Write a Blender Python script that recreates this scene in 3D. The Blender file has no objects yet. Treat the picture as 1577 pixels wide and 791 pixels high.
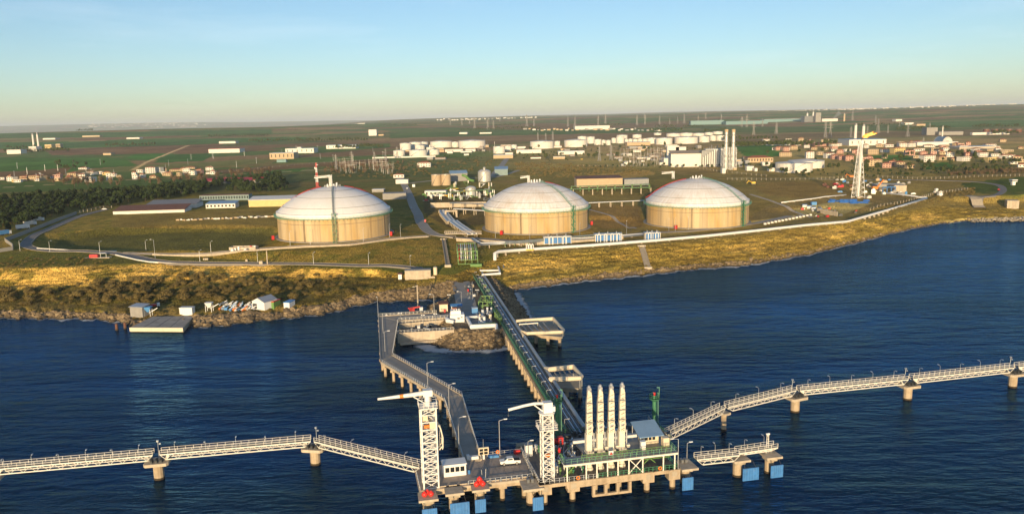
import bpy, math, random
import numpy as np
from mathutils import Vector, Matrix
random.seed(7)
rng = np.random.default_rng(7)
R = math.radians
PI = math.pi
sc = bpy.context.scene
col = sc.collection

# ---------------------------------------------------------------- camera
W, H = 1577.0, 791.0
F = 1226.6                     # focal length in photo pixels (28 mm equivalent)
CAMZ = 92.0
PITCH, ROLL = math.atan(213.0 / F), math.atan(0.0215)
cam_d = bpy.data.cameras.new('camera')
cam = bpy.data.objects.new('camera', cam_d)
col.objects.link(cam)
cam_d.sensor_width = 36.0
cam_d.lens = 36.0 * F / W
cam_d.clip_start = 1.0
cam_d.clip_end = 400000.0
CAMROT = Matrix.Rotation(R(90) - PITCH, 3, 'X') @ Matrix.Rotation(-ROLL, 3, 'Z')
cam.matrix_world = Matrix.Translation((0, 0, CAMZ)) @ CAMROT.to_4x4()
sc.camera = cam
sc.render.resolution_x, sc.render.resolution_y = 1024, 513

# ---------------------------------------------------------------- sky and sun
SUN_EL, SUN_AZ = R(7.0), R(6.2)      # light travels away from the camera, a little to +x
world = bpy.data.worlds.new('World')
sc.world = world
world.use_nodes = True
wn = world.node_tree
for n in list(wn.nodes):
    wn.nodes.remove(n)
sky = wn.nodes.new('ShaderNodeTexSky')
sky.sky_type = 'NISHITA'
sky.sun_disc = False
sky.sun_elevation = SUN_EL
sky.sun_rotation = PI + SUN_AZ       # sun stands behind the camera
sky.altitude = 50
sky.air_density = 0.8
sky.dust_density = 0.35
sky.ozone_density = 2.3
bg = wn.nodes.new('ShaderNodeBackground')
bg.inputs['Strength'].default_value = 0.135
wo = wn.nodes.new('ShaderNodeOutputWorld')
# thin cirrus streaks over the whole sky
tc = wn.nodes.new('ShaderNodeTexCoord')
mp = wn.nodes.new('ShaderNodeMapping')
mp.inputs['Scale'].default_value = (1.3, 3.0, 14.0)
mp.inputs['Rotation'].default_value = (0, R(9), R(20))
nz = wn.nodes.new('ShaderNodeTexNoise')
nz.inputs['Scale'].default_value = 1.6
nz.inputs['Detail'].default_value = 7
nz.inputs['Roughness'].default_value = 0.62
cr = wn.nodes.new('ShaderNodeMapRange')
cr.inputs[1].default_value = 0.5
cr.inputs[2].default_value = 0.8
cr.inputs[3].default_value = 0.0
cr.inputs[4].default_value = 0.14
mx = wn.nodes.new('ShaderNodeMix')
mx.data_type = 'RGBA'
mx.inputs['B'].default_value = (8, 8, 8, 1)
wn.links.new(tc.outputs['Generated'], mp.inputs['Vector'])
wn.links.new(mp.outputs['Vector'], nz.inputs['Vector'])
wn.links.new(nz.outputs['Fac'], cr.inputs[0])
wn.links.new(cr.outputs[0], mx.inputs['Factor'])
wn.links.new(sky.outputs['Color'], mx.inputs['A'])
wn.links.new(mx.outputs['Result'], bg.inputs['Color'])
wn.links.new(bg.outputs[0], wo.inputs['Surface'])

sun_d = bpy.data.lights.new('sun', 'SUN')
sun_d.energy = 5.0
sun_d.color = (1.0, 0.74, 0.42)
sun_d.angle = R(0.5)
sun = bpy.data.objects.new('sun', sun_d)
col.objects.link(sun)
SUNDIR = Vector((math.sin(SUN_AZ) * math.cos(SUN_EL), math.cos(SUN_AZ) * math.cos(SUN_EL), -math.sin(SUN_EL)))
sun.rotation_euler = SUNDIR.to_track_quat('-Z', 'Y').to_euler()
sun.location = (-60, -200, 250)

vs = sc.view_settings
vs.view_transform = 'Standard'
vs.look = 'None'
vs.exposure = 0.4
vs.gamma = 1.0
vs.use_curve_mapping = False
sc.render.engine = 'CYCLES'
sc.cycles.use_denoising = True
sc.cycles.max_bounces = 5
sc.cycles.diffuse_bounces = 2
sc.cycles.glossy_bounces = 2
sc.cycles.transmission_bounces = 2
sc.cycles.transparent_max_bounces = 6
sc.cycles.volume_bounces = 0
sc.cycles.sample_clamp_indirect = 4.0

# ---------------------------------------------------------------- pixel <-> place
CAMP = Vector((0, 0, CAMZ))
CI = CAMROT.transposed()
def ray(px, py):
    return CAMROT @ Vector(((px - W / 2) / F, -(py - H / 2) / F, -1.0))
def at(px, py, z=0.0):
    "the point at height z that the photo shows at that pixel"
    d = ray(px, py)
    k = (z - CAMZ) / d.z
    return CAMP + d * k
def atd(px, py, y):
    "the point at distance y (along the coast normal) at that pixel"
    d = ray(px, py)
    return CAMP + d * (y / d.y)
def proj(p):
    q = CI @ (Vector(p) - CAMP)
    return (W / 2 + F * q.x / -q.z, H / 2 - F * q.y / -q.z)
def proj_np(x, y, z):
    M = np.array(CI)
    q = M @ np.stack([x, y, z - CAMZ])
    return W / 2 + F * q[0] / -q[2], H / 2 - F * q[1] / -q[2]

# ---------------------------------------------------------------- materials
MATS = {}
def nodes_of(name):
    m = bpy.data.materials.new(name)
    m.use_nodes = True
    nt = m.node_tree
    return m, nt, nt.nodes['Principled BSDF']
def mat(name, c, rough=0.7, metal=0.0, var=0.12, scale=0.35, streak=0.0, rust=0.0, rustc=(0.16, 0.06, 0.025), bump=0.0):
    "painted / concrete / metal surface: colour varied by noise, vertical streaks, rust or dirt patches"
    m, nt, b = nodes_of(name)
    N, L = nt.nodes, nt.links
    geo = N.new('ShaderNodeNewGeometry')
    n1 = N.new('ShaderNodeTexNoise')
    n1.inputs['Scale'].default_value = scale
    n1.inputs['Detail'].default_value = 5
    n1.inputs['Roughness'].default_value = 0.65
    L.new(geo.outputs['Position'], n1.inputs['Vector'])
    r1 = N.new('ShaderNodeMapRange')
    r1.inputs[1].default_value = 0.25; r1.inputs[2].default_value = 0.75
    r1.inputs[3].default_value = 1 - var; r1.inputs[4].default_value = 1 + var
    L.new(n1.outputs['Fac'], r1.inputs[0])
    mul = N.new('ShaderNodeVectorMath'); mul.operation = 'SCALE'
    mul.inputs[0].default_value = c[:3]
    L.new(r1.outputs[0], mul.inputs['Scale'])
    out = mul.outputs[0]
    if streak > 0:
        mp_ = N.new('ShaderNodeMapping'); mp_.inputs['Scale'].default_value = (1, 1, 0.05)
        L.new(geo.outputs['Position'], mp_.inputs['Vector'])
        n2 = N.new('ShaderNodeTexNoise'); n2.inputs['Scale'].default_value = 0.9; n2.inputs['Detail'].default_value = 4
        L.new(mp_.outputs[0], n2.inputs['Vector'])
        r2 = N.new('ShaderNodeMapRange')
        r2.inputs[1].default_value = 0.45; r2.inputs[2].default_value = 0.8
        r2.inputs[3].default_value = 0.0; r2.inputs[4].default_value = streak
        L.new(n2.outputs['Fac'], r2.inputs[0])
        mm = N.new('ShaderNodeMix'); mm.data_type = 'RGBA'
        mm.inputs['B'].default_value = (c[0] * .42, c[1] * .36, c[2] * .3, 1)
        L.new(r2.outputs[0], mm.inputs['Factor']); L.new(out, mm.inputs['A'])
        out = mm.outputs['Result']
    if rust > 0:
        n3 = N.new('ShaderNodeTexNoise'); n3.inputs['Scale'].default_value = 0.8; n3.inputs['Detail'].default_value = 6
        n3.inputs['Roughness'].default_value = 0.7
        L.new(geo.outputs['Position'], n3.inputs['Vector'])
        r3 = N.new('ShaderNodeMapRange')
        r3.inputs[1].default_value = 0.56; r3.inputs[2].default_value = 0.72
        r3.inputs[3].default_value = 0.0; r3.inputs[4].default_value = rust
        L.new(n3.outputs['Fac'], r3.inputs[0])
        mm = N.new('ShaderNodeMix'); mm.data_type = 'RGBA'
        mm.inputs['B'].default_value = (*rustc, 1)
        L.new(r3.outputs[0], mm.inputs['Factor']); L.new(out, mm.inputs['A'])
        out = mm.outputs['Result']
    L.new(out, b.inputs['Base Color'])
    b.inputs['Roughness'].default_value = rough
    b.inputs['Metallic'].default_value = metal
    if bump > 0:
        bp = N.new('ShaderNodeBump'); bp.inputs['Strength'].default_value = 1; bp.inputs['Distance'].default_value = bump
        L.new(n1.outputs['Fac'], bp.inputs['Height']); L.new(bp.outputs[0], b.inputs['Normal'])
    MATS[name] = m
    return m

# ---------------------------------------------------------------- mesh building
class MB:
    def __init__(s):
        s.v, s.f = [], []
    def add(s, vs_, fs_):
        o = len(s.v)
        s.v.extend([tuple(p) for p in vs_])
        s.f.extend([tuple(i + o for i in f) for f in fs_])
        return s
    def box(s, c, size, rz=0.0, ax=None):
        "box standing on c (centre of its base); ax: direction of its local x in plan"
        if ax is not None:
            rz = math.atan2(ax[1], ax[0])
        hx, hy, hz_ = size[0] / 2, size[1] / 2, size[2]
        ca, sa = math.cos(rz), math.sin(rz)
        p = []
        for z in (0, hz_):
            for x, y in ((-hx, -hy), (hx, -hy), (hx, hy), (-hx, hy)):
                p.append((c[0] + x * ca - y * sa, c[1] + x * sa + y * ca, c[2] + z))
        return s.add(p, [(3, 2, 1, 0), (4, 5, 6, 7), (0, 1, 5, 4), (1, 2, 6, 5), (2, 3, 7, 6), (3, 0, 4, 7)])
    def beam(s, a, b, w, h=None, up=(0, 0, 1)):
        "rectangular bar from a to b, centred on the line"
        h = h or w
        a, b = Vector(a), Vector(b)
        d = (b - a)
        if d.length < 1e-6:
            return s
        d.normalize()
        u = Vector(up)
        if abs(d.dot(u)) > 0.99:
            u = Vector((0, 1, 0))
        sd = d.cross(u).normalized() * (w / 2)
        uu = sd.cross(d).normalized() * (h / 2)
        p = []
        for e in (a, b):
            p += [e - sd - uu, e + sd - uu, e + sd + uu, e - sd + uu]
        return s.add(p, [(3, 2, 1, 0), (4, 5, 6, 7), (0, 1, 5, 4), (1, 2, 6, 5), (2, 3, 7, 6), (3, 0, 4, 7)])
    def tube(s, a, b, r0, r1=None, n=8, cap=True):
        r1 = r0 if r1 is None else r1
        a, b = Vector(a), Vector(b)
        d = (b - a).normalized()
        u = Vector((0, 0, 1)) if abs(d.z) < 0.95 else Vector((1, 0, 0))
        e1 = d.cross(u).normalized(); e2 = d.cross(e1)
        p = []
        for e, r in ((a, r0), (b, r1)):
            for i in range(n):
                t = 2 * PI * i / n
                p.append(e + e1 * (r * math.cos(t)) + e2 * (r * math.sin(t)))
        fs = [(i, (i + 1) % n, n + (i + 1) % n, n + i) for i in range(n)]
        if cap:
            fs += [tuple(range(n))[::-1], tuple(range(n, 2 * n))]
        return s.add(p, fs)
    def path(s, pts, r, n=8):
        "pipe along a polyline with mitred joints"
        pts = [Vector(p) for p in pts]
        m = len(pts)
        rings = []
        for i in range(m):
            d0 = (pts[i] - pts[i - 1]).normalized() if i else None
            d1 = (pts[i + 1] - pts[i]).normalized() if i < m - 1 else None
            d = (d0 or d1) if (d0 is None or d1 is None) else (d0 + d1)
            if d.length < 1e-4:
                d = d0
            d = d.normalized()
            k = 1.0
            if d0 is not None and d1 is not None:
                k = min(1.6, 1 / max(0.5, d.dot(d0)))
            u = Vector((0, 0, 1)) if abs(d.z) < 0.9 else (Vector((0, 1, 0)) if abs(d.y) < .9 else Vector((1, 0, 0)))
            e1 = d.cross(u).normalized(); e2 = d.cross(e1)
            rings.append([pts[i] + (e1 * math.cos(2 * PI * j / n) + e2 * math.sin(2 * PI * j / n)) * r * (k if 0 < i < m - 1 else 1) for j in range(n)])
        # keep ring phase continuous
        for i in range(1, m):
            best = min(range(n), key=lambda q: sum((rings[i][(j + q) % n] - rings[i - 1][j] - (pts[i] - pts[i - 1])).length for j in range(0, n, 2)))
            rings[i] = [rings[i][(j + best) % n] for j in range(n)]
        p = [q for rg in rings for q in rg]
        fs = []
        for i in range(m - 1):
            for j in range(n):
                fs.append((i * n + j, i * n + (j + 1) % n, (i + 1) * n + (j + 1) % n, (i + 1) * n + j))
        fs += [tuple(range(n))[::-1], tuple(range((m - 1) * n, m * n))]
        return s.add(p, fs)
    def prism(s, poly, z0, z1):
        n = len(poly)
        area = sum(poly[i][0] * poly[(i + 1) % n][1] - poly[(i + 1) % n][0] * poly[i][1] for i in range(n))
        if area < 0:
            poly = poly[::-1]
        za = (lambda p: z0(p)) if callable(z0) else (lambda p: z0)
        zb = (lambda p: z1(p)) if callable(z1) else (lambda p: z1)
        p = [(q[0], q[1], za(q)) for q in poly] + [(q[0], q[1], zb(q)) for q in poly]
        fs = [tuple(range(n))[::-1], tuple(range(n, 2 * n))]
        fs += [(i, (i + 1) % n, n + (i + 1) % n, n + i) for i in range(n)]
        return s.add(p, fs)
    def lathe(s, c, prof, n=24, a0=0.0, a1=2 * PI):
        full = abs(a1 - a0 - 2 * PI) < 1e-6
        k = n if full else n + 1
        p = []
        for r, z in prof:
            for i in range(k):
                t = a0 + (a1 - a0) * i / n
                p.append((c[0] + r * math.cos(t), c[1] + r * math.sin(t), c[2] + z))
        fs = []
        for j in range(len(prof) - 1):
            for i in range(n):
                i2 = (i + 1) % k
                fs.append((j * k + i, j * k + i2, (j + 1) * k + i2, (j + 1) * k + i))
        return s.add(p, fs)
    def gable(s, c, size, hroof, rz=0.0, over=0.4, th=0.25):
        "pitched roof slab pair over a box of size (x along ridge, y) whose eaves are at c.z"
        ca, sa = math.cos(rz), math.sin(rz)
        hx, hy = size[0] / 2 + over, size[1] / 2 + over
        def w(x, y, z):
            return (c[0] + x * ca - y * sa, c[1] + x * sa + y * ca, c[2] + z)
        p = [w(-hx, -hy, 0), w(hx, -hy, 0), w(hx, 0, hroof), w(-hx, 0, hroof), w(hx, hy, 0), w(-hx, hy, 0)]
        q = [w(-hx, -hy, -th), w(hx, -hy, -th), w(hx, 0, hroof - th), w(-hx, 0, hroof - th), w(hx, hy, -th), w(-hx, hy, -th)]
        return s.add(p + q, [(0, 1, 2, 3), (3, 2, 4, 5), (9, 8, 7, 6), (11, 10, 8, 9), (0, 6, 7, 1), (5, 4, 10, 11), (1, 7, 8, 2), (2, 8, 10, 4), (0, 3, 9, 6), (3, 5, 11, 9)])
    def mesh(s, name, m=None, off=(0, 0, 0), smooth=False):
        me = bpy.data.meshes.new(name)
        ox, oy, oz = off
        me.from_pydata([(a - ox, b - oy, c - oz) for a, b, c in s.v], [], s.f)
        if m is not None:
            me.materials.append(MATS[m] if isinstance(m, str) else m)
        if smooth:
            me.polygons.foreach_set('use_smooth', [True] * len(me.polygons))
        me.update()
        return me

def obj(name, me, parent=None, loc=(0, 0, 0), rz=0.0):
    o = bpy.data.objects.new(name, me)
    col.objects.link(o)
    o.location = loc
    o.rotation_euler = (0, 0, rz)
    if parent is not None:
        o.parent = parent
    return o
def tag(o, label, cat, group=None, kind=None):
    o['label'] = label
    if cat:
        o['category'] = cat
    if group:
        o['group'] = group
    if kind:
        o['kind'] = kind
    return o
class Thing:
    "an Empty at the thing's base; parts are given in world coordinates"
    def __init__(s, name, label, cat, loc, group=None):
        s.e = bpy.data.objects.new(name, None)
        col.objects.link(s.e)
        s.e.empty_display_size = 1.0
        s.loc = tuple(loc)
        s.e.location = s.loc
        tag(s.e, label, cat, group)
    def part(s, name, mb, m, parent=None, smooth=False, label=None, kind=None):
        if not mb.v:
            return None
        o = obj(name, mb.mesh(name, m, s.loc, smooth), parent or s.e)
        if label:
            o['label'] = label
        if kind:
            o['kind'] = kind
        return o
    def inst(s, name, me, loc, rz=0.0, parent=None):
        "a shared-mesh part at a world place"
        return obj(name, me, parent or s.e, tuple(loc[i] - s.loc[i] for i in range(3)), rz)
def copy_tree(o, parent=None):
    c = o.copy()
    col.objects.link(c)
    c.parent = parent
    for ch in o.children:
        copy_tree(ch, c)
    return c
def structure(name, mb, m, smooth=False):
    o = obj(name, mb.mesh(name, m, (0, 0, 0), smooth))
    o['kind'] = 'structure'
    return o
def lerp(a, b, t):
    return Vector(a) * (1 - t) + Vector(b) * t
def V(*a):
    return Vector(a)

# ---------------------------------------------------------------- terrain: lines that follow the coast
# each line: (photo x, photo y, height); water line, rock top, cliff foot, cliff top, road front, road back, bank top
LINES = [
 [(-300,486,0),(0,488,0),(100,489,0),(150,490,0),(185,494,0),(205,499,0),(300,501,0),(350,499,0),(400,491,0),(450,487,0),(500,482,0),(540,471,0),(580,463,0),(640,461,0),(700,459,0),(775,452,0),(800,444,0),(850,438,0),(900,432,0),(1000,422,0),(1080,413,0),(1150,408,0),(1250,391,0),(1330,371,0),(1400,353,0),(1450,344,0),(1500,339,0),(1577,336,0),(1800,327,0)],
 [(-300,476,2),(0,477,2.2),(100,477,2.2),(185,480,2.5),(205,481,2.6),(300,481,2.6),(350,478,2.8),(400,476,2.8),(450,472,3),(500,465,3),(540,455,3.4),(580,447,4),(640,436,5),(700,433,5.5),(775,441,2.4),(800,434,2.4),(850,427,2.6),(900,421,2.6),(1000,411,2.6),(1080,403,2.6),(1150,398,2.6),(1250,383,2.4),(1330,364,2.2),(1400,348,2),(1450,340.5,1.6),(1500,336,1.5),(1577,333,1.5),(1800,324,1.5)],
 [(-300,441,6),(0,440,6),(100,439,6.2),(200,436,6.6),(300,432,6.6),(400,430,6.2),(500,428,6),(560,426,6.4),(600,426,6.6),(640,428,6.8),(700,428,6.8),(775,420,5.5),(800,416,5),(850,411,5),(900,407,5),(1000,398,5.4),(1080,391,5.4),(1150,386,5.4),(1250,373,5.2),(1330,355,5),(1400,340,4.5),(1450,334,3.5),(1500,331,3),(1577,328,3),(1800,320,3)],
 [(-300,414,14.5),(0,413,14.6),(100,411,14.6),(200,406,13.8),(300,404,12.6),(400,407,11.5),(500,412,11),(580,414,10.6),(600,418,9.6),(640,424,7.4),(700,423,7.6),(775,393,10.5),(800,392,10.8),(850,387,11),(900,384,11.3),(1000,376.5,11.5),(1080,369,11.5),(1150,362,11.5),(1250,349,11.3),(1330,336,11),(1400,323,10.5),(1450,316,9),(1500,322,5),(1577,320,5),(1800,314,5)],
 [(-300,398,16),(0,393,16),(50,391,16),(100,391,15.6),(200,393,14.2),(300,401,12.8),(400,406,11.6),(500,408.5,11.2),(580,411,10.9),(640,418,8.2),(700,414,8.6),(775,389,10.9),(800,388,11.1),(850,384,11.3),(900,381,11.5),(1000,374,11.7),(1080,367,11.7),(1150,360,11.7),(1250,347,11.5),(1330,334,11.3),(1400,321,11),(1450,313,10),(1500,318,6),(1577,316,6),(1800,310,6)],
 [(-300,394,16.2),(0,389,16.2),(50,386,16.2),(100,385,15.9),(200,388,14.5),(300,396,13),(400,402,11.8),(500,404.5,11.4),(580,407,11.1),(640,412,8.6),(680,409,9),(700,408,9.2),(775,386,11.2),(800,385,11.3),(850,381,11.4),(900,378,11.6),(1000,371,11.8),(1080,364,11.8),(1150,357,11.8),(1250,344,11.6),(1330,331,11.5),(1400,318,11.5),(1450,309,11.5),(1500,311,9),(1577,308,9),(1800,303,9)],
 [(-300,384,16.6),(0,380,16.6),(50,376,16.6),(100,374,16.2),(200,377,15.8),(300,386,15.3),(400,388,15.4),(440,386,15.6),(500,385,15.7),(560,379,15.7),(620,370,15.4),(680,366,14),(700,366,13),(775,377,11.6),(800,376,11.5),(850,372,11.5),(900,369,11.7),(1000,364,11.9),(1080,357,11.9),(1150,350,12),(1250,338,12),(1330,325,12),(1400,313,12.5),(1450,303,14),(1500,303,14),(1577,300,14),(1800,296,14)],
]
_LT = []
for ln in LINES:
    P = [at(*p) for p in ln]
    _LT.append((np.array([p.x / p.y for p in P]), np.array([p.y for p in P]), np.array([p.z for p in P])))
def wob(t):
    return 1.6 * np.sin(t * 210 + 1) + 1.1 * np.sin(t * 470 + 2.2) + .7 * np.sin(t * 930)
def coast_y(t, k=0):
    return np.interp(t, _LT[k][0], _LT[k][1]) + (wob(t) if k == 0 else 0)
def far_height(x, y):
    t = x / y
    z = np.interp(y, [0, 620, 700, 900, 1200, 1700, 2500, 3600, 5200, 7500, 11000, 18000, 26000, 40000],
                  [13, 13.5, 15, 18, 20, 24, 32, 44, 66, 92, 104, 112, 150, 100])
    # the land falls away towards the sea on one side, rises on the other
    k = np.clip((t + 0.42) / 0.3, 0, 1)
    zl = np.interp(y, [0, 620, 700, 900, 1200, 1700, 2500, 3600, 4600, 5600, 6600, 17000, 21000, 26000, 40000],
                   [15, 16, 17, 18.5, 20, 24, 33, 48, 66, 58, -30, -30, 40, 190, 120])
    k = k * k * (3 - 2 * k)
    z = z * k + zl * (1 - k)
    kr = np.clip((t - 0.15) / 0.5, 0, 1) * np.clip((y - 2500) / 4000, 0, 1)
    z = z + kr * 22
    s = np.clip((y - 700) / 3000, 0, 1)
    und = (np.sin(x / 310 + 1.3) * np.sin(y / 520 + .4) * 3.2 + np.sin(x / 780 + y / 1300) * 7 + np.sin(x / 1900 - y / 900 + 2) * 6)
    s2 = np.clip((y - 9000) / 9000, 0, 1)
    und2 = np.sin(x / 2300 + .6) * 18 + np.sin(x / 900 + 2.2) * 9 + np.sin(x / 4100) * 14
    return z + s * und * 0.8 + s2 * und2
# level pads and ramps: (x, y, radius, z)
PADS = []
HOLLOWS = [(-246, 556, 105, 62, 4.2), (66, 600, 36, 40, 2.5), (262, 640, 60, 40, 2.0), (-60, 640, 30, 40, 2.0)]
def height(x, y):
    x = np.asarray(x, float); y = np.asarray(y, float)
    t = x / y
    n = len(_LT)
    ys = [np.interp(t, a[0], a[1]) for a in _LT]
    ys[0] = ys[0] + wob(t)
    ys[1] = ys[1] + wob(t * 1.3 + .4)
    zs = [np.interp(t, a[0], a[2]) for a in _LT]
    z = np.full(x.shape, -4.0)
    k = np.full(x.shape, -1.0)
    w = np.clip((y - (ys[0] - 12)) / 12, 0, 1)
    z = -4 + 4 * w
    k = -1 + w
    for i in range(n - 1):
        w = (y - ys[i]) / np.maximum(ys[i + 1] - ys[i], 0.3)
        m = (w > 0)
        wc = np.clip(w, 0, 1)
        z = np.where(m, zs[i] * (1 - wc) + zs[i + 1] * wc, z)
        k = np.where(m, i + wc, k)
    w = (y - ys[-1]) / 150.0
    m = w > 0
    wc = np.clip(w, 0, 1)
    wc = wc * wc * (3 - 2 * wc)
    zf = far_height(x, y)
    z = np.where(m, zs[-1] * (1 - wc) + zf * wc, z)
    k = np.where(m, n - 1 + wc, k)
    for (bx, by, rx, ry, dp) in HOLLOWS:
        q = np.clip((1 - np.hypot((x - bx) / rx, (y - by) / ry)) / .3, 0, 1)
        z = z - dp * q * q * (3 - 2 * q)
    for (px, py, r, pz) in PADS:
        d = np.hypot(x - px, y - py)
        q = np.clip((r + 9 - d) / 9, 0, 1)
        q = q * q * (3 - 2 * q)
        z = z * (1 - q) + pz * q
    return z, k
def gh(x, y):
    return float(height(np.array([x]), np.array([y]))[0][0])
def atg(px, py, lift=0.0):
    "where the view through a photo pixel meets the land"
    d = ray(px, py)
    s = np.concatenate([np.linspace(330, 900, 1500), np.geomspace(900, 30000, 2500)]) / d.y
    x, y, z = d.x * s, d.y * s, CAMZ + d.z * s
    g = height(x, y)[0]
    i = int(np.argmax(z <= g))
    if z[i] > g[i]:
        i = len(s) - 1
    if i > 0:
        a = (z[i - 1] - g[i - 1]); b = (g[i] - z[i])
        q = a / (a + b) if a + b > 0 else 1
        k = s[i - 1] + (s[i] - s[i - 1]) * q
    else:
        k = s[0]
    p = CAMP + d * float(k)
    return Vector((p.x, p.y, gh(p.x, p.y) + lift))
def in_poly(px, py, poly):
    c = np.zeros(px.shape, bool)
    n = len(poly)
    for i in range(n):
        x1, y1 = poly[i]; x2, y2 = poly[(i + 1) % n]
        if y1 == y2:
            continue
        c ^= ((y1 > py) != (y2 > py)) & (px < (x2 - x1) * (py - y1) / (y2 - y1) + x1)
    return c
def vnoise(x, y, s, seed=0):
    "smooth value noise, numpy"
    x = x / s; y = y / s
    xi = np.floor(x).astype(np.int64); yi = np.floor(y).astype(np.int64)
    fx = x - xi; fy = y - yi
    fx = fx * fx * (3 - 2 * fx); fy = fy * fy * (3 - 2 * fy)
    def hsh(a, b):
        v = np.sin(a * 127.1 + b * 311.7 + seed * 74.7) * 43758.5453
        return v - np.floor(v)
    return (hsh(xi, yi) * (1 - fx) + hsh(xi + 1, yi) * fx) * (1 - fy) + (hsh(xi, yi + 1) * (1 - fx) + hsh(xi + 1, yi + 1) * fx) * fy
def fbm(x, y, s, seed=0, o=4):
    r = 0; a = 1; w = 0
    for i in range(o):
        r = r + a * vnoise(x, y, s / 2 ** i, seed + i * 3); w += a; a *= .55
    return r / w

# tanks stand on level pads
TD = 75.0
TANKS = []
for (pl, pr, pf) in ((430.0, 604.3, 373.0), (746.4, 906.0, 361.0), (993.4, 1151.5, 352.3)):
    pc = (pl + pr) / 2
    tt = (pc - W / 2) / F
    cth = 1 / math.sqrt(1 + tt * tt)
    D = F * TD / (pr - pl) / cth
    fr = atd(pc, pf, D - TD / 2)
    c = atd(pc, pf, D)
    TANKS.append((c.x, D, fr.z))
    PADS.append((c.x, D, TD / 2 + 4, fr.z - .05))

# ---------------------------------------------------------------- ground sheet (fan-shaped grid, finer near the coast)
def fan_rows():
    r = [330, 342, 350]
    y = 355.0
    while y < 520: r.append(y); y += 0.9
    while y < 720: r.append(y); y += 1.8
    while y < 34000: r.append(y); y *= 1.0125
    return np.array(r)
def fan_cols(n, tmax=0.80, out=(1.0, 1.3, 1.8)):
    c = np.linspace(-tmax, tmax, n)
    return np.concatenate([-np.array(out)[::-1], c, np.array(out)])
def grid_mesh(name, X, Y, Z, m, cols=None, masks=None, smooth=True):
    nr, nc = X.shape
    me = bpy.data.meshes.new(name)
    me.vertices.add(nr * nc)
    co = np.stack([X, Y, Z], -1).reshape(-1).astype(np.float32)
    me.vertices.foreach_set('co', co)
    i = np.arange(nr * nc).reshape(nr, nc)
    q = np.stack([i[:-1, :-1], i[:-1, 1:], i[1:, 1:], i[1:, :-1]], -1).reshape(-1, 4)
    nf = len(q)
    me.loops.add(nf * 4)
    me.loops.foreach_set('vertex_index', q.reshape(-1).astype(np.int32))
    me.polygons.add(nf)
    me.polygons.foreach_set('loop_start', np.arange(0, nf * 4, 4, dtype=np.int32))
    me.polygons.foreach_set('loop_total', np.full(nf, 4, dtype=np.int32))
    me.polygons.foreach_set('use_smooth', np.full(nf, smooth, dtype=bool))
    me.update()
    if cols is not None:
        a = me.color_attributes.new('cover', 'FLOAT_COLOR', 'POINT')
        a.data.foreach_set('color', np.concatenate([cols.reshape(-1, 3), np.ones((nr * nc, 1))], 1).reshape(-1).astype(np.float32))
    for k, v in (masks or {}).items():
        a = me.attributes.new(k, 'FLOAT', 'POINT')
        a.data.foreach_set('value', v.reshape(-1).astype(np.float32))
    me.materials.append(m)
    me.update()
    return me

ys = fan_rows()
ts = fan_cols(540)
GX = ts[None, :] * ys[:, None]
GY = np.repeat(ys[:, None], len(ts), 1)
GZ, GK = height(GX.ravel(), GY.ravel())
GZ = GZ.reshape(GX.shape); GK = GK.reshape(GX.shape)
tt = GX / GY
right = tt > (at(775, 420, 6).x / at(775, 420, 6).y)
# relief: rough rock and cliff ledges, tufted slopes
n1 = fbm(GX, GY, 9, 1); n2 = fbm(GX, GY, 26, 5); n3 = fbm(GX, GY * 2.5, 5, 9)
amp = np.interp(GK, [-1, 0, .6, 1, 1.9, 2.1, 2.9, 3.1, 3.6, 5, 6, 7], [0, .2, .9, 1.0, 1.3, 1.6, 1.2, .5, .15, .1, .25, .35])
padm = np.zeros(GX.shape)
for (px, py, r, pz) in PADS:
    padm = np.maximum(padm, np.clip((r + 9 - np.hypot(GX - px, GY - py)) / 6, 0, 1))
nearm = np.clip((900 - GY) / 250, 0, 1)
GZ = GZ + (n1 - .5) * amp * 1.5 * (1 - padm) * nearm + (n3 - .5) * np.where((GK > 1.9) & (GK < 3), 1.6, 0)
GZ = GZ + np.where(right, .34, .22) * np.sin(GZ * 3.7 + n2 * 7) * np.clip((GK - .7) / .3, 0, 1) * np.clip((3.0 - GK) / .4, 0, 1)
PX, PY = proj_np(GX.ravel(), GY.ravel(), GZ.ravel())
PX = PX.reshape(GX.shape); PY = PY.reshape(GX.shape)

def C(r, g, b):
    return np.array([r, g, b])
COL = np.zeros(GX.shape + (3,))
big = fbm(GX, GY, 60, 21)[..., None]
fine = fbm(GX, GY, 7, 31)[..., None]
olive = C(.155, .125, .042); green = C(.075, .092, .026); straw = C(.235, .168, .062); brown = C(.13, .09, .045)
grass = olive * (1 - big) + straw * big
grass = np.where(fine > .56, grass * .4 + green * .6, grass)
COL[:] = grass
# farmland: cells of crops and ploughed soil beyond the works
ca, sa = math.cos(.35), math.sin(.35)
U = (GX * ca + GY * sa) / 330; Vv = (-GX * sa + GY * ca) / 210
U = U + (vnoise(GX, GY, 900, 3) - .5) * 1.2; Vv = Vv + (vnoise(GX, GY, 700, 8) - .5) * 1.2
bi = np.floor(U); bj = np.floor(Vv)
best = np.full(GX.shape, 9e9); cid = np.zeros(GX.shape); edge = np.full(GX.shape, 9e9)
def h2(a, b, s):
    v = np.sin(a * 127.1 + b * 311.7 + s * 17.3) * 43758.5453
    return v - np.floor(v)
for di in (-1, 0, 1):
    for dj in (-1, 0, 1):
        a = bi + di; b = bj + dj
        cx = a + .15 + .7 * h2(a, b, 1); cy = b + .15 + .7 * h2(a, b, 2)
        d = np.maximum(np.abs(U - cx), np.abs(Vv - cy))
        m = d < best
        edge = np.where(m, best - d, np.minimum(edge, d - best))
        cid = np.where(m, h2(a, b, 3), cid)
        best = np.where(m, d, best)
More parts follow.
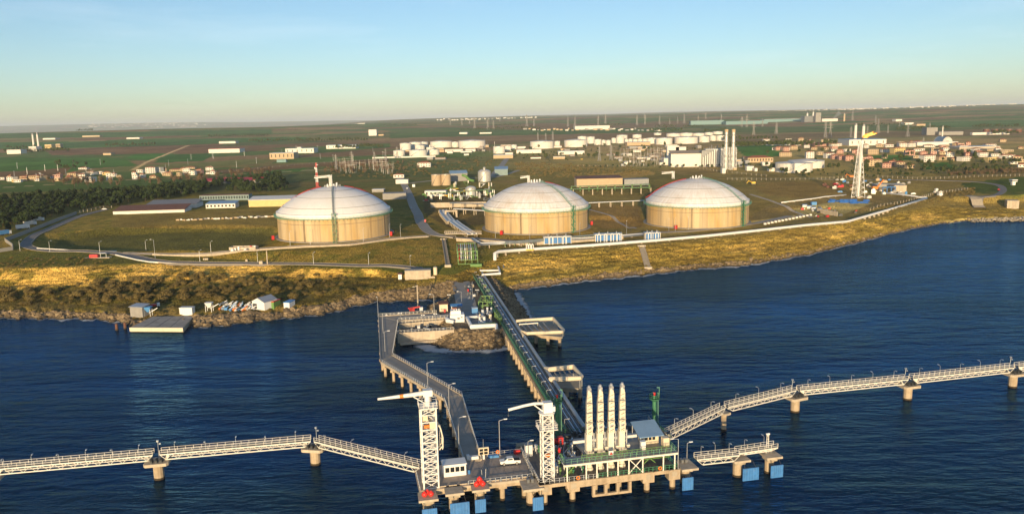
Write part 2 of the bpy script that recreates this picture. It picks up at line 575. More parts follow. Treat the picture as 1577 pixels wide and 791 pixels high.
pal = [C(.045, .078, .026), C(.055, .085, .03), C(.1, .065, .042), C(.12, .082, .052), C(.05, .08, .028), C(.105, .1, .05), C(.06, .074, .035), C(.08, .085, .038), C(.15, .108, .064)]
fc = np.zeros(COL.shape)
for i, p in enumerate(pal):
    fc = np.where(((cid * len(pal)).astype(int) == i)[..., None], p, fc)
fc = np.where((edge < .035)[..., None], C(.1, .085, .045), fc)
fm = np.clip((GY - 900 - 220 * (vnoise(GX, GY, 300, 4) - .5)) / 60, 0, 1)[..., None]
scrub = C(.17, .13, .055) * (1 - big) + C(.1, .1, .035) * big
mid = np.clip((GY - 660) / 60, 0, 1)[..., None]
COL = COL * (1 - mid) + scrub * mid
COL = COL * (1 - fm) + fc * fm
# browner, built-up strip round the works and towards the headland
bz = (np.clip((tt + .06) / .1, 0, 1) * np.clip((2100 - GY) / 400, 0, 1))[..., None]
COL = np.where(bz > 0, COL * (1 - .72 * bz) + (C(.2, .15, .078) * (.5 + 1.0 * big)) * .72 * bz, COL)
FIELDS = [   # photo outlines of single fields and bare plots
 ([(-200,242),(70,243),(150,243),(192,245),(213,255),(130,260),(95,268),(-200,271)], C(.03,.09,.018)),
 ([(-200,273),(60,262),(112,257),(95,271),(20,278),(-200,282)], C(.085,.05,.035)),
 ([(70,232),(140,228),(270,224),(345,221),(330,231),(255,236),(180,238),(80,239)], C(.1,.058,.04)),
 ([(190,244),(212,237),(258,237),(240,247)], C(.026,.1,.018)),
 ([(256,238),(335,236),(312,248),(236,251)], C(.022,.075,.018)),
 ([(-200,222),(120,218),(300,214),(470,211),(470,216),(300,222),(120,228),(-200,232)], C(.03,.085,.025)),
 ([(-200,207),(140,204),(420,199),(420,206),(140,212),(-200,214)], C(.034,.082,.028)),
 ([(330,262),(420,255),(560,246),(600,244),(600,250),(470,258),(345,268)], C(.09,.055,.038)),
 ([(345,268),(470,259),(470,263),(360,273)], C(.03,.085,.02)),
 ([(420,232),(560,222),(600,221),(600,227),(430,241)], C(.045,.085,.024)),
 ([(600,214),(760,209),(1060,203),(1060,211),(800,219),(600,222)], C(.12,.078,.05)),
 ([(600,205),(800,200),(1050,197),(1050,203),(760,209),(600,213)], C(.04,.08,.026)),
 ([(700,196),(900,190),(1060,190),(1060,196),(800,200)], C(.1,.065,.042)),
 ([(1060,193),(1250,196),(1420,190),(1440,198),(1300,203),(1100,204)], C(.05,.08,.03)),
 ([(1420,188),(1577,184),(1700,184),(1700,192),(1577,194),(1440,197)], C(.04,.09,.03)),
 ([(1577,197),(1300,205),(1130,207),(1130,222),(1300,212),(1577,209)], C(.11,.08,.05)),
 ([(1130,226),(1200,222),(1215,240),(1150,243)], C(.03,.1,.018)),
 ([(1415,252),(1460,250),(1480,259),(1425,262)], C(.03,.1,.018)),
 ([(1330,240),(1400,238),(1405,246),(1340,248)], C(.035,.1,.02)),
 ([(1480,282),(1577,272),(1700,270),(1700,305),(1560,303),(1490,296)], C(.05,.085,.02)),
 ([(80,384),(95,362),(150,353),(290,349),(330,352),(420,352),(430,366),(400,382),(330,386),(160,385)], C(.1,.095,.032)),
 ([(175,333),(300,326),(430,320),(430,350),(330,352),(170,350)], C(.19,.135,.052)),
 ([(905,312),(985,318),(990,350),(930,352),(910,345)], C(.19,.12,.062)),
 ([(1150,281),(1300,279),(1320,300),(1300,312),(1180,300)], C(.2,.13,.06)),
 ([(1190,315),(1245,302),(1350,300),(1400,303),(1330,325),(1250,340),(1180,345),(1150,335)], C(.17,.125,.08)),
 ([(1220,322),(1300,308),(1345,312),(1300,330),(1240,335)], C(.3,.25,.18)),
 ([(1000,362),(1060,352),(1160,340),(1250,328),(1240,336),(1150,352),(1040,366)], C(.36,.28,.18)),
 ([(780,258),(1000,262),(1180,285),(990,300),(800,280)], C(.125,.105,.044)),
 ([(900,270),(1000,262),(1010,268),(960,276)], C(.25,.16,.07)),
 ([(650,295),(760,290),(750,345),(690,350),(655,330)], C(.1,.075,.045)),
]
for poly, c in FIELDS:
    m = in_poly(PX, PY, poly)
    COL[m] = (c * .8 + c.mean() * .2 * C(1.2, 1.05, .6)) * (.75 + .55 * big[m])
# tracks across the fields
def track(pts, w, c):
    global COL
    pts = [atg(*p) for p in pts]
    for a, b in zip(pts[:-1], pts[1:]):
        ax, ay = b.x - a.x, b.y - a.y
        L2 = ax * ax + ay * ay
        s = np.clip(((GX - a.x) * ax + (GY - a.y) * ay) / L2, 0, 1)
        d = np.hypot(GX - a.x - s * ax, GY - a.y - s * ay)
        ww = np.maximum(w, GY * .0022)
        COL = np.where((d < ww)[..., None], c, COL)
track([(205,262),(225,250),(250,240),(290,224)], 4, C(.3,.22,.14))
track([(0,289),(150,280),(330,270),(480,262),(640,258)], 4, C(.2,.17,.13))
track([(1440,262),(1510,268),(1577,272)], 4, C(.2,.17,.13))
# coast zones
def zone(k0, k1, c, soft=.15, only=None, nse=0.0):
    global COL
    kk = GK + (n1 - .5) * nse
    w = np.clip((kk - k0) / soft + .5, 0, 1) * np.clip((k1 - kk) / soft + .5, 0, 1)
    if only is not None:
        w = w * only
    COL = COL * (1 - w[..., None]) + c * w[..., None]
L_ = (~right).astype(float); R_ = right.astype(float)
shr = C(.13, .095, .04) * (1 - fine) + C(.07, .07, .025) * fine
zone(3, 5, olive * (1 - big) + green * big, .2, L_)
zone(1, 2.15, shr, .2, L_, .5)
sand = C(.35, .24, .108) * (.75 + .5 * n3[..., None])
sandm = L_ * np.clip((at(598, 420, 8).x / at(598, 420, 8).y - tt) / .012, 0, 1)
zone(1.98, 2.98, sand, .12, sandm, .7)
zone(1.9, 3, shr * 1.1, .15, sandm * np.clip((fbm(GX, GY * 1.8, 13, 61) - .53) * 14, 0, 1), .4)
zone(2.05, 3, straw * .8, .3, L_ * (1 - sandm), .4)
slope = (C(.24, .165, .062) * (1 - big) + C(.15, .125, .045) * big) * (.8 + .4 * n3[..., None])
zone(1, 3, slope, .3, R_, .6)
zone(1.7, 2.5, C(.34, .235, .1) * (.7 + .6 * n3[..., None]), .5, R_ * np.clip((n2 - .42) * 6, 0, 1), .8)
zone(3, 6, C(.17, .135, .07), .3, R_, .5)
zone(.1, 1.0, C(.13, .1, .062), .4, L_, 1.3)
zone(.1, .5, C(.12, .092, .055), .3, R_, 1.0)
zone(-2, .12, C(.03, .028, .024), .1)
beach = np.clip((tt - at(1440, 344, 0).x / at(1440, 344, 0).y) / .02, 0, 1) * np.clip((at(1540, 336, 0).x / at(1540, 336, 0).y - tt) / .02, 0, 1)
zone(-.1, 1.2, C(.36, .3, .2), .2, beach)
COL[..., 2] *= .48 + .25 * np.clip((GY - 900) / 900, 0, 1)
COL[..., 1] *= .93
COL *= 1 + .8 * np.clip((GY[..., None] - 800) / 500, 0, 1)  # far ground painted lighter, standing in for low sun caught by crops
STRATA = np.clip((GK - .8) / .3, 0, 1) * np.clip((3.1 - GK) / .3, 0, 1)
COL *= (.8 + .4 * fbm(GX, GY, 3.2, 41))[..., None] * nearm[..., None] + (1 - nearm[..., None])

gm, nt, b = nodes_of('ground_cover')
N, L = nt.nodes, nt.links
at_c = N.new('ShaderNodeAttribute'); at_c.attribute_name = 'cover'
at_s = N.new('ShaderNodeAttribute'); at_s.attribute_name = 'strata'
geo = N.new('ShaderNodeNewGeometry')
def tnoise(scale, det=5, vec=None, rough=.6):
    n = N.new('ShaderNodeTexNoise')
    n.inputs['Scale'].default_value = scale; n.inputs['Detail'].default_value = det; n.inputs['Roughness'].default_value = rough
    L.new(vec if vec is not None else geo.outputs['Position'], n.inputs['Vector'])
    return n
def rmap(sock, a, b_, c, d):
    r = N.new('ShaderNodeMapRange')
    for i, v in enumerate((a, b_, c, d)):
        r.inputs[i + 1].default_value = v
    L.new(sock, r.inputs[0])
    return r.outputs[0]
def math_(op, a, b_):
    m = N.new('ShaderNodeMath'); m.operation = op
    for i, s in enumerate((a, b_)):
        if isinstance(s, (int, float)): m.inputs[i].default_value = s
        else: L.new(s, m.inputs[i])
    return m.outputs[0]
v1 = tnoise(.9, 6); v2 = tnoise(.05, 5); v3 = tnoise(.004, 6)
f1 = math_('MULTIPLY', rmap(v1.outputs['Fac'], .3, .7, .62, 1.38), rmap(v2.outputs['Fac'], .3, .7, .78, 1.22))
f1 = math_('MULTIPLY', f1, rmap(v3.outputs['Fac'], .3, .7, .8, 1.2))
mpz = N.new('ShaderNodeMapping'); mpz.inputs['Scale'].default_value = (.09, .09, 1.1)
L.new(geo.outputs['Position'], mpz.inputs['Vector'])
vst = tnoise(1.0, 5, mpz.outputs[0], .7)
st = math_('MULTIPLY', rmap(vst.outputs['Fac'], .35, .65, -.55, .6), at_s.outputs['Fac'])
f1 = math_('MULTIPLY', f1, math_('ADD', st, 1.0))
sc1 = N.new('ShaderNodeVectorMath'); sc1.operation = 'SCALE'
L.new(at_c.outputs['Color'], sc1.inputs[0]); L.new(f1, sc1.inputs['Scale'])
sc2 = N.new('ShaderNodeVectorMath'); sc2.operation = 'SCALE'; sc2.inputs['Scale'].default_value = 1.8  # brightens cover colour in place of low sunlight on upright grass
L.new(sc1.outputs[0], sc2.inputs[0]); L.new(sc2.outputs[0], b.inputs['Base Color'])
b.inputs['Roughness'].default_value = 1.0
b.inputs['Specular IOR Level'].default_value = 0.1
bp = N.new('ShaderNodeBump'); bp.inputs['Strength'].default_value = 1.0; bp.inputs['Distance'].default_value = .35
L.new(math_('ADD', v1.outputs['Fac'], math_('MULTIPLY', math_('MULTIPLY', vst.outputs['Fac'], at_s.outputs['Fac']), 2.0)), bp.inputs['Height'])
jn = tnoise(1.7, 2, None, .5)
jv = N.new('ShaderNodeVectorMath'); jv.operation = 'SUBTRACT'; jv.inputs[1].default_value = (.5, .5, .5); L.new(jn.outputs['Color'], jv.inputs[0])
js = N.new('ShaderNodeVectorMath'); js.operation = 'MULTIPLY'; js.inputs[1].default_value = (4.6, 4.6, 0); L.new(jv.outputs[0], js.inputs[0])
ja = N.new('ShaderNodeVectorMath'); ja.operation = 'ADD'; L.new(bp.outputs[0], ja.inputs[0]); L.new(js.outputs[0], ja.inputs[1])
jz = N.new('ShaderNodeVectorMath'); jz.operation = 'NORMALIZE'; L.new(ja.outputs[0], jz.inputs[0])
L.new(jz.outputs[0], b.inputs['Normal'])
def gz(x, y):
    "height of the ground sheet itself"
    i = min(max(int(np.searchsorted(ys, y)) - 1, 0), len(ys) - 2)
    t = x / y
    j = min(max(int(np.searchsorted(ts, t)) - 1, 0), len(ts) - 2)
    fy = (y - ys[i]) / (ys[i + 1] - ys[i]); fx = (t - ts[j]) / (ts[j + 1] - ts[j])
    return float((GZ[i, j] * (1 - fx) + GZ[i, j + 1] * fx) * (1 - fy) + (GZ[i + 1, j] * (1 - fx) + GZ[i + 1, j + 1] * fx) * fy)
def G(px, py, lift=0.0):
    p = atg(px, py)
    return V(p.x, p.y, gz(p.x, p.y) + lift)
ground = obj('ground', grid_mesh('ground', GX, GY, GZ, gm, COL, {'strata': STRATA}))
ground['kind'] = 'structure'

# ---------------------------------------------------------------- sea
MOUND = [at(*p) for p in ((640,516,0),(645,528,0),(665,538,0),(700,541,0),(745,540,0),(772,536,0),(790,520,0),(818,497,0),(808,480,0),(797,465,0),(792,452,0))]
sr = [15, 22]
y = 30.0
while y < 330: sr.append(y); y += 6
while y < 700: sr.append(y); y += 2.2
while y < 120000: sr.append(y); y *= 1.06
sr = np.array(sr)
st_ = np.concatenate([[-3.2, -2.2, -1.5, -1.1], np.linspace(-.85, .85, 300), [1.1, 1.5, 2.2, 3.2]])
SX = st_[None, :] * sr[:, None]; SY = np.repeat(sr[:, None], len(st_), 1)
SX[:2] = np.sign(st_) * np.maximum(np.abs(SX[:2]), np.abs(st_) * 30)
shore = coast_y(SX / SY) - SY
for a, b2 in zip(MOUND[:-1], MOUND[1:]):
    ax, ay = b2.x - a.x, b2.y - a.y
    s = np.clip(((SX - a.x) * ax + (SY - a.y) * ay) / (ax * ax + ay * ay), 0, 1)
    shore = np.minimum(shore, np.hypot(SX - a.x - s * ax, SY - a.y - s * ay) * 1.3)
wm, nt, b = nodes_of('sea_water')
N, L = nt.nodes, nt.links
geo = N.new('ShaderNodeNewGeometry')
at_f = N.new('ShaderNodeAttribute'); at_f.attribute_name = 'shore'
def mapped(scale, rz):
    m = N.new('ShaderNodeMapping'); m.inputs['Scale'].default_value = scale; m.inputs['Rotation'].default_value = (0, 0, rz)
    L.new(geo.outputs['Position'], m.inputs['Vector'])
    return m.outputs[0]
w1 = tnoise(.15, 3, mapped((.4, 1.35, 1), .2), .55)
w2 = tnoise(.42, 4, mapped((.55, 1.2, 1), -.12), .6)
w3 = tnoise(1.6, 4, mapped((.8, 1.2, 1), .4), .6)
patch = tnoise(.011, 4, mapped((.5, 1.4, 1), .1))
hgt = math_('ADD', math_('MULTIPLY', w1.outputs['Fac'], 1.5), math_('ADD', math_('MULTIPLY', w2.outputs['Fac'], .5), math_('MULTIPLY', w3.outputs['Fac'], .1)))
hgt = math_('MULTIPLY', hgt, rmap(patch.outputs['Fac'], .38, .62, .45, 1.3))
bp = N.new('ShaderNodeBump'); bp.inputs['Strength'].default_value = 1.0; bp.inputs['Distance'].default_value = 1.0
L.new(hgt, bp.inputs['Height']); N.remove(b)
df = N.new('ShaderNodeBsdfDiffuse'); gl = N.new('ShaderNodeBsdfGlossy'); fr_ = N.new('ShaderNodeFresnel'); ms = N.new('ShaderNodeMixShader')
fr_.inputs['IOR'].default_value = 1.333
gl.inputs['Roughness'].default_value = .1
gl.inputs['Color'].default_value = (.17, .46, .84, 1)
for q_ in (df, gl, fr_):
    L.new(bp.outputs[0], q_.inputs['Normal'])
deep = N.new('ShaderNodeMix'); deep.data_type = 'RGBA'
deep.inputs['A'].default_value = (.001, .012, .044, 1); deep.inputs['B'].default_value = (.0015, .014, .03, 1)
L.new(rmap(patch.outputs['Fac'], .4, .62, 0, 1), deep.inputs['Factor'])
fo = tnoise(.35, 6, mapped((.7, 1, 1), 0), .7)
fo2 = tnoise(.03, 3, mapped((1, .4, 1), 0), .6)
near_s = rmap(at_f.outputs['Fac'], 0, 7, 1, 0)
foam = rmap(math_('ADD', math_('MULTIPLY', near_s, .46), math_('ADD', math_('MULTIPLY', fo.outputs['Fac'], .55), math_('MULTIPLY', fo2.outputs['Fac'], .6))), .72, .86, 0, .9)
foam = math_('MULTIPLY', foam, rmap(at_f.outputs['Fac'], 6, 9, 1, 0))
fm_ = N.new('ShaderNodeMix'); fm_.data_type = 'RGBA'
fm_.inputs['B'].default_value = (.62, .64, .64, 1)
L.new(foam, fm_.inputs['Factor']); L.new(deep.outputs['Result'], fm_.inputs['A'])
L.new(fm_.outputs['Result'], df.inputs['Color'])
L.new(math_('MULTIPLY', fr_.outputs[0], rmap(foam, 0, .5, 1, 0)), ms.inputs[0])
L.new(df.outputs[0], ms.inputs[1]); L.new(gl.outputs[0], ms.inputs[2])
L.new(ms.outputs[0], nt.nodes['Material Output'].inputs['Surface'])
sea = obj('sea', grid_mesh('sea', SX, SY, np.zeros(SX.shape), wm, None, {'shore': shore}))
sea['kind'] = 'structure'

# ---------------------------------------------------------------- haze
hm = bpy.data.materials.new('haze_air')
hm.use_nodes = True
nt = hm.node_tree
for n in list(nt.nodes):
    nt.nodes.remove(n)
ho = nt.nodes.new('ShaderNodeOutputMaterial')
hv = nt.nodes.new('ShaderNodeVolumePrincipled')
hv.inputs['Color'].default_value = (.75, .87, 1.0, 1)
hv.inputs['Density'].default_value = 4.2e-5
hv.inputs['Anisotropy'].default_value = -0.1
nt.links.new(hv.outputs[0], ho.inputs['Volume'])
hz_mb = MB().box((0, 59000, -36), (400000, 124000, 420))
haze = obj('haze', hz_mb.mesh('haze', hm))
haze['kind'] = 'stuff'

# ---------------------------------------------------------------- common materials
mat('concrete', (.42, .36, .27), .85, var=.18, scale=.5, streak=.35)
mat('concrete_pale', (.52, .44, .33), .85, var=.2, scale=.5, streak=.4, rust=.2, rustc=(.22, .16, .1))
mat('concrete_grey', (.3, .29, .27), .9, var=.16, scale=.6)
mat('pile_concrete', (.48, .38, .26), .85, var=.25, scale=.8, streak=.6, rust=.4, rustc=(.16, .11, .06))
mat('weed', (.05, .035, .02), .9, var=.3, scale=2)
mat('asphalt', (.2, .185, .17), .9, var=.15, scale=.3)
mat('asphalt_light', (.36, .32, .27), .9, var=.15, scale=.3)
mat('white_paint', (.78, .77, .73), .5, var=.06, scale=.6, rust=.25)
mat('white_clean', (.8, .8, .78), .5, var=.05)
mat('cream_paint', (.72, .62, .45), .6, var=.08, streak=.15)
mat('galvanised', (.5, .51, .52), .45, .6, var=.15)
mat('dark_steel', (.06, .065, .07), .55, .3, var=.2)
mat('steel_grey', (.22, .23, .24), .5, .5, var=.2)
mat('green_paint', (.045, .19, .1), .55, var=.15, scale=.8)
mat('green_bright', (.13, .26, .07), .55, var=.15, scale=.8)
mat('blue_paint', (.05, .2, .5), .55, var=.25, scale=.9, streak=.35, rust=.3, rustc=(.3, .34, .38))
mat('blue_light', (.09, .28, .58), .5, var=.15, scale=.7)
mat('red_paint', (.55, .03, .03), .45, var=.15)
mat('orange_paint', (.75, .22, .03), .5, var=.1)
mat('yellow_paint', (.75, .5, .05), .5, var=.1)
mat('glass_dark', (.02, .025, .03), .15, var=.1)
mat('glass_blue', (.06, .1, .14), .1, var=.1)
mat('roof_tile', (.32, .11, .06), .85, var=.25, scale=1.2)
mat('roof_brown', (.16, .07, .045), .8, var=.25, scale=.5)
mat('roof_grey', (.2, .2, .21), .6, var=.15)
mat('roof_blue', (.2, .33, .5), .5, var=.12)
mat('rubber', (.02, .02, .02), .8, var=.2)

# ---------------------------------------------------------------- the three storage tanks
def concrete_wall_mat():
    m, nt, b = nodes_of('tank_concrete')
    N, L = nt.nodes, nt.links
    geo = N.new('ShaderNodeTexCoord'); P = geo.outputs['Object']
    def nz(scale, sv, det=5, rough=.6):
        mp_ = N.new('ShaderNodeMapping'); mp_.inputs['Scale'].default_value = sv
        L.new(P, mp_.inputs['Vector'])
        n = N.new('ShaderNodeTexNoise'); n.inputs['Scale'].default_value = scale; n.inputs['Detail'].default_value = det; n.inputs['Roughness'].default_value = rough
        L.new(mp_.outputs[0], n.inputs['Vector'])
        return n.outputs['Fac']
    def rm(s, a, b_, c, d):
        r = N.new('ShaderNodeMapRange')
        for i, v in enumerate((a, b_, c, d)): r.inputs[i + 1].default_value = v
        L.new(s, r.inputs[0]); return r.outputs[0]
    def mixc(f, A, B):
        mm = N.new('ShaderNodeMix'); mm.data_type = 'RGBA'
        L.new(f, mm.inputs['Factor'])
        if isinstance(A, tuple): mm.inputs['A'].default_value = (*A, 1)
        else: L.new(A, mm.inputs['A'])
        mm.inputs['B'].default_value = (*B, 1)
        return mm.outputs['Result']
    c = mixc(rm(nz(.06, (1, 1, .3)), .4, .6, 0, 1), (.58, .46, .28), (.52, .345, .135))
    c = mixc(rm(nz(.35, (1, 1, .03), 5, .7), .5, .7, 0, .6), c, (.2, .14, .085))
    c = mixc(rm(nz(.16, (1, 1, .02), 3), .52, .66, 0, .5), c, (.27, .22, .16))
    c = mixc(rm(nz(.9, (1, 1, 1), 6), .5, .8, 0, .35), c, (.42, .33, .22))
    L.new(c, b.inputs['Base Color'])
    b.inputs['Roughness'].default_value = .9
    return m
def dome_mat(name, dirt, dirtc):
    m, nt, b = nodes_of(name)
    N, L = nt.nodes, nt.links
    tc_ = N.new('ShaderNodeTexCoord')
    n1_ = N.new('ShaderNodeTexNoise'); n1_.inputs['Scale'].default_value = .06; n1_.inputs['Detail'].default_value = 7; n1_.inputs['Roughness'].default_value = .7
    L.new(tc_.outputs['Object'], n1_.inputs['Vector'])
    # run-off streaks down the dome: noise over the angle
    sp = N.new('ShaderNodeSeparateXYZ'); L.new(tc_.outputs['Object'], sp.inputs[0])
    an = N.new('ShaderNodeMath'); an.operation = 'ARCTAN2'; L.new(sp.outputs['Y'], an.inputs[0]); L.new(sp.outputs['X'], an.inputs[1])
    cb = N.new('ShaderNodeCombineXYZ')
    k = N.new('ShaderNodeMath'); k.operation = 'MULTIPLY'; k.inputs[1].default_value = 14; L.new(an.outputs[0], k.inputs[0])
    k2 = N.new('ShaderNodeMath'); k2.operation = 'MULTIPLY'; k2.inputs[1].default_value = .12; L.new(sp.outputs['Z'], k2.inputs[0])
    L.new(k.outputs[0], cb.inputs['X']); L.new(k2.outputs[0], cb.inputs['Z'])
    n2_ = N.new('ShaderNodeTexNoise'); n2_.inputs['Scale'].default_value = 1.3; n2_.inputs['Detail'].default_value = 5; n2_.inputs['Roughness'].default_value = .7
    L.new(cb.outputs[0], n2_.inputs['Vector'])
    ad = N.new('ShaderNodeMath'); ad.operation = 'ADD'; L.new(n1_.outputs['Fac'], ad.inputs[0]); L.new(n2_.outputs['Fac'], ad.inputs[1])
    r = N.new('ShaderNodeMapRange'); r.inputs[1].default_value = .9; r.inputs[2].default_value = 1.25; r.inputs[3].default_value = 0; r.inputs[4].default_value = dirt
    L.new(ad.outputs[0], r.inputs[0])
    mm = N.new('ShaderNodeMix'); mm.data_type = 'RGBA'
    mm.inputs['A'].default_value = (.8, .8, .8, 1); mm.inputs['B'].default_value = (*dirtc, 1)
    L.new(r.outputs[0], mm.inputs['Factor']); L.new(mm.outputs['Result'], b.inputs['Base Color'])
    b.inputs['Roughness'].default_value = .55
    return m
MATS['tank_concrete'] = concrete_wall_mat()
MATS['dome_white'] = dome_mat('dome_white', .2, (.5, .42, .36))
MATS['dome_tan'] = dome_mat('dome_tan', .6, (.55, .43, .31))
MATS['dome_mottled'] = dome_mat('dome_mottled', .5, (.52, .42, .33))
mat('green_pale', (.12, .3, .2), .6, var=.2)
mat('buttress_stain', (.26, .2, .12), .9, var=.25, streak=.4)
mat('joint_dark', (.2, .15, .1), .9, var=.2)
TR = TD / 2
WALL_H, PAR_H, DOME_H = 15.0, 2.4, 15.2
def dome_r(h):   # radius on the dome at height h above its rim
    Rs = (TR * TR + DOME_H * DOME_H) / (2 * DOME_H)
    return math.sqrt(max(0, Rs * Rs - (Rs - DOME_H + h) ** 2))
def dome_z(r):
    Rs = (TR * TR + DOME_H * DOME_H) / (2 * DOME_H)
    return math.sqrt(Rs * Rs - r * r) - (Rs - DOME_H)
def make_tank(cx, cy, cz, label, dm, ladder_deg, stair_deg, mast, reds):
    T = Thing('storage_tank', label, 'storage tank', (cx, cy, cz), 'large domed gas storage tanks')
    c = (cx, cy, cz)
    n = 96
    T.part('foundation', MB().lathe(c, [(TR + 2.2, -1.5), (TR + 2.2, .35), (TR - .5, .36)], n), 'concrete_grey')
    wall = T.part('wall', MB().lathe(c, [(TR, 0), (TR, WALL_H), (TR - 1, WALL_H)], n), 'tank_concrete')
    for i in range(4):      # buttress strips
        a = 2 * PI * (i + .37) / 4 - .9
        p = V(cx + math.cos(a) * (TR + .1), cy + math.sin(a) * (TR + .1), cz + .36)
        T.part('buttress', MB().box(p, (.3, 1.1, WALL_H - .4), a), 'buttress_stain', wall)
    for hgt_ in (11.2,):
        T.part('lift_joint', MB().lathe(c, [(TR + .002, hgt_ - .12), (TR + .05, hgt_ - .07), (TR + .05, hgt_ + .07), (TR + .002, hgt_ + .12)], n), 'joint_dark', wall)
    z0 = WALL_H
    T.part('parapet', MB().lathe(c, [(TR - 1, z0), (TR + .55, z0 + .02), (TR + .55, z0 + PAR_H), (TR - .4, z0 + PAR_H + .25)], n), dm)
    prof = [(TR - .4, z0 + PAR_H + .24)]
    for i in range(1, 15):
        r = (TR - .4) * (1 - i / 14)
        prof.append((max(r, .01), z0 + PAR_H + .1 + dome_z(r)))
    T.part('dome', MB().lathe(c, prof, n), dm, smooth=True)
    zb = z0 + PAR_H + .1
    for rr in (TR * .9, TR * .66, TR * .4):    # sprinkler rings
        mb = MB()
        z = zb + dome_z(rr) + .35
        m_ = 72
        mb.path([(cx + rr * math.cos(2 * PI * i / m_), cy + rr * math.sin(2 * PI * i / m_), cz + z) for i in range(m_ + 1)], .11, 5)
        T.part('sprinkler_ring', mb, 'steel_grey')
    # ring walkway and its railing
    T.part('ring_walkway', MB().lathe(c, [(TR + .55, z0 - .35), (TR + 2.0, z0 - .35), (TR + 2.0, z0 - .1), (TR + .55, z0 - .1)], n), 'green_pale')
    mb = MB()
    for i in range(n):
        a0, a1 = 2 * PI * i / n, 2 * PI * (i + 1) / n
        p0 = V(cx + (TR + 1.95) * math.cos(a0), cy + (TR + 1.95) * math.sin(a0), cz + z0 - .1)
        p1 = V(cx + (TR + 1.95) * math.cos(a1), cy + (TR + 1.95) * math.sin(a1), cz + z0 - .1)
        mb.beam(p0, p0 + V(0, 0, 1.15), .09)
        for h_ in (.6, 1.15):
            mb.beam(p0 + V(0, 0, h_), p1 + V(0, 0, h_), .08)
    T.part('ring_railing', mb, 'green_pale')
    mb = MB()
    for i in range(n):           # walkway brackets
        a0 = 2 * PI * (i + .5) / n
        e = V(math.cos(a0), math.sin(a0), 0)
        mb.beam(V(*c) + e * (TR + .05) + V(0, 0, z0 - 1.5), V(*c) + e * (TR + 1.9) + V(0, 0, z0 - .4), .16)
    T.part('bracket', mb, 'green_pale', kind='stuff')
    # stair tower against the wall
    a = R(ladder_deg)
    e = V(math.cos(a), math.sin(a), 0); s = V(-math.sin(a), math.cos(a), 0)
    base = V(*c) + e * (TR + 2.4)
    top = z0 + 4
    mb = MB()
    cs = [base + e * u + s * w for u in (-1.0, 1.0) for w in (-1.2, 1.2)]
    for q in cs:
        mb.beam(q, q + V(0, 0, top), .24)
    lev = int(top / 2.6)
    for i in range(lev + 1):
        z = min(top, i * 2.6)
        for u, w in ((0, 1), (1, 3), (3, 2), (2, 0)):
            mb.beam(cs[u] + V(0, 0, z), cs[w] + V(0, 0, z), .16)
        if i < lev:
            mb.beam(cs[2] + V(0, 0, z), cs[3] + V(0, 0, z + 2.6), .14)
            mb.beam(cs[0] + V(0, 0, z), cs[2] + V(0, 0, z + 2.6), .14)
    st = T.part('stair_tower', mb, 'green_paint')
    mb = MB()
    for i in range(lev):
        z = i * 2.6
        (u, w) = ((-.8, .8), (.8, -.8))[i % 2]
        mb.beam(base + s * u * 1.2 + V(0, 0, z), base + s * w * 1.2 + V(0, 0, z + 2.6), .8, .15)
    T.part('stair_flight', mb, 'green_paint', st, kind='stuff')
    # stair up the dome
    a = R(stair_deg)
    e = V(math.cos(a), math.sin(a), 0); s = V(-math.sin(a), math.cos(a), 0)
    mb, mr = MB(), MB()
    pts = []
    for i in range(13):
        r = TR + .4 - (TR - 3) * i / 12
        pts.append(V(*c) + e * r + V(0, 0, zb + dome_z(min(r, TR - .4)) + .5))
    for p, q in zip(pts[:-1], pts[1:]):
        mb.beam(p, q, .9, .12)
        for w in (-.65, .65):
            for h_ in (.5, 1.05):
                mr.beam(p + s * w + V(0, 0, h_), q + s * w + V(0, 0, h_), .09)
            mr.beam(p + s * w, p + s * w + V(0, 0, 1.05), .09)
    T.part('dome_stair', mb, 'galvanised')
    T.part('stair_rail', mr, 'green_pale')
    # red fire line up the far side of the dome
    for k_, off in enumerate(reds):
        a2 = R(off)
        e2 = V(math.cos(a2), math.sin(a2), 0)
        T.part('fire_main', MB().path([V(*c) + e2 * (TR + .7 - TR * .8 * i / 10) + V(0, 0, zb + dome_z(min(TR - .4, TR + .7 - TR * .8 * i / 10)) + .45) for i in range(11)], .22, 6), 'red_paint')
    # roof platform with pump columns and a pipe bridge mast
    zt = cz + zb + DOME_H
    T.part('roof_platform', MB().lathe((cx, cy, zt - .5), [(0.01, 0), (5.5, 0), (5.5, .3), (0.01, .3)], 24), 'steel_grey')
    mb = MB()
    m_ = 24
    for i in range(m_):
        a0, a1 = 2 * PI * i / m_, 2 * PI * (i + 1) / m_
        p0 = V(cx + 5.4 * math.cos(a0), cy + 5.4 * math.sin(a0), zt - .2); p1 = V(cx + 5.4 * math.cos(a1), cy + 5.4 * math.sin(a1), zt - .2)
        mb.beam(p0, p0 + V(0, 0, 1.1), .08); mb.beam(p0 + V(0, 0, 1.1), p1 + V(0, 0, 1.1), .08)
    T.part('platform_railing', mb, 'white_paint')
    for i in range(4):
        T.part('pump_column', MB().tube((cx - 3 + i * 2, cy + random.uniform(-2, 2), zt - .2), (cx - 3 + i * 2, cy + random.uniform(-2, 2), zt + 1.6 + (i % 2) * .7), .55, n=10), 'white_clean')
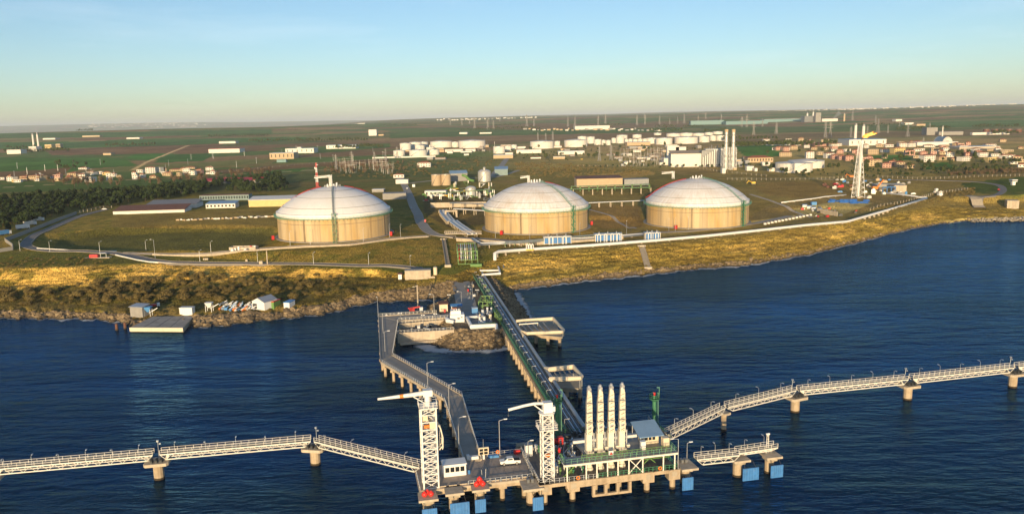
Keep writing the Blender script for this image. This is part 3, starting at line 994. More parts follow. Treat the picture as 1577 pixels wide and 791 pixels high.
    if mast is not None:
        mx_, my_, mh, reach = mast
        p = V(cx + mx_, cy + my_, zt - 2.2)
        mb = MB()
        for u in (-.8, .8):
            for w in (-.8, .8):
                mb.beam(p + V(u, w, 0), p + V(u, w, mh + 2), .22)
        for i in range(int((mh + 2) / 1.6)):
            for u0, w0, u1, w1 in ((-.8, -.8, .8, -.8), (.8, -.8, .8, .8), (.8, .8, -.8, .8), (-.8, .8, -.8, -.8)):
                mb.beam(p + V(u0, w0, i * 1.6), p + V(u1, w1, i * 1.6 + 1.6), .12)
        T.part('pipe_mast', mb, 'white_paint')
        q = p + V(0, 0, mh + 1.2)
        T.part('pipe_bridge', MB().path([q + V(reach, 0, -.9), q + V(reach * .3, 0, -.2), q + V(0, 0, .2), q + V(0, 0, -mh)], .32, 8), 'white_paint')
        T.part('bridge_truss', MB().beam(q + V(reach, .7, -1.3), q + V(0, .7, -.8), .25).beam(q + V(reach, .7, .1), q + V(0, .7, .5), .2), 'white_paint')
    # red hydrant cabinet and small pipes at the foot
    for dg in (ladder_deg - 75, ladder_deg + 62):
        a3 = R(dg)
        p = V(cx + (TR + 4.2) * math.cos(a3), cy + (TR + 4.2) * math.sin(a3), cz - .3)
        cb_ = T.part('fire_cabinet', MB().box(p, (1.6, 1.6, 2.9), a3), 'red_paint')
    return T
make_tank(*TANKS[0], 'domed gas tank with the cleanest white dome, standing above the grass bank', 'dome_white', -78, -78, (-1, 0, 8, -11), (172, 28))
make_tank(*TANKS[1], 'domed gas tank with tan stained dome between the two other tanks', 'dome_tan', -52, -52, (-5, 4, 5, -6), (30,))
make_tank(*TANKS[2], 'domed gas tank with mottled white dome on the flare tower side', 'dome_mottled', -48, -48, (-12, 30, 4, -9), (168,))

# ---------------------------------------------------------------- helpers for steelwork
class Local(Thing):
    "a thing whose parts are given in its own frame"
    def __init__(s, name, label, cat, loc, rz=0.0, group=None):
        Thing.__init__(s, name, label, cat, loc, group)
        s.e.rotation_euler = (0, 0, rz)
        s.loc = (0, 0, 0)
def rail(mb, pts, h=1.1, step=1.8, t=.07, rails=(.55, 1.1), posts=True):
    pts = [Vector(p) for p in pts]
    for a, b in zip(pts[:-1], pts[1:]):
        L_ab = (b - a).length
        n = max(1, int(round(L_ab / step)))
        for r_ in rails:
            mb.beam(a + V(0, 0, h * r_ / 1.1), b + V(0, 0, h * r_ / 1.1), t)
        if posts:
            for i in range(n + 1):
                p = lerp(a, b, i / n)
                mb.beam(p, p + V(0, 0, h), t * 1.15)
    return mb
def lattice(mb, base, top_z, w0, w1=None, bay=2.0, leg=.2, brace=.11, rz=0.0, x=True, sides=4):
    "square lattice mast (w0 at foot, w1 at head)"
    w1 = w1 or w0
    base = Vector(base)
    Ht = top_z - base.z
    n = max(1, int(round(Ht / bay)))
    def cs(i):
        k = i / n
        w = (w0 * (1 - k) + w1 * k) / 2
        out = []
        for j in range(sides):
            a = rz + 2 * PI * (j + .5) / sides
            r_ = w / math.cos(PI / sides)
            out.append(base + V(r_ * math.cos(a), r_ * math.sin(a), Ht * k))
        return out
    lv = [cs(i) for i in range(n + 1)]
    for i in range(n):
        for j in range(sides):
            k = (j + 1) % sides
            mb.beam(lv[i][j], lv[i + 1][j], leg)
            mb.beam(lv[i + 1][j], lv[i + 1][k], brace)
            mb.beam(lv[i][j], lv[i + 1][k], brace)
            if x:
                mb.beam(lv[i][k], lv[i + 1][j], brace)
    return mb
_pile_cache = {}
def pile_mesh(r, h, name='pile'):
    k = (round(r, 2), round(h, 2))
    if k not in _pile_cache:
        _pile_cache[k] = (MB().tube((0, 0, -1.5), (0, 0, h), r, n=12).mesh(name, 'pile_concrete'),
                          MB().tube((0, 0, -1.4), (0, 0, .55), r + .06, n=12).mesh('tide_band', 'weed'))
    return _pile_cache[k]
def add_pile(T, x, y, r, h):
    a, b_ = pile_mesh(r, h)
    off = T.loc
    o = obj('pile', a, T.e, (x - off[0], y - off[1], -off[2]))
    obj('tide_band', b_, o)
    return o
mat('catwalk_white', (.8, .76, .66), .5, var=.06, scale=.8, rust=.12)
mat('arm_cream', (.8, .74, .6), .5, var=.1, scale=1.2, streak=.3, rust=.35, rustc=(.25, .15, .07))
mat('pipe_grey', (.3, .33, .36), .4, .5, var=.15, scale=.6)
mat('pipe_white', (.78, .78, .76), .4, var=.06)
mat('pipe_dark', (.07, .085, .1), .4, .4, var=.2)
mat('pipe_blue', (.3, .4, .52), .3, .5, var=.15)
mat('deck_dark', (.15, .14, .13), .85, var=.25, scale=.4)
mat('deck_wood', (.4, .33, .27), .85, var=.2, scale=.5)
mat('buoy_red', (.75, .04, .03), .4, var=.1)

# berth frame: u along the berth, v inland
BA = R(11.9)
BO = V(0, 176.5, 0)
BU = V(math.cos(BA), math.sin(BA), 0); BV = V(-math.sin(BA), math.cos(BA), 0)
def B(u, v, z=0.0):
    p = BO + BU * u + BV * v
    return V(p.x, p.y, z)
DZ = 5.4

def lamp_local(mb, h, arm=1.2, dirx=1.0, r=.07):
    mb.tube((0, 0, 0), (0, 0, h), r, r * .7, 6)
    mb.tube((0, 0, h), (arm * dirx, 0, h + .25), r * .7, r * .6, 6)
    mb.box((arm * dirx + .25 * dirx, 0, h + .18), (.7, .28, .16))
    return mb

# ---------------------------------------------------------------- truss catwalks on single-pile dolphins
def catwalk(a, b_, label, z=7.0, depth=1.45, width=1.9, lamps=4, end_in=.9, group='truss catwalks'):
    a, b_ = V(a[0], a[1], 0), V(b_[0], b_[1], 0)
    d = b_ - a
    L_ab = d.length - 2 * end_in
    o = a + d.normalized() * end_in
    T = Local('catwalk', label, 'catwalk', (o.x, o.y, z), math.atan2(d.y, d.x), group)
    w = width / 2
    T.part('walk_deck', MB().box((L_ab / 2, 0, -.08), (L_ab, width - .1, .07)), 'deck_dark')
    for s in (-1, 1):
        T.part('top_chord', MB().beam((0, s * w, -.05), (L_ab, s * w, -.05), .2, .3), 'catwalk_white')
        T.part('bottom_chord', MB().beam((1.6, s * w, -depth), (L_ab - 1.6, s * w, -depth), .18, .26), 'catwalk_white')
    n = max(4, int(round(L_ab / 1.5)))
    if n % 2: n += 1
    st = L_ab / n
    up = MB().beam((0, 0, -depth), (st, 0, -.1), .11).mesh('brace', 'catwalk_white')
    dn = MB().beam((0, 0, -.1), (st, 0, -depth), .11).mesh('brace', 'catwalk_white')
    for s in (-1, 1):
        for i in range(n):
            T.inst('brace', dn if i % 2 == 0 else up, (i * st, s * w, 0))
    mb = MB()
    for i in range(1, n):
        mb.beam((i * st, -w, -depth if i % 2 else -.12), (i * st, w, -depth if i % 2 else -.12), .09)
    T.part('cross_tie', mb, 'catwalk_white', kind='stuff')
    for s in (-1, 1):
        mb = MB()
        rail(mb, [(0, s * (w + .02), 0), (L_ab, s * (w + .02), 0)], 1.15, 2.0, .075)
        T.part('railing', mb, 'catwalk_white')
    # cable tray along the walkway
    T.part('cable_tray', MB().box((L_ab / 2, -w + .35, .05), (L_ab, .35, .16)), 'steel_grey')
    lm = lamp_local(MB(), 2.6, .6, 1).mesh('lamp_post', 'galvanised')
    for i in range(lamps):
        T.inst('lamp_post', lm, ((i + .5) * L_ab / lamps, w + .05, 0), PI / 2 if i % 2 else -PI / 2)
    return T
def mooring_dolphin(x, y, rz, label, mast=True):
    T = Local('mooring_dolphin', label, 'dolphin', (x, y, 0), rz, 'single-pile mooring dolphins')
    a, bnd = pile_mesh(1.35, 4.3)
    o = obj('pile', a, T.e)
    obj('tide_band', bnd, o)
    T.part('cap', MB().prism([(-2.6, -2.6), (2.6, -2.6), (3.1, -1.9), (3.1, 2.3), (-3.1, 2.3), (-3.1, -1.9)], 4.3, 5.1), 'concrete_pale')
    mb = MB()
    for i in range(3):
        mb.box((-1.2 + i * 1.2, -1.2, 5.1), (.55, 1.5, .95)).tube((-1.2 + i * 1.2, -2.1, 5.9), (-1.2 + i * 1.2, -1.2, 6.1), .22, n=6)
    T.part('mooring_hook', mb, 'dark_steel')
    T.part('capstan', MB().lathe((1.9, .3, 5.1), [(.5, 0), (.5, .2), (.3, .35), (.3, .9), (.48, 1.05), (.01, 1.1)], 10), 'steel_grey')
    for s in (-1, 1):
        T.part('bearing', MB().box((s * 2.3, .6, 5.1), (.8, 2.2, .45)), 'concrete_grey')
        T.part('stair', MB().beam((s * 2.3, -.6, 5.3), (s * 2.9, .2, 6.9), .9, .12), 'catwalk_white')
    if mast:
        mb = MB().tube((0, 1.6, 5.1), (0, 1.6, 9.6), .1, .07, 6).box((0, 1.6, 9.6), (.5, .5, .45)).box((.5, 1.6, 8.9), (.5, .3, .3))
        T.part('light_mast', mb, 'galvanised')
    return T
PL = [(-23.0, 186.8), (-55.0, 205.6), (-94.8, 198.6), (-134.6, 191.4), (-174, 184.2)]
PR = [(40.4, 203.2), (61.4, 223.0), (87.4, 236.8), (126.8, 245.4), (166.6, 254.8), (206, 264.2)]
catwalk(PL[0], PL[1], 'white truss catwalk sloping from the gangway tower to the corner dolphin')
catwalk(PL[1], PL[2], 'white truss catwalk on the gangway-tower side, first one past the corner dolphin', lamps=5)
catwalk(PL[2], PL[3], 'white truss catwalk on the gangway-tower side, second one past the corner dolphin', lamps=6)
mooring_dolphin(*PL[1], R(-10), 'mooring dolphin where the catwalk on the gangway-tower side turns its corner')
mooring_dolphin(*PL[2], R(10), 'mooring dolphin between two catwalks in line on the gangway-tower side')
mooring_dolphin(*PL[3], R(10), 'mooring dolphin at the far end of the catwalk on the gangway-tower side')
catwalk(PR[0], PR[1], 'short white truss catwalk climbing from the blue-roofed shelter', lamps=3, z=7.4)
catwalk(PR[1], PR[2], 'white truss catwalk from the slim support pile to the angled dolphin', lamps=3, z=7.3)
catwalk(PR[2], PR[3], 'white truss catwalk on the shelter side, first one past the angled dolphin', lamps=5)
catwalk(PR[3], PR[4], 'white truss catwalk on the shelter side, second one past the angled dolphin', lamps=5)
catwalk(PR[4], PR[5], 'white truss catwalk past the last dolphin on the shelter side', lamps=4)
mooring_dolphin(*PR[2], R(22), 'mooring dolphin where the catwalk on the shelter side changes angle')
mooring_dolphin(*PR[3], R(13), 'mooring dolphin in the straight run of catwalk on the shelter side')
mooring_dolphin(*PR[4], R(13), 'mooring dolphin carrying the last bay of catwalk on the shelter side')
T = Thing('support_pile', 'slim concrete support pile under the sloping catwalk joint', 'pile', (*PR[1], 0))
add_pile(T, *PR[1], .8, 5.0)
T.part('cap', MB().box((PR[1][0], PR[1][1], 5.0), (2.6, 3.0, .7), R(32)), 'concrete_pale')
a_, b_ = B(46.5, 3.2), B(58.8, 3.0)
catwalk(a_, b_, 'low white truss catwalk between two breasting dolphins with blue fenders', z=6.6, lamps=3, end_in=.4, group='low catwalks at berth')
catwalk(B(58.6, 4.4), B(70.5, 5.2), 'short low walkway behind the two outermost blue fenders', z=6.4, depth=.5, lamps=2, end_in=.2, group='low catwalks at berth')

# ---------------------------------------------------------------- breasting dolphins with fender panels
def breasting(u0, u1, v0, v1, fu, label, buoys=0, hooks=True, zc=5.2, fh=3.3):
    c = B((u0 + u1) / 2, (v0 + v1) / 2)
    T = Local('breasting_dolphin', label, 'dolphin', c, BA, 'breasting dolphins with fenders')
    hw, hd = (u1 - u0) / 2, (v1 - v0) / 2
    a, bnd = pile_mesh(1.2, zc - 1.0)
    o = obj('pile', a, T.e, (0, .4, 0)); obj('tide_band', bnd, o)
    T.part('cap', MB().prism([(-hw, -hd), (hw, -hd), (hw * .92, hd), (-hw * .92, hd)], zc - .55, zc), 'concrete_pale')
    T.part('pile_head', MB().box((0, .3, zc - 1.6), (2.8, 2.8, 1.05)), 'concrete')
    f0, f1 = fu
    # panel centre in own frame
    pc = (f0 + f1) / 2 - (u0 + u1) / 2
    mb = MB().box((pc, -hd - .55, -.4), (f1 - f0, .3, fh + .4))
    pn = T.part('fender_panel', mb, 'blue_paint')
    for i in range(1, 6):
        x = pc - (f1 - f0) / 2 + (f1 - f0) * i / 6
        T.part('panel_joint', MB().box((x, -hd - .72, -.35), (.07, .06, fh + .3)), 'blue_light', pn)
    T.part('fender_unit', MB().tube((pc, -hd - .45, 1.9), (pc, -.6, 1.9), .8, .6, 12), 'rubber')
    for s in (-1, 1):
        T.part('chain', MB().beam((pc + s * (f1 - f0) * .35, -hd - .4, fh - .05), (pc + s * hw * .5, -hd * .6, zc - .55), .09), 'dark_steel')
    if buoys:
        for i, (bx, by, bz) in enumerate(((-.75, -.3, 0), (.8, -.35, 0), (0, .55, .0), (.1, .2, .9))[:buoys]):
            T.part('buoy', MB().lathe((bx, by, zc + bz), [(.01, 0), (.45, .12), (.7, .5), (.66, .85), (.4, 1.15), (.16, 1.25), (.14, 1.4), (.01, 1.42)], 12), 'buoy_red', smooth=True)
    if hooks:
        T.part('mooring_hook', MB().box((-.5, hd * .5, zc), (.6, 1.2, .9)).box((.5, hd * .5, zc), (.6, 1.2, .9)), 'steel_grey')
    return T
breasting(-23.2, -18.6, .6, 5.0, (-22.6, -19.1), 'breasting dolphin with three red buoys below the gangway tower', 3, False)
breasting(-16.8, -12.3, 1.8, 6.2, (-15.9, -11.3), 'breasting dolphin with bare grey cap beside the gangway tower', 0, False, 5.4)
breasting(-10.4, -6.1, 2.2, 6.8, (-9.9, -7.3), 'breasting dolphin with red buoys in front of the service deck', 4, True, 5.4)
breasting(1.5, 6.6, -.2, 5.2, (3.6, 6.2), 'breasting dolphin between the service deck and the loading deck')
breasting(42.2, 46.6, .6, 6.2, (42.0, 44.9), 'breasting dolphin at the shelter end of the loading deck')
breasting(56.8, 61.4, 1.6, 6.2, (58.9, 63.3), 'breasting dolphin with the widest blue panel beyond the low catwalk')
breasting(65.8, 70.2, 1.4, 6.0, (66.6, 70.0), 'outermost breasting dolphin with tall light mast')
T = Thing('light_mast', 'white twin-leg mast on the outermost breasting dolphin', 'mast', B(67.5, 4.4, 5.2))
mb = MB()
for s in (-.35, .35):
    mb.beam(B(67.5 + s, 4.4, 5.2), B(67.5 + s * .6, 4.4, 10.2), .13)
for i in range(5):
    mb.beam(B(67.15, 4.4, 5.9 + i), B(67.85, 4.4, 5.9 + i), .08)
T.part('mast_frame', mb, 'catwalk_white')
T.part('lamp_head', MB().box(B(67.5, 4.4, 10.2), (.9, .4, .4), BA), 'white_clean')

# ---------------------------------------------------------------- service deck
T = Thing('service_deck', 'dark planked service deck carrying the white pickup and cabin', 'jetty deck', B(-8, 12, DZ - 1.2))
T.part('slab', MB().prism([B(*p)[:2] for p in ((-22.6, 5.2), (5.4, 5.2), (6.0, 20.8), (-15.5, 21.4), (-15.5, 18.6), (-22.6, 18.6))], DZ - .7, DZ - .08), 'concrete_pale')
for i in range(14):      # deck planks in two-metre bays
    u = -22.5 + i * 1.985
    T.part('deck_bay', MB().prism([B(u + .03, 5.5)[:2], B(u + 1.95, 5.5)[:2], B(u + 1.95, 18.4 if u < -15.5 else 20.6)[:2], B(u + .03, 18.4 if u < -15.5 else 20.6)[:2]], DZ - .08, DZ), 'deck_wood')
T.part('front_beam', MB().beam(B(-22.4, 5.6, DZ - 1.05), B(5.2, 5.6, DZ - 1.05), .8, .7), 'pile_concrete')
for u in (-20.5, -14, -8.2, -2.3, 3.2):
    for v in (6.6, 12.5, 18.2):
        o = T.part('pile_cap', MB().box(B(u, v, DZ - 2.1), (2.0, 2.0, 1.4), BA), 'pile_concrete')
        p = B(u, v)
        add_pile(T, p.x, p.y, .62, DZ - 2.0)
mb = MB()
rail(mb, [B(-10.8, 5.4, DZ), B(5.2, 5.4, DZ)], 1.1, 1.3, .1)
T.part('front_railing', mb, 'galvanised')
mb = MB()
rail(mb, [B(-3.4, 20.6, DZ), B(5.8, 20.6, DZ), B(5.3, 6, DZ)], 1.1, 1.6, .1)
rail(mb, [B(-22.4, 18.2, DZ), B(-22.4, 5.4, DZ)], 1.1, 1.6, .1)
T.part('side_railing', mb, 'galvanised')
mb = MB()
for u in np.arange(-18, 5, 2.6):
    mb.beam(B(u, 6.1, DZ + .12), B(u + 1.9, 6.1, DZ + .12), .28, .24)
T.part('kerb', mb, 'concrete_pale', kind='stuff')

# cabin
def cabin(name, label, cat, c, size, rz, roof='white_clean', wall='white_clean', wins=3, flat=True):
    T = Local(name, label, cat, c, rz)
    x, y, z = size
    T.part('wall', MB().box((0, 0, 0), (x, y, z)), wall)
    if flat:
        T.part('roof', MB().box((0, 0, z), (x + .4, y + .4, .22)), roof)
    for i in range(wins):
        w = T.part('window', MB().box((-x / 2 + x * (i + .75) / (wins + .5), -y / 2 - .03, z * .4), (x / (wins + 1.6), .06, z * .42)), 'glass_dark')
    return T
cabin('guard_cabin', 'white prefabricated cabin beside the gangway tower', 'cabin', B(-13.2, 12.8, DZ), (5.6, 3.4, 2.9), BA, wins=4)
# pickup
def pickup(name, label, c, rz, m='white_clean', group=None):
    T = Local(name, label, 'pickup', c, rz, group)
    body = [(-2.6, .45), (2.35, .45), (2.6, .6), (2.62, .95), (2.5, 1.08), (1.45, 1.18), (.75, 1.78), (-.75, 1.82), (-.95, 1.2), (-2.6, 1.15)]
    mb = MB()
    n = len(body)
    w = .92
    vs_ = []
    for s in (-1, 1):
        for (x, z) in body:
            k = .86 if z > 1.5 else 1
            vs_.append((x, s * w * k, z))
    mb.add(vs_, [tuple(range(n)), tuple(range(2 * n - 1, n - 1, -1))] + [(i, n + i, n + (i + 1) % n, (i + 1) % n) for i in range(n)])
    T.part('body', mb, m)
    T.part('cargo_bed', MB().box((-1.75, 0, 1.12), (1.5, 1.55, .1)), 'rubber')
    for s in (-1, 1):
        T.part('side_window', MB().box((.0, s * .85, 1.28), (1.25, .06, .42)), 'glass_dark')
        T.part('headlight', MB().box((2.58, s * .7, .78), (.08, .34, .18)), 'white_clean')
        for x in (-1.65, 1.6):
            wv = T.part('wheel', MB().tube((x, s * .72, .38), (x, s * .98, .38), .38, n=14), 'rubber')
            T.part('rim', MB().tube((x, s * .975, .38), (x, s * 1.0, .38), .22, n=10), 'galvanised', wv)
    T.part('windscreen', MB().add([(1.42, -.74, 1.24), (1.42, .74, 1.24), (.82, .7, 1.74), (.82, -.7, 1.74)], [(0, 1, 2, 3)]), 'glass_dark')
    T.part('bumper', MB().box((2.6, 0, .38), (.18, 1.8, .28)), 'dark_steel')
    return T
pickup('pickup_truck', 'white double-cab pickup parked on the service deck', B(1.4, 14.6, DZ), BA + R(176))
T = Thing('control_panel', 'pale framed window panel board on a post at the deck edge', 'panel', B(-4.6, 19.2, DZ))
T.part('post', MB().box(B(-4.6, 19.2, DZ), (.5, .4, 1.2), BA), 'white_paint')
fr = T.part('frame', MB().box(B(-4.6, 19.2, DZ + 1.2), (2.7, .5, 2.0), BA), 'cream_paint')
for i in (-1, 1):
    for k in (0, 1):
        T.part('pane', MB().box(B(-4.6 + i * .6, 18.93, DZ + 1.4 + k * .85), (.95, .06, .65), BA), 'glass_dark', fr)
T.part('aerial', MB().tube(B(-4.6, 19.2, DZ + 3.2), B(-4.6, 19.2, DZ + 5.4), .06, n=6), 'galvanised')
tag(obj('storage_box', MB().box(B(-7.4, 19.7, DZ), (3.0, 1.0, .9), BA).box(B(-8.6, 19.7, DZ + .9), (.7, .8, .5), BA).mesh('storage_box', 'white_clean')), 'low white storage box beside the road end of the service deck', 'box')
tag(obj('steel_tray', MB().box(B(-1.9, 19.8, DZ), (2.8, 1.2, .35), BA).box(B(-1.9, 19.8, DZ + .35), (2.4, .9, .15), BA).mesh('steel_tray', 'blue_light')), 'flat pale blue steel tray under the tall deck lamp', 'tray')
T = Thing('life_ring', 'orange-red life ring stand beside the tall deck lamp', 'life ring', B(-.7, 20.2, DZ))
T.part('post', MB().beam(B(-.7, 20.2, DZ), B(-.7, 20.2, DZ + 1.2), .1), 'white_paint')
T.part('ring', MB().path([B(-.7 + .4 * math.cos(i * PI / 6), 20.1, DZ + 1.15 + .4 * math.sin(i * PI / 6)) for i in range(13)], .13, 6), 'orange_paint')
T = Thing('water_barrel', 'small blue barrel standing on the service deck', 'barrel', B(-9.6, 11.6, DZ))
T.part('drum', MB().lathe(B(-9.6, 11.6, DZ), [(.01, 0), (.32, 0), (.34, .3), (.32, .5), (.34, .7), (.32, 1), (.01, 1)], 12), 'blue_paint')
T.part('lid', MB().lathe(B(-9.6, 11.6, DZ + 1.0), [(.3, 0), (.3, .08), (.01, .1)], 12), 'dark_steel')
T = Thing('instrument_cabinet', 'white double cabinet at the edge between service and loading decks', 'cabinet', B(7.2, 18.6, DZ))
T.part('case', MB().box(B(7.2, 18.6, DZ), (1.8, 1.6, 3.0), BA), 'white_clean')
T.part('door', MB().box(B(7.2, 17.75, DZ + .3), (1.5, .06, 2.3), BA), 'white_paint')
T.part('roof', MB().box(B(7.2, 18.6, DZ + 3.0), (2.1, 1.9, .15), BA), 'steel_grey')
tag(obj('red_hose_box', MB().box(B(4.4, 20.1, DZ + .2), (1.7, .7, .9), BA).box(B(4.4, 20.1, DZ), (1.2, .5, .2), BA).mesh('red_hose_box', 'red_paint')), 'red fire hose box on the railing behind the pickup', 'hose box')
tag(obj('blue_hatch', MB().box(B(-6.8, 6.5, DZ), (.9, .5, 1.0), BA).beam(B(-7.2, 6.4, DZ + .9), B(-7.4, 6.2, DZ + 3.2), .16).beam(B(-6.4, 6.4, DZ + .9), B(-6.3, 6.2, DZ + 3.3), .16).mesh('blue_hatch', 'galvanised')), 'pair of pale upright davits above the red buoys', 'davit')

def tall_lamp(name, label, c, h, dirv, cat='lamp post', group=None, arm=1.4, r=.13):
    T = Local(name, label, cat, c, math.atan2(dirv[1], dirv[0]), group)
    T.part('pole', MB().tube((0, 0, 0), (0, 0, h), r, r * .6, 8), 'galvanised')
    T.part('base_plate', MB().box((0, 0, 0), (.5, .5, .12)), 'galvanised')
    T.part('bracket_arm', MB().tube((0, 0, h), (arm, 0, h + .35), r * .6, r * .5, 6), 'galvanised')
    T.part('lamp_head', MB().box((arm + .3, 0, h + .25), (.9, .34, .2)), 'white_clean')
    return T
tall_lamp('deck_lamp', 'tall single lamp pole at the back edge of the service deck', B(-.1, 20.3, DZ), 9.5, BU)

# ---------------------------------------------------------------- gangway tower
gt = B(-19.6, 7.6, DZ)
T = Thing('gangway_tower', 'tall white lattice gangway tower with a pale jib crane on top', 'tower', gt)
GH = 20.0
w = 3.5
mb = MB()
corners = [gt + BU * (sx * w / 2) + BV * (sy * w / 2) for sx in (-1, 1) for sy in (-1, 1)]
for q in corners:
    T.part('tower_leg', MB().beam(q, q + V(0, 0, GH), .34), 'white_paint')
levels = [0, 1.9, 3.6, 5.2, 6.8, 8.4, 10, 11.6, 13.2, 14.8, 16.6, 18.4, 20.0]
for i, z in enumerate(levels):
    for a, b_ in ((0, 2), (2, 3), (3, 1), (1, 0)):
        T.part('ring_beam', MB().beam(corners[a] + V(0, 0, z), corners[b_] + V(0, 0, z), .2), 'white_paint')
for i in range(len(levels) - 1):
    z0_, z1_ = levels[i], levels[i + 1]
    for a, b_ in ((0, 2), (2, 3), (3, 1), (1, 0)):
        mb = MB()
        if i in (9, 10) and (a, b_) == (0, 2):
            continue
        mb.beam(corners[a] + V(0, 0, z0_), corners[b_] + V(0, 0, z1_), .14)
        mb.beam(corners[b_] + V(0, 0, z0_), corners[a] + V(0, 0, z1_), .14)
        T.part('cross_brace', mb, 'white_paint')
for i in range(1, len(levels) - 1):     # stair flights and landings inside
    z0_, z1_ = levels[i], levels[i + 1]
    s = 1 if i % 2 else -1
    T.part('stair_flight', MB().beam(gt + BU * (-1.1 * s) + BV * .5 + V(0, 0, z0_), gt + BU * (1.1 * s) + BV * .5 + V(0, 0, z1_), .8, .14), 'white_paint')
    T.part('landing', MB().box(gt + BU * (1.25 * s) + V(0, 0, z1_ - .1), (.9, 2.6, .12), BA), 'white_paint')
hd = gt + V(0, 0, 14.9)
T.part('machine_cabin', MB().box(hd + BU * .9 + BV * -.2, (1.5, 2.6, 1.6), BA).box(hd + BU * -.9 + V(0, 0, 1.9), (1.4, 2.4, 1.4), BA), 'cream_paint')
T.part('winch', MB().tube(hd + BU * -1.2 + BV * -1.3 + V(0, 0, .6), hd + BU * .1 + BV * -1.3 + V(0, 0, .6), .45, n=10), 'orange_paint')
top = gt + V(0, 0, GH)
T.part('top_platform', MB().box(top, (4.4, 4.4, .2), BA), 'white_paint')
mb = MB()
tp = [top + BU * (sx * 2.15) + BV * (sy * 2.15) + V(0, 0, .2) for sx, sy in ((-1, -1), (1, -1), (1, 1), (-1, 1), (-1, -1))]
rail(mb, tp, 1.2, 1.1, .09)
T.part('top_railing', mb, 'white_paint')
T.part('crane_pedestal', MB().tube(top + V(0, 0, .2), top + V(0, 0, 2.6), .75, .6, 12), 'white_clean')
T.part('crane_cab', MB().box(top + BU * .1 + V(0, 0, 2.6), (2.2, 1.7, 1.5), BA), 'white_clean')
j0 = top + BU * -.9 + V(0, 0, 3.3); j1 = top + BU * -4.2 + V(0, 0, 3.1); j2 = top + BU * -11.5 + BV * 1.0 + V(0, 0, 2.5)
jb = T.part('jib', MB().tube(j0, j1, .55, .5, 10).tube(j1, j2, .5, .26, 10), 'white_clean')
T.part('jib_band', MB().tube(lerp(j1, j2, .18), lerp(j1, j2, .3), .49, .465, 10), 'orange_paint', jb)
T.part('jib_strut', MB().beam(top + V(-.4, 0, .6), lerp(j0, j1, .8) - V(0, 0, .3), .2), 'white_clean', jb)
# folded gangway hanging on the outer side
gg = gt + BU * (w / 2 + .5)
mb = MB()
for i in range(8):
    z = 9.6 + i * .55
    mb.beam(gg + BV * (-1.1) + V(.25, 0, z), gg + BV * 1.1 + V(.35, 0, z + .3), .12)
for sgn in (-1, 1):
    mb.path([gg + BV * sgn * .9 + V(.1, 0, 9.2), gg + BV * sgn * .9 + V(.9, 0, 10.2), gg + BV * sgn * .9 + V(1.0, 0, 12.2), gg + BV * sgn * .9 + V(.5, 0, 14.6), gg + BV * sgn * .9 + V(0, 0, 15.4)], .16, 6)
T.part('gangway', mb, 'arm_cream')
mb = MB()
for i in range(9):
    a0 = -.9 + i * .28
    mb.beam(gg + V(.55 + .55 * math.cos(a0), 0, 10.2 + 1.6 * math.sin(a0)), gg + V(.55 + .55 * math.cos(a0 + .28), 0, 10.2 + 1.6 * math.sin(a0 + .28)), .2)
T.part('hose_reel', mb, 'arm_cream')

# ---------------------------------------------------------------- loading deck
T = Thing('loading_deck', 'concrete loading deck with stepped front beam under the four loading arms', 'jetty deck', B(24, 15, DZ - 1.2))
T.part('slab', MB().prism([B(*p)[:2] for p in ((5.8, 1.2), (41.2, 1.2), (41.2, 19), (47.4, 19.4), (47.4, 30), (15, 30), (6.4, 23))], DZ - .7, DZ), 'deck_dark')
T.part('front_beam', MB().beam(B(12.4, 1.1, DZ - .75), B(34.6, 1.1, DZ - .75), .7, 1.7), 'pile_concrete')
T.part('edge_beam', MB().beam(B(5.6, 1.25, DZ - .45), B(12.4, 1.25, DZ - .45), .6, .9), 'pile_concrete')
T.part('edge_beam', MB().beam(B(34.6, 1.25, DZ - .45), B(41.3, 1.25, DZ - .45), .6, .9), 'pile_concrete')
for u in (7.2, 14.2, 33.4, 40.2):
    o = T.part('pile_cap', MB().box(B(u, 1.9, DZ - 2.6), (3.0, 2.4, 2.6), BA), 'pile_concrete')
    T.part('inspection_plate', MB().box(B(u, .66, DZ - 1.7), (1.3, .06, 1.3), BA), 'concrete', o)
    for v in (2.0, 11, 20, 27.5):
        if v > 3: T.part('pile_cap', MB().box(B(u, v, DZ - 2.1), (2.4, 2.4, 1.4), BA), 'pile_concrete')
        p = B(u, v)
        add_pile(T, p.x, p.y, .72, DZ - 2.0)
for i in range(4):
    T.part('fender_frame_post', MB().box(B(19.2 + i * 3.1, .9, 1.1), (.7, .8, DZ - 2.6), BA), 'pile_concrete')
T.part('fender_frame_sill', MB().beam(B(18.9, .9, 1.2), B(28.9, .9, 1.2), .7, .6), 'pile_concrete')
for u in (20.7, 23.8, 26.9):
    p = B(u, 4)
    add_pile(T, p.x, p.y, .6, DZ - 1.2)
mb = MB(); rail(mb, [B(20.6, 1.1, DZ + .1), B(41.1, 1.1, DZ + .1), B(41.1, 19, DZ + .1)], 1.15, 1.1, .11)
T.part('green_railing', mb, 'green_paint')
mb = MB(); rail(mb, [B(6.0, 22, DZ), B(5.9, 1.2, DZ + .05), B(20.5, 1.1, DZ + .05)], 1.15, 1.2, .1)
T.part('galvanised_railing', mb, 'galvanised')
mb = MB(); rail(mb, [B(47.2, 19.6, DZ), B(47.2, 29.8, DZ), B(15, 29.8, DZ)], 1.1, 1.8, .09)
T.part('back_railing', mb, 'green_paint')
for u in (15.4, 36.5):
    T.part('life_ring', MB().path([B(u + .4 * math.cos(i * PI / 6), 1.0, DZ + .75 + .4 * math.sin(i * PI / 6)) for i in range(13)], .14, 6), 'orange_paint')

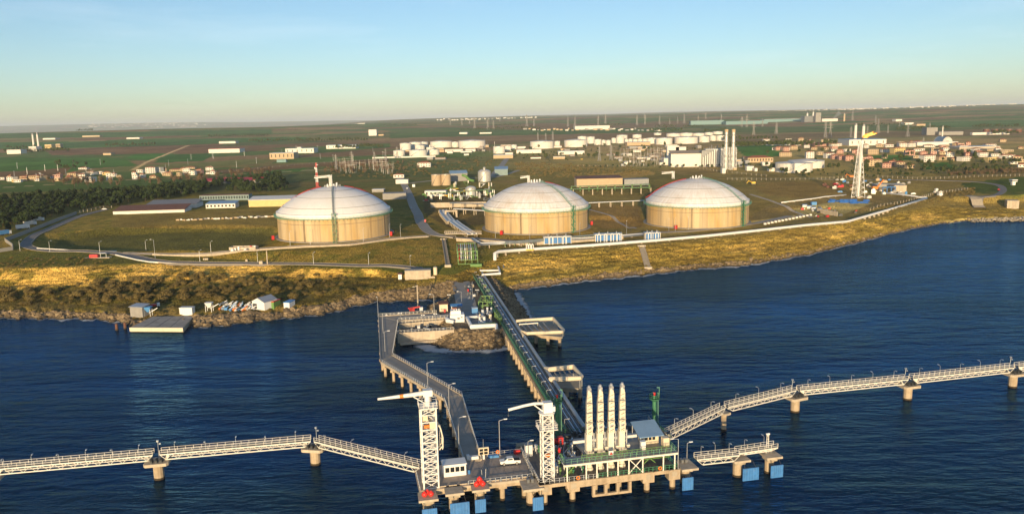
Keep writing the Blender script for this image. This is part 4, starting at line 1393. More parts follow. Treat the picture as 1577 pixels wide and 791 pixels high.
# upper steel deck
UZ = 9.9
T = Thing('steel_platform', 'raised white steel platform with green handrails around the loading arms', 'platform', B(26, 8, DZ))
T.part('grating', MB().prism([B(*p)[:2] for p in ((12.2, .9), (40.8, .9), (40.8, 15.5), (18.5, 15.5), (18.5, 5.0), (12.2, 5.0))], UZ - .12, UZ), 'steel_grey')
T.part('edge_girder', MB().beam(B(12.0, .8, UZ - .3), B(41.0, .8, UZ - .3), .22, .45), 'catwalk_white')
T.part('edge_girder', MB().beam(B(41.0, .8, UZ - .3), B(41.0, 15.6, UZ - .3), .22, .45), 'catwalk_white')
for u in (12.7, 17.5, 20.2, 22.9, 25.6, 28.4, 32.0, 37.4, 40.4):
    T.part('column', MB().beam(B(u, 1.2, DZ), B(u, 1.2, UZ - .3), .3), 'catwalk_white')
    T.part('column', MB().beam(B(u, 13, DZ), B(u, 13, UZ - .3), .3), 'catwalk_white')
T.part('x_brace', MB().beam(B(28.4, 1.2, DZ + .2), B(32.0, 1.2, UZ - .5), .2).beam(B(32.0, 1.25, DZ + .2), B(28.4, 1.25, UZ - .5), .2), 'catwalk_white')
for u in np.arange(13, 40.5, 2.7):
    T.part('floor_beam', MB().beam(B(float(u), 1.0, UZ - .3), B(float(u), 4.8 if u < 18.4 else 15.3, UZ - .3), .16, .34), 'steel_grey')
mb = MB(); rail(mb, [B(16.8, 2.6, UZ), B(40.0, 2.4, UZ), ], 1.2, 1.3, .1)
T.part('inner_railing', mb, 'green_bright')
mb = MB(); rail(mb, [B(12.2, 4.9, UZ), B(12.2, 1.0, UZ), B(40.8, 1.0, UZ), B(40.8, 15.3, UZ)], 1.2, 1.5, .08)
T.part('outer_railing', mb, 'green_pale')
sg = T.part('sign_board', MB().box(B(24.2, 2.3, UZ + .5), (1.2, .06, 1.1), BA), 'white_clean')
T.part('warning_triangle', MB().add([B(23.75, 2.24, UZ + .62), B(24.65, 2.24, UZ + .62), B(24.2, 2.24, UZ + 1.45)], [(0, 1, 2)]), 'red_paint', sg)
T.part('bracing', MB().beam(B(33, 3, UZ - .5), B(36, 3, DZ + 1.5), .18).beam(B(36, 3, UZ - .5), B(33, 3, DZ + 1.5), .18).beam(B(33, 3, DZ + 2.6), B(40, 3, DZ + 2.6), .18), 'green_bright')

# loading arms, folded upright
def make_arm(u, v, label):
    b0 = B(u, v, DZ)
    T = Local('marine_loader', label, 'loading arm', b0, BA, 'cream loading arms folded upright')
    n = 14
    T.part('riser', MB().lathe((0, 0, 0), [(1.05, 0), (.95, .5), (.66, 1.1), (.62, 5.2), (.8, 5.3), (.8, 5.7), (.62, 5.8), (.62, 10.6), (.01, 10.8)], n), 'arm_cream', smooth=False)
    T.part('base_skirt', MB().box((0, 0, 4.5), (2.0, 2.0, .35)), 'arm_cream')
    T.part('pedestal_case', MB().box((-.25, -.2, 5.0), (1.45, 1.5, 4.6)), 'arm_cream')
    # inboard and outboard members, side by side
    prof = [(-.7, 8.6), (.62, 8.6), (.76, 11), (.74, 17), (.5, 20.2), (-.36, 20.5), (-.64, 17.5), (-.76, 12)]
    vs_ = [(x, -.5, z) for x, z in prof] + [(x, .5, z) for x, z in prof]
    k = len(prof)
    mb = MB().add(vs_, [tuple(range(k)), tuple(range(2 * k - 1, k - 1, -1))] + [(i, k + i, k + (i + 1) % k, (i + 1) % k) for i in range(k)])
    T.part('outboard_arm', mb, 'arm_cream')
    T.part('inboard_arm', MB().tube((.55, .75, 9), (.3, .7, 20.2), .42, .36, 10), 'arm_cream')
    for s in (-.6, .58):
        T.part('pipe_run', MB().tube((s, -.72, 9.2), (s * .75, -.7, 19.6), .17, .15, 8), 'arm_cream')
    for z in (12.4, 14.9, 17.4):
        T.part('clamp', MB().box((0, -.62, z), (1.7 - (z - 12) * .06, .5, .28)), 'steel_grey')
    T.part('stay_cable', MB().tube((-.95, .2, 9.5), (-.5, .1, 20.6), .06, n=5), 'dark_steel')
    mb = MB()
    for i in range(10):
        mb.beam((-.62, -.82, 9.8 + i), (.6, -.82, 10.3 + i), .08)
    T.part('cable_ladder', mb, 'steel_grey')
    T.part('apex_joint', MB().lathe((.05, 0, 20.3), [(.62, 0), (.6, .55), (.42, 1.1), (.3, 1.5), (.01, 1.6)], 12), 'galvanised', smooth=True)
    T.part('apex_sheave', MB().tube((.05, -.7, 21.0), (.05, .7, 21.0), .42, n=12), 'galvanised')
    T.part('counterweight', MB().box((.2, 1.1, 9.4), (1.3, 1.0, 1.6)), 'arm_cream')
    T.part('swivel', MB().tube((-.9, 0, 11.0), (.95, 0, 11.0), .62, n=12), 'galvanised')
    T.part('hydraulic_ram', MB().tube((1.15, -.3, 6.0), (1.15, -.3, 9.6), .2, n=8), 'galvanised')
    T.part('valve_block', MB().box((1.5, -.3, 5.0), (.8, .9, .7)), 'arm_cream')
    return T
lab = ['cream loading arm folded upright, first from the jib crane side', 'cream loading arm folded upright, second from the jib crane side',
       'cream loading arm folded upright, third from the jib crane side', 'cream loading arm folded upright beside the blue-roofed shelter']
for i in range(4):
    make_arm(19.9 + 2.85 * i, 6.4, lab[i])

# shelter with sloping blue roof
T = Thing('shelter', 'small operator shelter with sloping blue-grey roof on the steel platform', 'shelter', B(36.5, 8.5, UZ))
T.part('wall', MB().box(B(36.6, 9.2, UZ), (4.2, 3.4, 2.3), BA), 'cream_paint')
for i in range(3):
    T.part('window', MB().box(B(35.4 + i * 1.0, 7.45, UZ + 1.0), (.75, .08, .9), BA), 'glass_dark')
r4 = [B(33.0, 6.0, UZ + 2.4), B(39.6, 6.0, UZ + 2.4), B(39.6, 12.6, UZ + 4.1), B(33.0, 12.6, UZ + 4.1)]
T.part('roof', MB().add(r4 + [p + V(0, 0, .18) for p in r4], [(3, 2, 1, 0), (4, 5, 6, 7), (0, 1, 5, 4), (1, 2, 6, 5), (2, 3, 7, 6), (3, 0, 4, 7)]), 'roof_blue')
for p in ((33.4, 6.4), (39.2, 6.4), (33.4, 12.2), (39.2, 12.2)):
    T.part('post', MB().beam(B(*p, UZ), B(*p, UZ + 2.4 + (p[1] - 6) * .25), .15), 'galvanised')
T.part('side_cubicle', MB().box(B(39.7, 5.6, UZ), (1.6, 1.6, 2.2), BA), 'cream_paint')
tag(obj('white_cabinet', MB().box(B(33.4, 4.8, UZ), (1.2, 1.0, 2.0), BA).box(B(33.4, 4.8, UZ + 2.0), (1.35, 1.15, .12), BA).mesh('white_cabinet', 'white_clean')), 'upright white cabinet on the steel platform in front of the shelter', 'cabinet')

# jib crane tower
ct = B(8.4, 3.6, DZ)
T = Thing('jib_crane', 'lattice jib crane tower with curved cream jib beside the loading arms', 'crane', ct)
mb = lattice(MB(), ct, DZ + 17.0, 2.7, 2.5, 1.7, .26, .13, BA)
T.part('tower', mb, 'white_paint')
T.part('lower_gallery', MB().box(ct + V(0, 0, 13.2), (4.6, 4.2, .18), BA), 'white_paint')
mb = MB()
gp = [ct + BU * (sx * 2.25) + BV * (sy * 2.05) + V(0, 0, 13.4) for sx, sy in ((-1, -1), (1, -1), (1, 1), (-1, 1), (-1, -1))]
rail(mb, gp, 1.1, 1.1, .08)
T.part('gallery_railing', mb, 'white_paint')
ctop = ct + V(0, 0, 17)
T.part('slew_platform', MB().lathe(ctop, [(.01, 0), (2.0, 0), (2.0, .25), (.01, .25)], 16), 'white_clean')
T.part('crane_house', MB().box(ctop + BU * .2 + V(0, 0, .25), (2.2, 1.8, 2.5), BA).box(ctop + BU * 1.5 + V(0, 0, .4), (1.0, 1.4, 1.2), BA), 'white_clean')
jp = [ctop + BU * .0 + V(0, 0, 2.4), ctop + BU * -3 + V(0, 0, 2.6), ctop + BU * -5.5 + BV * .3 + V(0, 0, 2.2), ctop + BU * -9.2 + BV * .7 + V(0, 0, 1.4)]
jb = T.part('jib', MB().path(jp, .34, 10), 'white_clean')
T.part('jib_strut', MB().beam(ctop + BU * -.9 + V(0, 0, .5), ctop + BU * -3.2 + V(0, 0, 2.4), .24), 'white_clean', jb)
T.part('hook_line', MB().tube(jp[3] + V(0, 0, -.2), jp[3] + V(0, 0, -1.3), .06, n=6).box(jp[3] + V(0, 0, -1.6), (.3, .3, .4)), 'dark_steel', jb)
T.part('orange_winch', MB().tube(ct + BU * -.6 + V(0, 0, 6.2), ct + BU * .6 + V(0, 0, 6.2), .55, n=10), 'orange_paint')
T.part('ladder', MB().beam(ct + BU * 1.4 + V(0, 0, 0), ct + BU * 1.3 + V(0, 0, 13.2), .5, .08), 'white_paint')

# green monitor towers
def monitor_tower(c, h, label, r=.62):
    T = Thing('monitor_tower', label, 'tower', c, 'green water monitor towers')
    T.part('column', MB().tube(c, c + V(0, 0, h), r, r * .92, 14), 'green_paint')
    T.part('foot_cage', MB().box(c + BU * -.2 + V(0, 0, 0), (2.2, 2.0, .3), BA), 'green_paint')
    mb = MB()
    for s in (-.28, .28):
        mb.beam(c + BU * (r + .45) + BV * s, c + BU * (r + .45) + BV * s + V(0, 0, h + .8), .09)
    for i in range(int(h / .6)):
        mb.beam(c + BU * (r + .45) + BV * -.28 + V(0, 0, .4 + i * .6), c + BU * (r + .45) + BV * .28 + V(0, 0, .4 + i * .6), .06)
    T.part('ladder', mb, 'green_pale')
    z = c.z + h
    T.part('top_platform', MB().lathe((c.x, c.y, z - .9), [(.5, -.8), (1.5, 0), (1.5, .14), (.01, .14)], 14), 'green_paint')
    mb = MB()
    ring = [V(c.x + 1.45 * math.cos(i * PI / 6), c.y + 1.45 * math.sin(i * PI / 6), z - .76) for i in range(13)]
    rail(mb, ring, 1.1, 1.0, .08)
    T.part('platform_railing', mb, 'green_paint')
    T.part('water_monitor', MB().tube((c.x, c.y, z - .7), (c.x, c.y, z + .9), .28, n=8).tube((c.x - .2, c.y, z + .8), (c.x - .5, c.y - 1.3, z + 1.2), .2, .12, 8), 'red_paint')
    T.part('lamp_mast', MB().tube((c.x + 1.3, c.y, z - .7), (c.x + 1.3, c.y, z + 2.2), .08, n=6).box((c.x + 1.0, c.y, z + 2.2), (.8, .3, .2)), 'green_pale')
    T.part('lower_gallery', MB().box(c + BU * -.9 + V(0, 0, 2.6), (1.2, 2.2, .12), BA).box(c + BU * -1.4 + V(0, 0, 2.7), (.08, 2.2, 1.1), BA), 'galvanised')
    return T
monitor_tower(at(859, 673, DZ), 11.4, 'green monitor tower at the trestle end of the loading deck')
g2 = at(1007.5, 661, DZ); monitor_tower(g2, 10.0, 'green monitor tower standing behind the shelter')

# piping on the loading deck
def deck_pipes():
    T = Thing('deck_manifold', 'tangle of white and green pipes and valves behind the jib crane', 'pipework', B(14, 16, DZ))
    rr = random.Random(5)
    for i in range(9):
        u = 9.5 + i * 1.05
        z = DZ + .7 + (i % 3) * .55
        v0_, v1_ = 5 + rr.uniform(0, 3), 21 + rr.uniform(-3, 5)
        T.part('pipe', MB().path([B(u, v0_, DZ + .2), B(u, v0_ + .2, z), B(u + rr.uniform(-.5, .5), (v0_ + v1_) / 2, z), B(u + rr.uniform(1, 4), v1_, z)], rr.choice((.14, .2, .28)), 7), rr.choice(['pipe_white', 'pipe_grey', 'green_bright', 'pipe_white', 'galvanised']))
    for i in range(60):
        u, v = rr.uniform(8.5, 18), rr.uniform(4.5, 24)
        h = rr.uniform(.7, 2.6)
        T.part('valve', MB().tube(B(u, v, DZ), B(u, v, DZ + h), .12, n=6).box(B(u, v, DZ + h * .55), (.5, .5, .45), BA).lathe(B(u, v, DZ + h), [(.35, 0), (.35, .1), (.01, .1)], 8), rr.choice(['green_bright', 'white_clean', 'galvanised', 'green_paint', 'galvanised']))
    for i in range(6):
        p = [B(12.5 + i * .5, 4 + i * .4, DZ), B(14.5 + i * .5, 3.5 + i * .5, DZ + 2 + i * .2)]
        T.part('green_frame', MB().beam(p[0], p[1], .16).beam(p[1], p[1] + BV * 2, .16).beam(p[0] + BU * .8, p[0] + BU * .8 + V(0, 0, 2.8), .16), 'green_bright')
    return T
deck_pipes()
T = Thing('fire_pump_skid', 'red pump skid among dark pipework at the trestle end', 'pump', B(15.8, 22.6, DZ))
T.part('skid', MB().box(B(15.8, 22.6, DZ), (3.2, 1.6, .5), BA), 'dark_steel')
T.part('pump', MB().tube(B(14.9, 22.6, DZ + 1.3), B(16.2, 22.6, DZ + 1.3), .75, n=12), 'red_paint')
T.part('motor', MB().box(B(16.9, 22.6, DZ + .5), (1.4, 1.4, 1.9), BA), 'red_paint')
T = Thing('hydrant', 'red hydrant post on the loading deck near the jib crane', 'hydrant', B(14.6, 15.2, DZ))
T.part('post', MB().tube(B(14.6, 15.2, DZ), B(14.6, 15.2, DZ + 2.6), .3, n=10), 'red_paint')
T.part('outlet', MB().tube(B(14.2, 15.2, DZ + 1.9), B(15.0, 15.2, DZ + 1.9), .16, n=8), 'red_paint')
T = Thing('arm_header', 'white header pipes with elbows behind the four loading arms', 'pipework', B(24.5, 9.5, DZ))
for i in range(4):
    u = 19.9 + 2.85 * i
    T.part('elbow', MB().path([B(u + .6, 7.4, UZ + .9), B(u + 1.3, 8.6, UZ + .9), B(u + 1.4, 9.6, UZ + 2.2), B(u + 1.4, 9.6, UZ + 4.2), B(u + .6, 8.8, UZ + 4.6)], .32, 8), 'pipe_white')
    T.part('valve', MB().box(B(u + 1.4, 9.2, UZ), (1.0, 1.0, 1.2), BA), 'galvanised')
    T.part('blue_actuator', MB().box(B(u + 1.45, 7.0, UZ + .2), (.5, .5, .8), BA), 'blue_paint')
T.part('header', MB().tube(B(17, 10.8, UZ + 1.1), B(34, 10.8, UZ + 1.1), .4, n=10), 'pipe_white')
T = Thing('header_extension', 'pale pipe stub with green valves behind the last loading arm', 'pipework', B(31, 20, DZ))
T.part('pipe', MB().path([B(29, 15, DZ + 1.4), B(31, 20.5, DZ + 1.6), B(37, 21, DZ + 1.6)], .32, 8), 'pipe_white')
for u in (32.5, 34.2):
    T.part('valve', MB().box(B(u, 20.6, DZ + 1.2), (.7, .8, 1.0), BA), 'green_bright')
for i in range(4):
    T.part('support', MB().beam(B(30 + i * 2, 20 + (.6 if i else -1), DZ), B(30 + i * 2, 20 + (.6 if i else -1), DZ + 1.4), .2), 'steel_grey')
rr = random.Random(12)
T = Thing('process_rack', 'dark pipe rack and instrument stands on the back of the loading deck', 'pipework', B(32, 22, DZ))
for i in range(60):
    u, v = rr.uniform(19, 45), rr.uniform(17, 29)
    if 33 < u < 37 and v < 20: continue
    h = rr.uniform(.8, 2.2)
    T.part('stand', MB().box(B(u, v, DZ), (rr.uniform(.5, 1.6), rr.uniform(.5, 1.2), h), BA), rr.choice(['dark_steel', 'steel_grey', 'pipe_dark', 'galvanised']))
for i in range(5):
    T.part('pipe', MB().path([B(18.5, 17 + i * 1.6, DZ + .9), B(30, 17 + i * 1.6, DZ + .9), B(43, 18 + i * 1.9, DZ + .9)], .2, 6), rr.choice(['pipe_dark', 'pipe_grey']))
tall_lamp('deck_lamp', 'bent white lamp at the shelter corner of the steel platform', B(41.4, 1.4, DZ), 7.6, -BU, r=.12)
tall_lamp('deck_lamp', 'slim lamp beside the white double cabinet', B(6.6, 16.4, DZ), 4.6, BU, r=.09, arm=.7)
tall_lamp('deck_lamp', 'slim lamp on the dolphin at the shelter end of the loading deck', B(45.6, 5.4, 5.2), 4.6, BU, r=.09, arm=.7)

# ---------------------------------------------------------------- road bridge from the shore
RZ = 5.6
Wl = [at(*p, RZ) for p in ((672, 481.5), (583, 487), (586, 557), (684, 614), (714, 708))]
El = [at(*p, RZ) for p in ((690, 489), (613, 493.5), (604, 547), (711, 608.5), (741, 708))]
T = Thing('road_bridge', 'narrow concrete road bridge on piles, bending from shore to service deck', 'bridge', (Wl[2].x, Wl[2].y, RZ - 1))
for i in range(4):
    quad = [Wl[i], Wl[i + 1], El[i + 1], El[i]]
    T.part('deck_slab', MB().prism([p[:2] for p in quad], RZ - .75, RZ - .05 - .004 * i), 'concrete_pale')
    T.part('road_surface', MB().prism([lerp(p, sum(quad, V(0, 0, 0)) / 4, .045)[:2] for p in quad], RZ - .05, RZ + .005 + .004 * i), 'asphalt_light')
for line, nm in ((Wl, 'seaward'), (El, 'inner')):
    for i in range(4):
        mb = MB()
        a, b_ = V(*line[i][:2], RZ), V(*line[i + 1][:2], RZ)
        T.part('kerb', MB().beam(a + V(0, 0, .12), b_ + V(0, 0, .12), .35, .3), 'concrete_pale')
        rail(mb, [a + V(0, 0, .2), b_ + V(0, 0, .2)], 1.05, 1.7, .1)
        T.part('railing', mb, 'galvanised')
for i in (1, 2, 3):
    a0, a1, e0, e1 = Wl[i], Wl[i + 1], El[i], El[i + 1]
    n = max(2, int(round((a1 - a0).length / (6.6 if i == 2 else 8.5))))
    for j in range(n + (1 if i == 3 else 0)):
        k = (j + .35) / n
        if k > 1: continue
        p, q = lerp(a0, a1, k), lerp(e0, e1, k)
        T.part('pile_cap', MB().beam(V(p.x, p.y, RZ - 1.2), V(q.x, q.y, RZ - 1.2), 1.2, .9), 'pile_concrete')
        for f in (.14, .86):
            s = lerp(p, q, f)
            add_pile(T, s.x, s.y, .5, RZ - 1.4)
ROADLAMPS = [(593, 540, 7.5), (659, 597, 8.5), (692, 634, 8.5), (707, 690, 8.5), (590, 512, 7)]
for i, (px, py, h) in enumerate(ROADLAMPS):
    p = at(px, py, RZ)
    tall_lamp('road_lamp', 'thin grey lamp post on the edge of the narrow road bridge', p, h, (1, .2), group='lamp posts along the road bridge')

# ---------------------------------------------------------------- main pipe trestle
TA, TB = at(724, 404, 6.0), at(881, 652, 6.0)
TA = V(TA.x, TA.y, 0); TB = V(TB.x + .2, TB.y - 3, 0)
TDIR = (TB - TA).normalized(); TN = V(-TDIR.y, TDIR.x, 0)   # TN points to +x side
if TN.x < 0: TN = -TN
TL = (TB - TA).length
def TT(s, n, z):
    p = TA + TDIR * s + TN * n
    return V(p.x, p.y, z)
TZ = 5.2
SEA_S = (TA.y - 322) / -TDIR.y
T = Thing('pipe_trestle', 'long concrete pipe trestle on piles from the shore to the loading deck', 'trestle', TT(TL / 2, 0, TZ))
T.part('deck_slab', MB().prism([TT(SEA_S - 6, -3.2, 0)[:2], TT(TL, -3.2, 0)[:2], TT(TL, 3.2, 0)[:2], TT(SEA_S - 6, 3.2, 0)[:2]], TZ - .5, TZ), 'concrete')
for sgn in (-1, 1):
    T.part('edge_beam', MB().beam(TT(SEA_S - 6, sgn * 3.2, TZ - .3), TT(TL, sgn * 3.2, TZ - .3), .5, .9), 'pile_concrete')
n = int((TL - SEA_S) / 6.3)
for i in range(n + 1):
    s = SEA_S + i * 6.3
    T.part('pile_cap', MB().beam(TT(s, -3.7, TZ - 1.2), TT(s, 3.7, TZ - 1.2), 1.3, 1.2), 'pile_concrete')
    for nn in (-3.0, 3.0):
        p = TT(s, nn, 0)
        add_pile(T, p.x, p.y, .62, TZ - 1.4)
T.part('walkway', MB().prism([TT(4, -3.1, 0)[:2], TT(TL, -3.1, 0)[:2], TT(TL, -1.9, 0)[:2], TT(4, -1.9, 0)[:2]], TZ + .55, TZ + .65), 'green_paint')
mb = MB(); rail(mb, [TT(4, -3.1, TZ + .65), TT(TL, -3.1, TZ + .65)], 1.2, 2.0, .12, (.3, .6, .9, 1.1))
T.part('green_railing', mb, 'green_paint')
mb = MB(); rail(mb, [TT(4, -1.9, TZ + .65), TT(TL - 8, -1.9, TZ + .65)], 1.1, 2.4, .09)
T.part('inner_railing', mb, 'green_paint')
for i in range(int(TL / 6.3)):
    s = 8 + i * 6.3
    T.part('pipe_support', MB().beam(TT(s, -1.8, TZ + .35), TT(s, 3.3, TZ + .35), .35, .5), 'steel_grey')
    T.part('foundation', MB().box(TT(s, .7, TZ - 1.5), (.6, 3.6, 1.6), math.atan2(TDIR.y, TDIR.x)), 'concrete') if s < SEA_S - 6 else None
for nn, r_, m_ in ((-1.35, .2, 'pipe_dark'), (-.75, .26, 'pipe_dark'), (-.1, .24, 'pipe_blue'), (.55, .26, 'pipe_dark'), (1.15, .22, 'pipe_blue'), (1.75, .26, 'pipe_dark')):
    T.part('pipe', MB().tube(TT(2, nn, TZ + .62 + r_), TT(TL + 4, nn, TZ + .62 + r_), r_, n=8), m_)
T.part('large_pipe', MB().tube(TT(20, 2.75, TZ + 1.25), TT(TL + 2, 2.75, TZ + 1.25), .62, n=12), 'pipe_grey')
lm = MB().tube((0, 0, 0), (0, 0, 1.7), .07, n=6).tube((0, 0, 1.7), (1.0, 0, 1.75), .1, n=6).box((1.1, 0, 1.62), (.7, .34, .24)).mesh('walkway_lamp', 'galvanised')
for i in range(int(TL / 8.4)):
    p = TT(6 + i * 8.4, -1.9, TZ + .6)
    T.inst('walkway_lamp', lm, p, R(12))

# expansion loops on side platforms
def loop_platform(poly, ztop, label, piles, outer, inner, portal=None):
    T = Thing('loop_platform', label, 'platform', (*poly[0], ztop - 1))
    T.part('slab', MB().prism(poly, ztop - .6, ztop), 'concrete')
    n = len(poly)
    T.part('edge_beam', MB().prism([lerp(V(*p, 0), V(sum(q[0] for q in poly) / n, sum(q[1] for q in poly) / n, 0), .05)[:2] for p in poly], ztop - 1.5, ztop - .6), 'pile_concrete')
    for (x, y) in piles:
        add_pile(T, x, y, .7, ztop - 1.2)
    T.part('loop_pipe', MB().path(outer, .6, 10), 'cream_paint')
    for q in inner:
        T.part('loop_pipe_small', MB().path(q, .26, 8), 'pipe_grey')
    mb = MB()
    for p in outer[:-1]:
        mb.beam(V(p[0], p[1], ztop), V(p[0], p[1], p[2]), .3)
    T.part('pipe_stand', mb, 'steel_grey')
    if portal:
        mb = MB()
        for a, b_ in zip(portal[:-1], portal[1:]):
            mb.beam(a, b_, .4)
        T.part('portal_frame', mb, 'catwalk_white')
    return T
g = lambda px, py, z: at(px, py, z)
pl1 = [g(804, 512, 4.6), g(866, 519, 4.6), g(853, 492, 4.6), g(797, 494, 4.6)]
o1 = [g(795, 494, 7.6), g(810, 492.5, 7.6), g(852, 490.5, 7.6), g(868, 508, 7.2), g(866, 511, 7.2), g(812, 513, 7.2), g(803, 511, 7.0), TT((TA.y - g(812, 520, 6).y) / -TDIR.y, 2.6, 6.5)]
in1 = [[g(800 + i * 9, 496, 6.3), g(812 + i * 9, 510, 6.3)] for i in range(5)]
ccx = lambda poly: [(p.x, p.y) for p in poly]
loop_platform(ccx(pl1), 4.6, 'pipe expansion loop on a concrete side platform next to the rock mound', [(lerp(pl1[0], pl1[1], k).x, lerp(pl1[0], pl1[1], k).y + 1.5) for k in (.35, .65, .94)] + [(lerp(pl1[3], pl1[2], k).x, lerp(pl1[3], pl1[2], k).y - 1.5) for k in (.5, .92)],
              o1, in1, [g(800, 505, 4.6), g(800, 499, 7.8), g(828, 497, 7.8), g(828, 503, 4.6)])
pl2 = [g(858, 596, 4.0), g(897, 598, 4.0), g(889, 574, 4.0), g(848, 576, 4.0)]
o2 = [TT((TA.y - g(845, 570, 6).y) / -TDIR.y, 2.7, 6.8), g(846, 568.5, 7.4), g(883, 564.5, 7.4), g(896, 579, 7.4), g(893, 582, 7.4), g(849, 583.5, 7.0), TT((TA.y - g(852, 588, 6).y) / -TDIR.y, 2.7, 6.6)]
in2 = [[g(852 + i * 8, 571, 6.3), g(860 + i * 8, 582, 6.3)] for i in range(4)]
loop_platform(ccx(pl2), 4.0, 'pipe expansion loop on a shaded side platform halfway along the trestle', [(lerp(pl2[0], pl2[1], k).x, lerp(pl2[0], pl2[1], k).y + 1.2) for k in (.4, .92)] + [(lerp(pl2[3], pl2[2], k).x, lerp(pl2[3], pl2[2], k).y - 1.2) for k in (.6, .92)], o2, in2)

# ---------------------------------------------------------------- roads
def smooth_path(P, step=4.0):
    "Catmull-Rom through plan points"
    Q = [P[0] * 2 - P[1]] + list(P) + [P[-1] * 2 - P[-2]]
    out = []
    for i in range(1, len(Q) - 2):
        n = max(1, int((Q[i + 1] - Q[i]).length / step))
        for j in range(n):
            t = j / n
            a, b_, c, d = Q[i - 1], Q[i], Q[i + 1], Q[i + 2]
            out.append(.5 * ((2 * b_) + (c - a) * t + (2 * a - 5 * b_ + 4 * c - d) * t * t + (3 * b_ - a - 3 * c + d) * t ** 3))
    out.append(P[-1])
    return out
def strip(name, px, width, m, lift=.09, step=4.0, kerb=None, kind='structure'):
    P = [G(*p) for p in px]
    P = smooth_path([V(p.x, p.y, 0) for p in P], step)
    L_, R_p = [], []
    for i, p in enumerate(P):
        d = (P[min(i + 1, len(P) - 1)] - P[max(i - 1, 0)]).normalized()
        n = V(-d.y, d.x, 0)
        L_.append(p + n * width / 2); R_p.append(p - n * width / 2)
    zz = [max(gz(a.x, a.y), gz(b_.x, b_.y), gz(p.x, p.y)) for a, b_, p in zip(L_, R_p, P)]
    zz = [max(zz[max(0, i - 1):i + 2]) + lift for i in range(len(zz))]
    mb = MB()
    n = len(P)
    vs_ = [(q.x, q.y, z) for q, z in zip(L_, zz)] + [(q.x, q.y, z) for q, z in zip(R_p, zz)] + [(q.x, q.y, z - 1.2) for q, z in zip(L_, zz)] + [(q.x, q.y, z - 1.2) for q, z in zip(R_p, zz)]
    fs = []
    for i in range(n - 1):
        fs += [(i, n + i, n + i + 1, i + 1), (2 * n + i, i, i + 1, 2 * n + i + 1), (n + i, 3 * n + i, 3 * n + i + 1, n + i + 1)]
    mb.add(vs_, fs)
    o = obj(name, mb.mesh(name, m))
    o['kind'] = kind
    if kerb:
        mk = MB()
        for side in (L_, R_p):
            for i in range(n - 1):
                mk.beam(V(side[i].x, side[i].y, zz[i] + .06), V(side[i + 1].x, side[i + 1].y, zz[i + 1] + .06), .3, .14)
        obj('kerb', mk.mesh('kerb', kerb), o)
    return list(zip(P, zz))
strip('road', [(165, 322), (120, 334), (75, 353), (45, 370), (42, 380), (75, 386), (130, 387), (190, 392), (240, 402), (290, 405.5), (400, 406), (480, 406.5), (560, 409), (610, 411), (650, 414)], 6.5, 'asphalt', kerb='concrete_pale')
strip('road', [(185, 389.5), (240, 391.5), (300, 392), (340, 390), (400, 383), (470, 379), (540, 376), (600, 368), (660, 363)], 4.5, 'asphalt_light', kerb='concrete_pale')
strip('road', [(700, 366), (672, 362), (655, 352), (645, 336), (637, 318), (630, 300), (622, 284), (612, 268)], 7.5, 'asphalt_light', kerb='concrete_pale')
strip('road', [(757, 272), (770, 258), (782, 243), (790, 238)], 9, 'asphalt_light')
strip('road', [(700, 366), (760, 369), (830, 373), (920, 366), (1000, 358.5), (1080, 354), (1160, 344), (1240, 331)], 6, 'asphalt_light')
strip('road', [(1506, 320), (1511, 310), (1535, 300), (1545, 292), (1532, 284), (1480, 279), (1380, 277), (1260, 276)], 6, 'asphalt')
strip('road', [(620, 283), (700, 275), (760, 273), (800, 262)], 6, 'asphalt_light')
strip('ramp', [(1509, 321), (1500, 311), (1489, 301)], 9, 'concrete')
strip('track', [(905, 322), (945, 336), (980, 352)], 2, 'asphalt_light')
strip('track', [(1155, 299), (1200, 314), (1250, 335)], 3, 'concrete_pale')

# low white walls along the coast roads
def wall_run(label, px, h, t, m, lift=0.0):
    P = [G(*p) for p in px]
    T = Thing('low_wall', label, 'wall', P[0])
    Q = smooth_path([V(p.x, p.y, 0) for p in P], 12)
    for a, b_ in zip(Q[:-1], Q[1:]):
        za, zb_ = gz(a.x, a.y), gz(b_.x, b_.y)
        T.part('wall_panel', MB().beam(V(a.x, a.y, za + h / 2 + lift), lerp(V(a.x, a.y, za + h / 2 + lift), V(b_.x, b_.y, zb_ + h / 2 + lift), .992), t, h + .3), m)
wall_run('low white wall along the coast road in front of the grass bowl', [(57, 383), (100, 385.2), (180, 387)], .5, .4, 'white_paint')
wall_run('white kerb wall on the seaward edge of the descending road', [(178, 393), (230, 404), (290, 408)], .55, .4, 'white_paint')
wall_run('white parapet along the road below the cleanest domed tank', [(235, 393), (330, 393.6), (400, 385.5), (470, 381), (540, 378), (600, 370), (660, 365)], .8, .4, 'concrete_pale')
wall_run('pale concrete retaining wall behind the pipe riser', [(703, 371), (760, 375), (830, 377), (900, 372), (960, 368)], 2.0, .6, 'concrete_pale')
wall_run('long grey concrete boundary wall climbing beside the pine wood', [(8, 372), (45, 358), (80, 344), (118, 330)], 2.4, .4, 'concrete_grey')
wall_run('zigzag grey wall at the corner by the parked lorries', [(-30, 393), (20, 385), (8, 372)], 2.2, .4, 'concrete_grey')

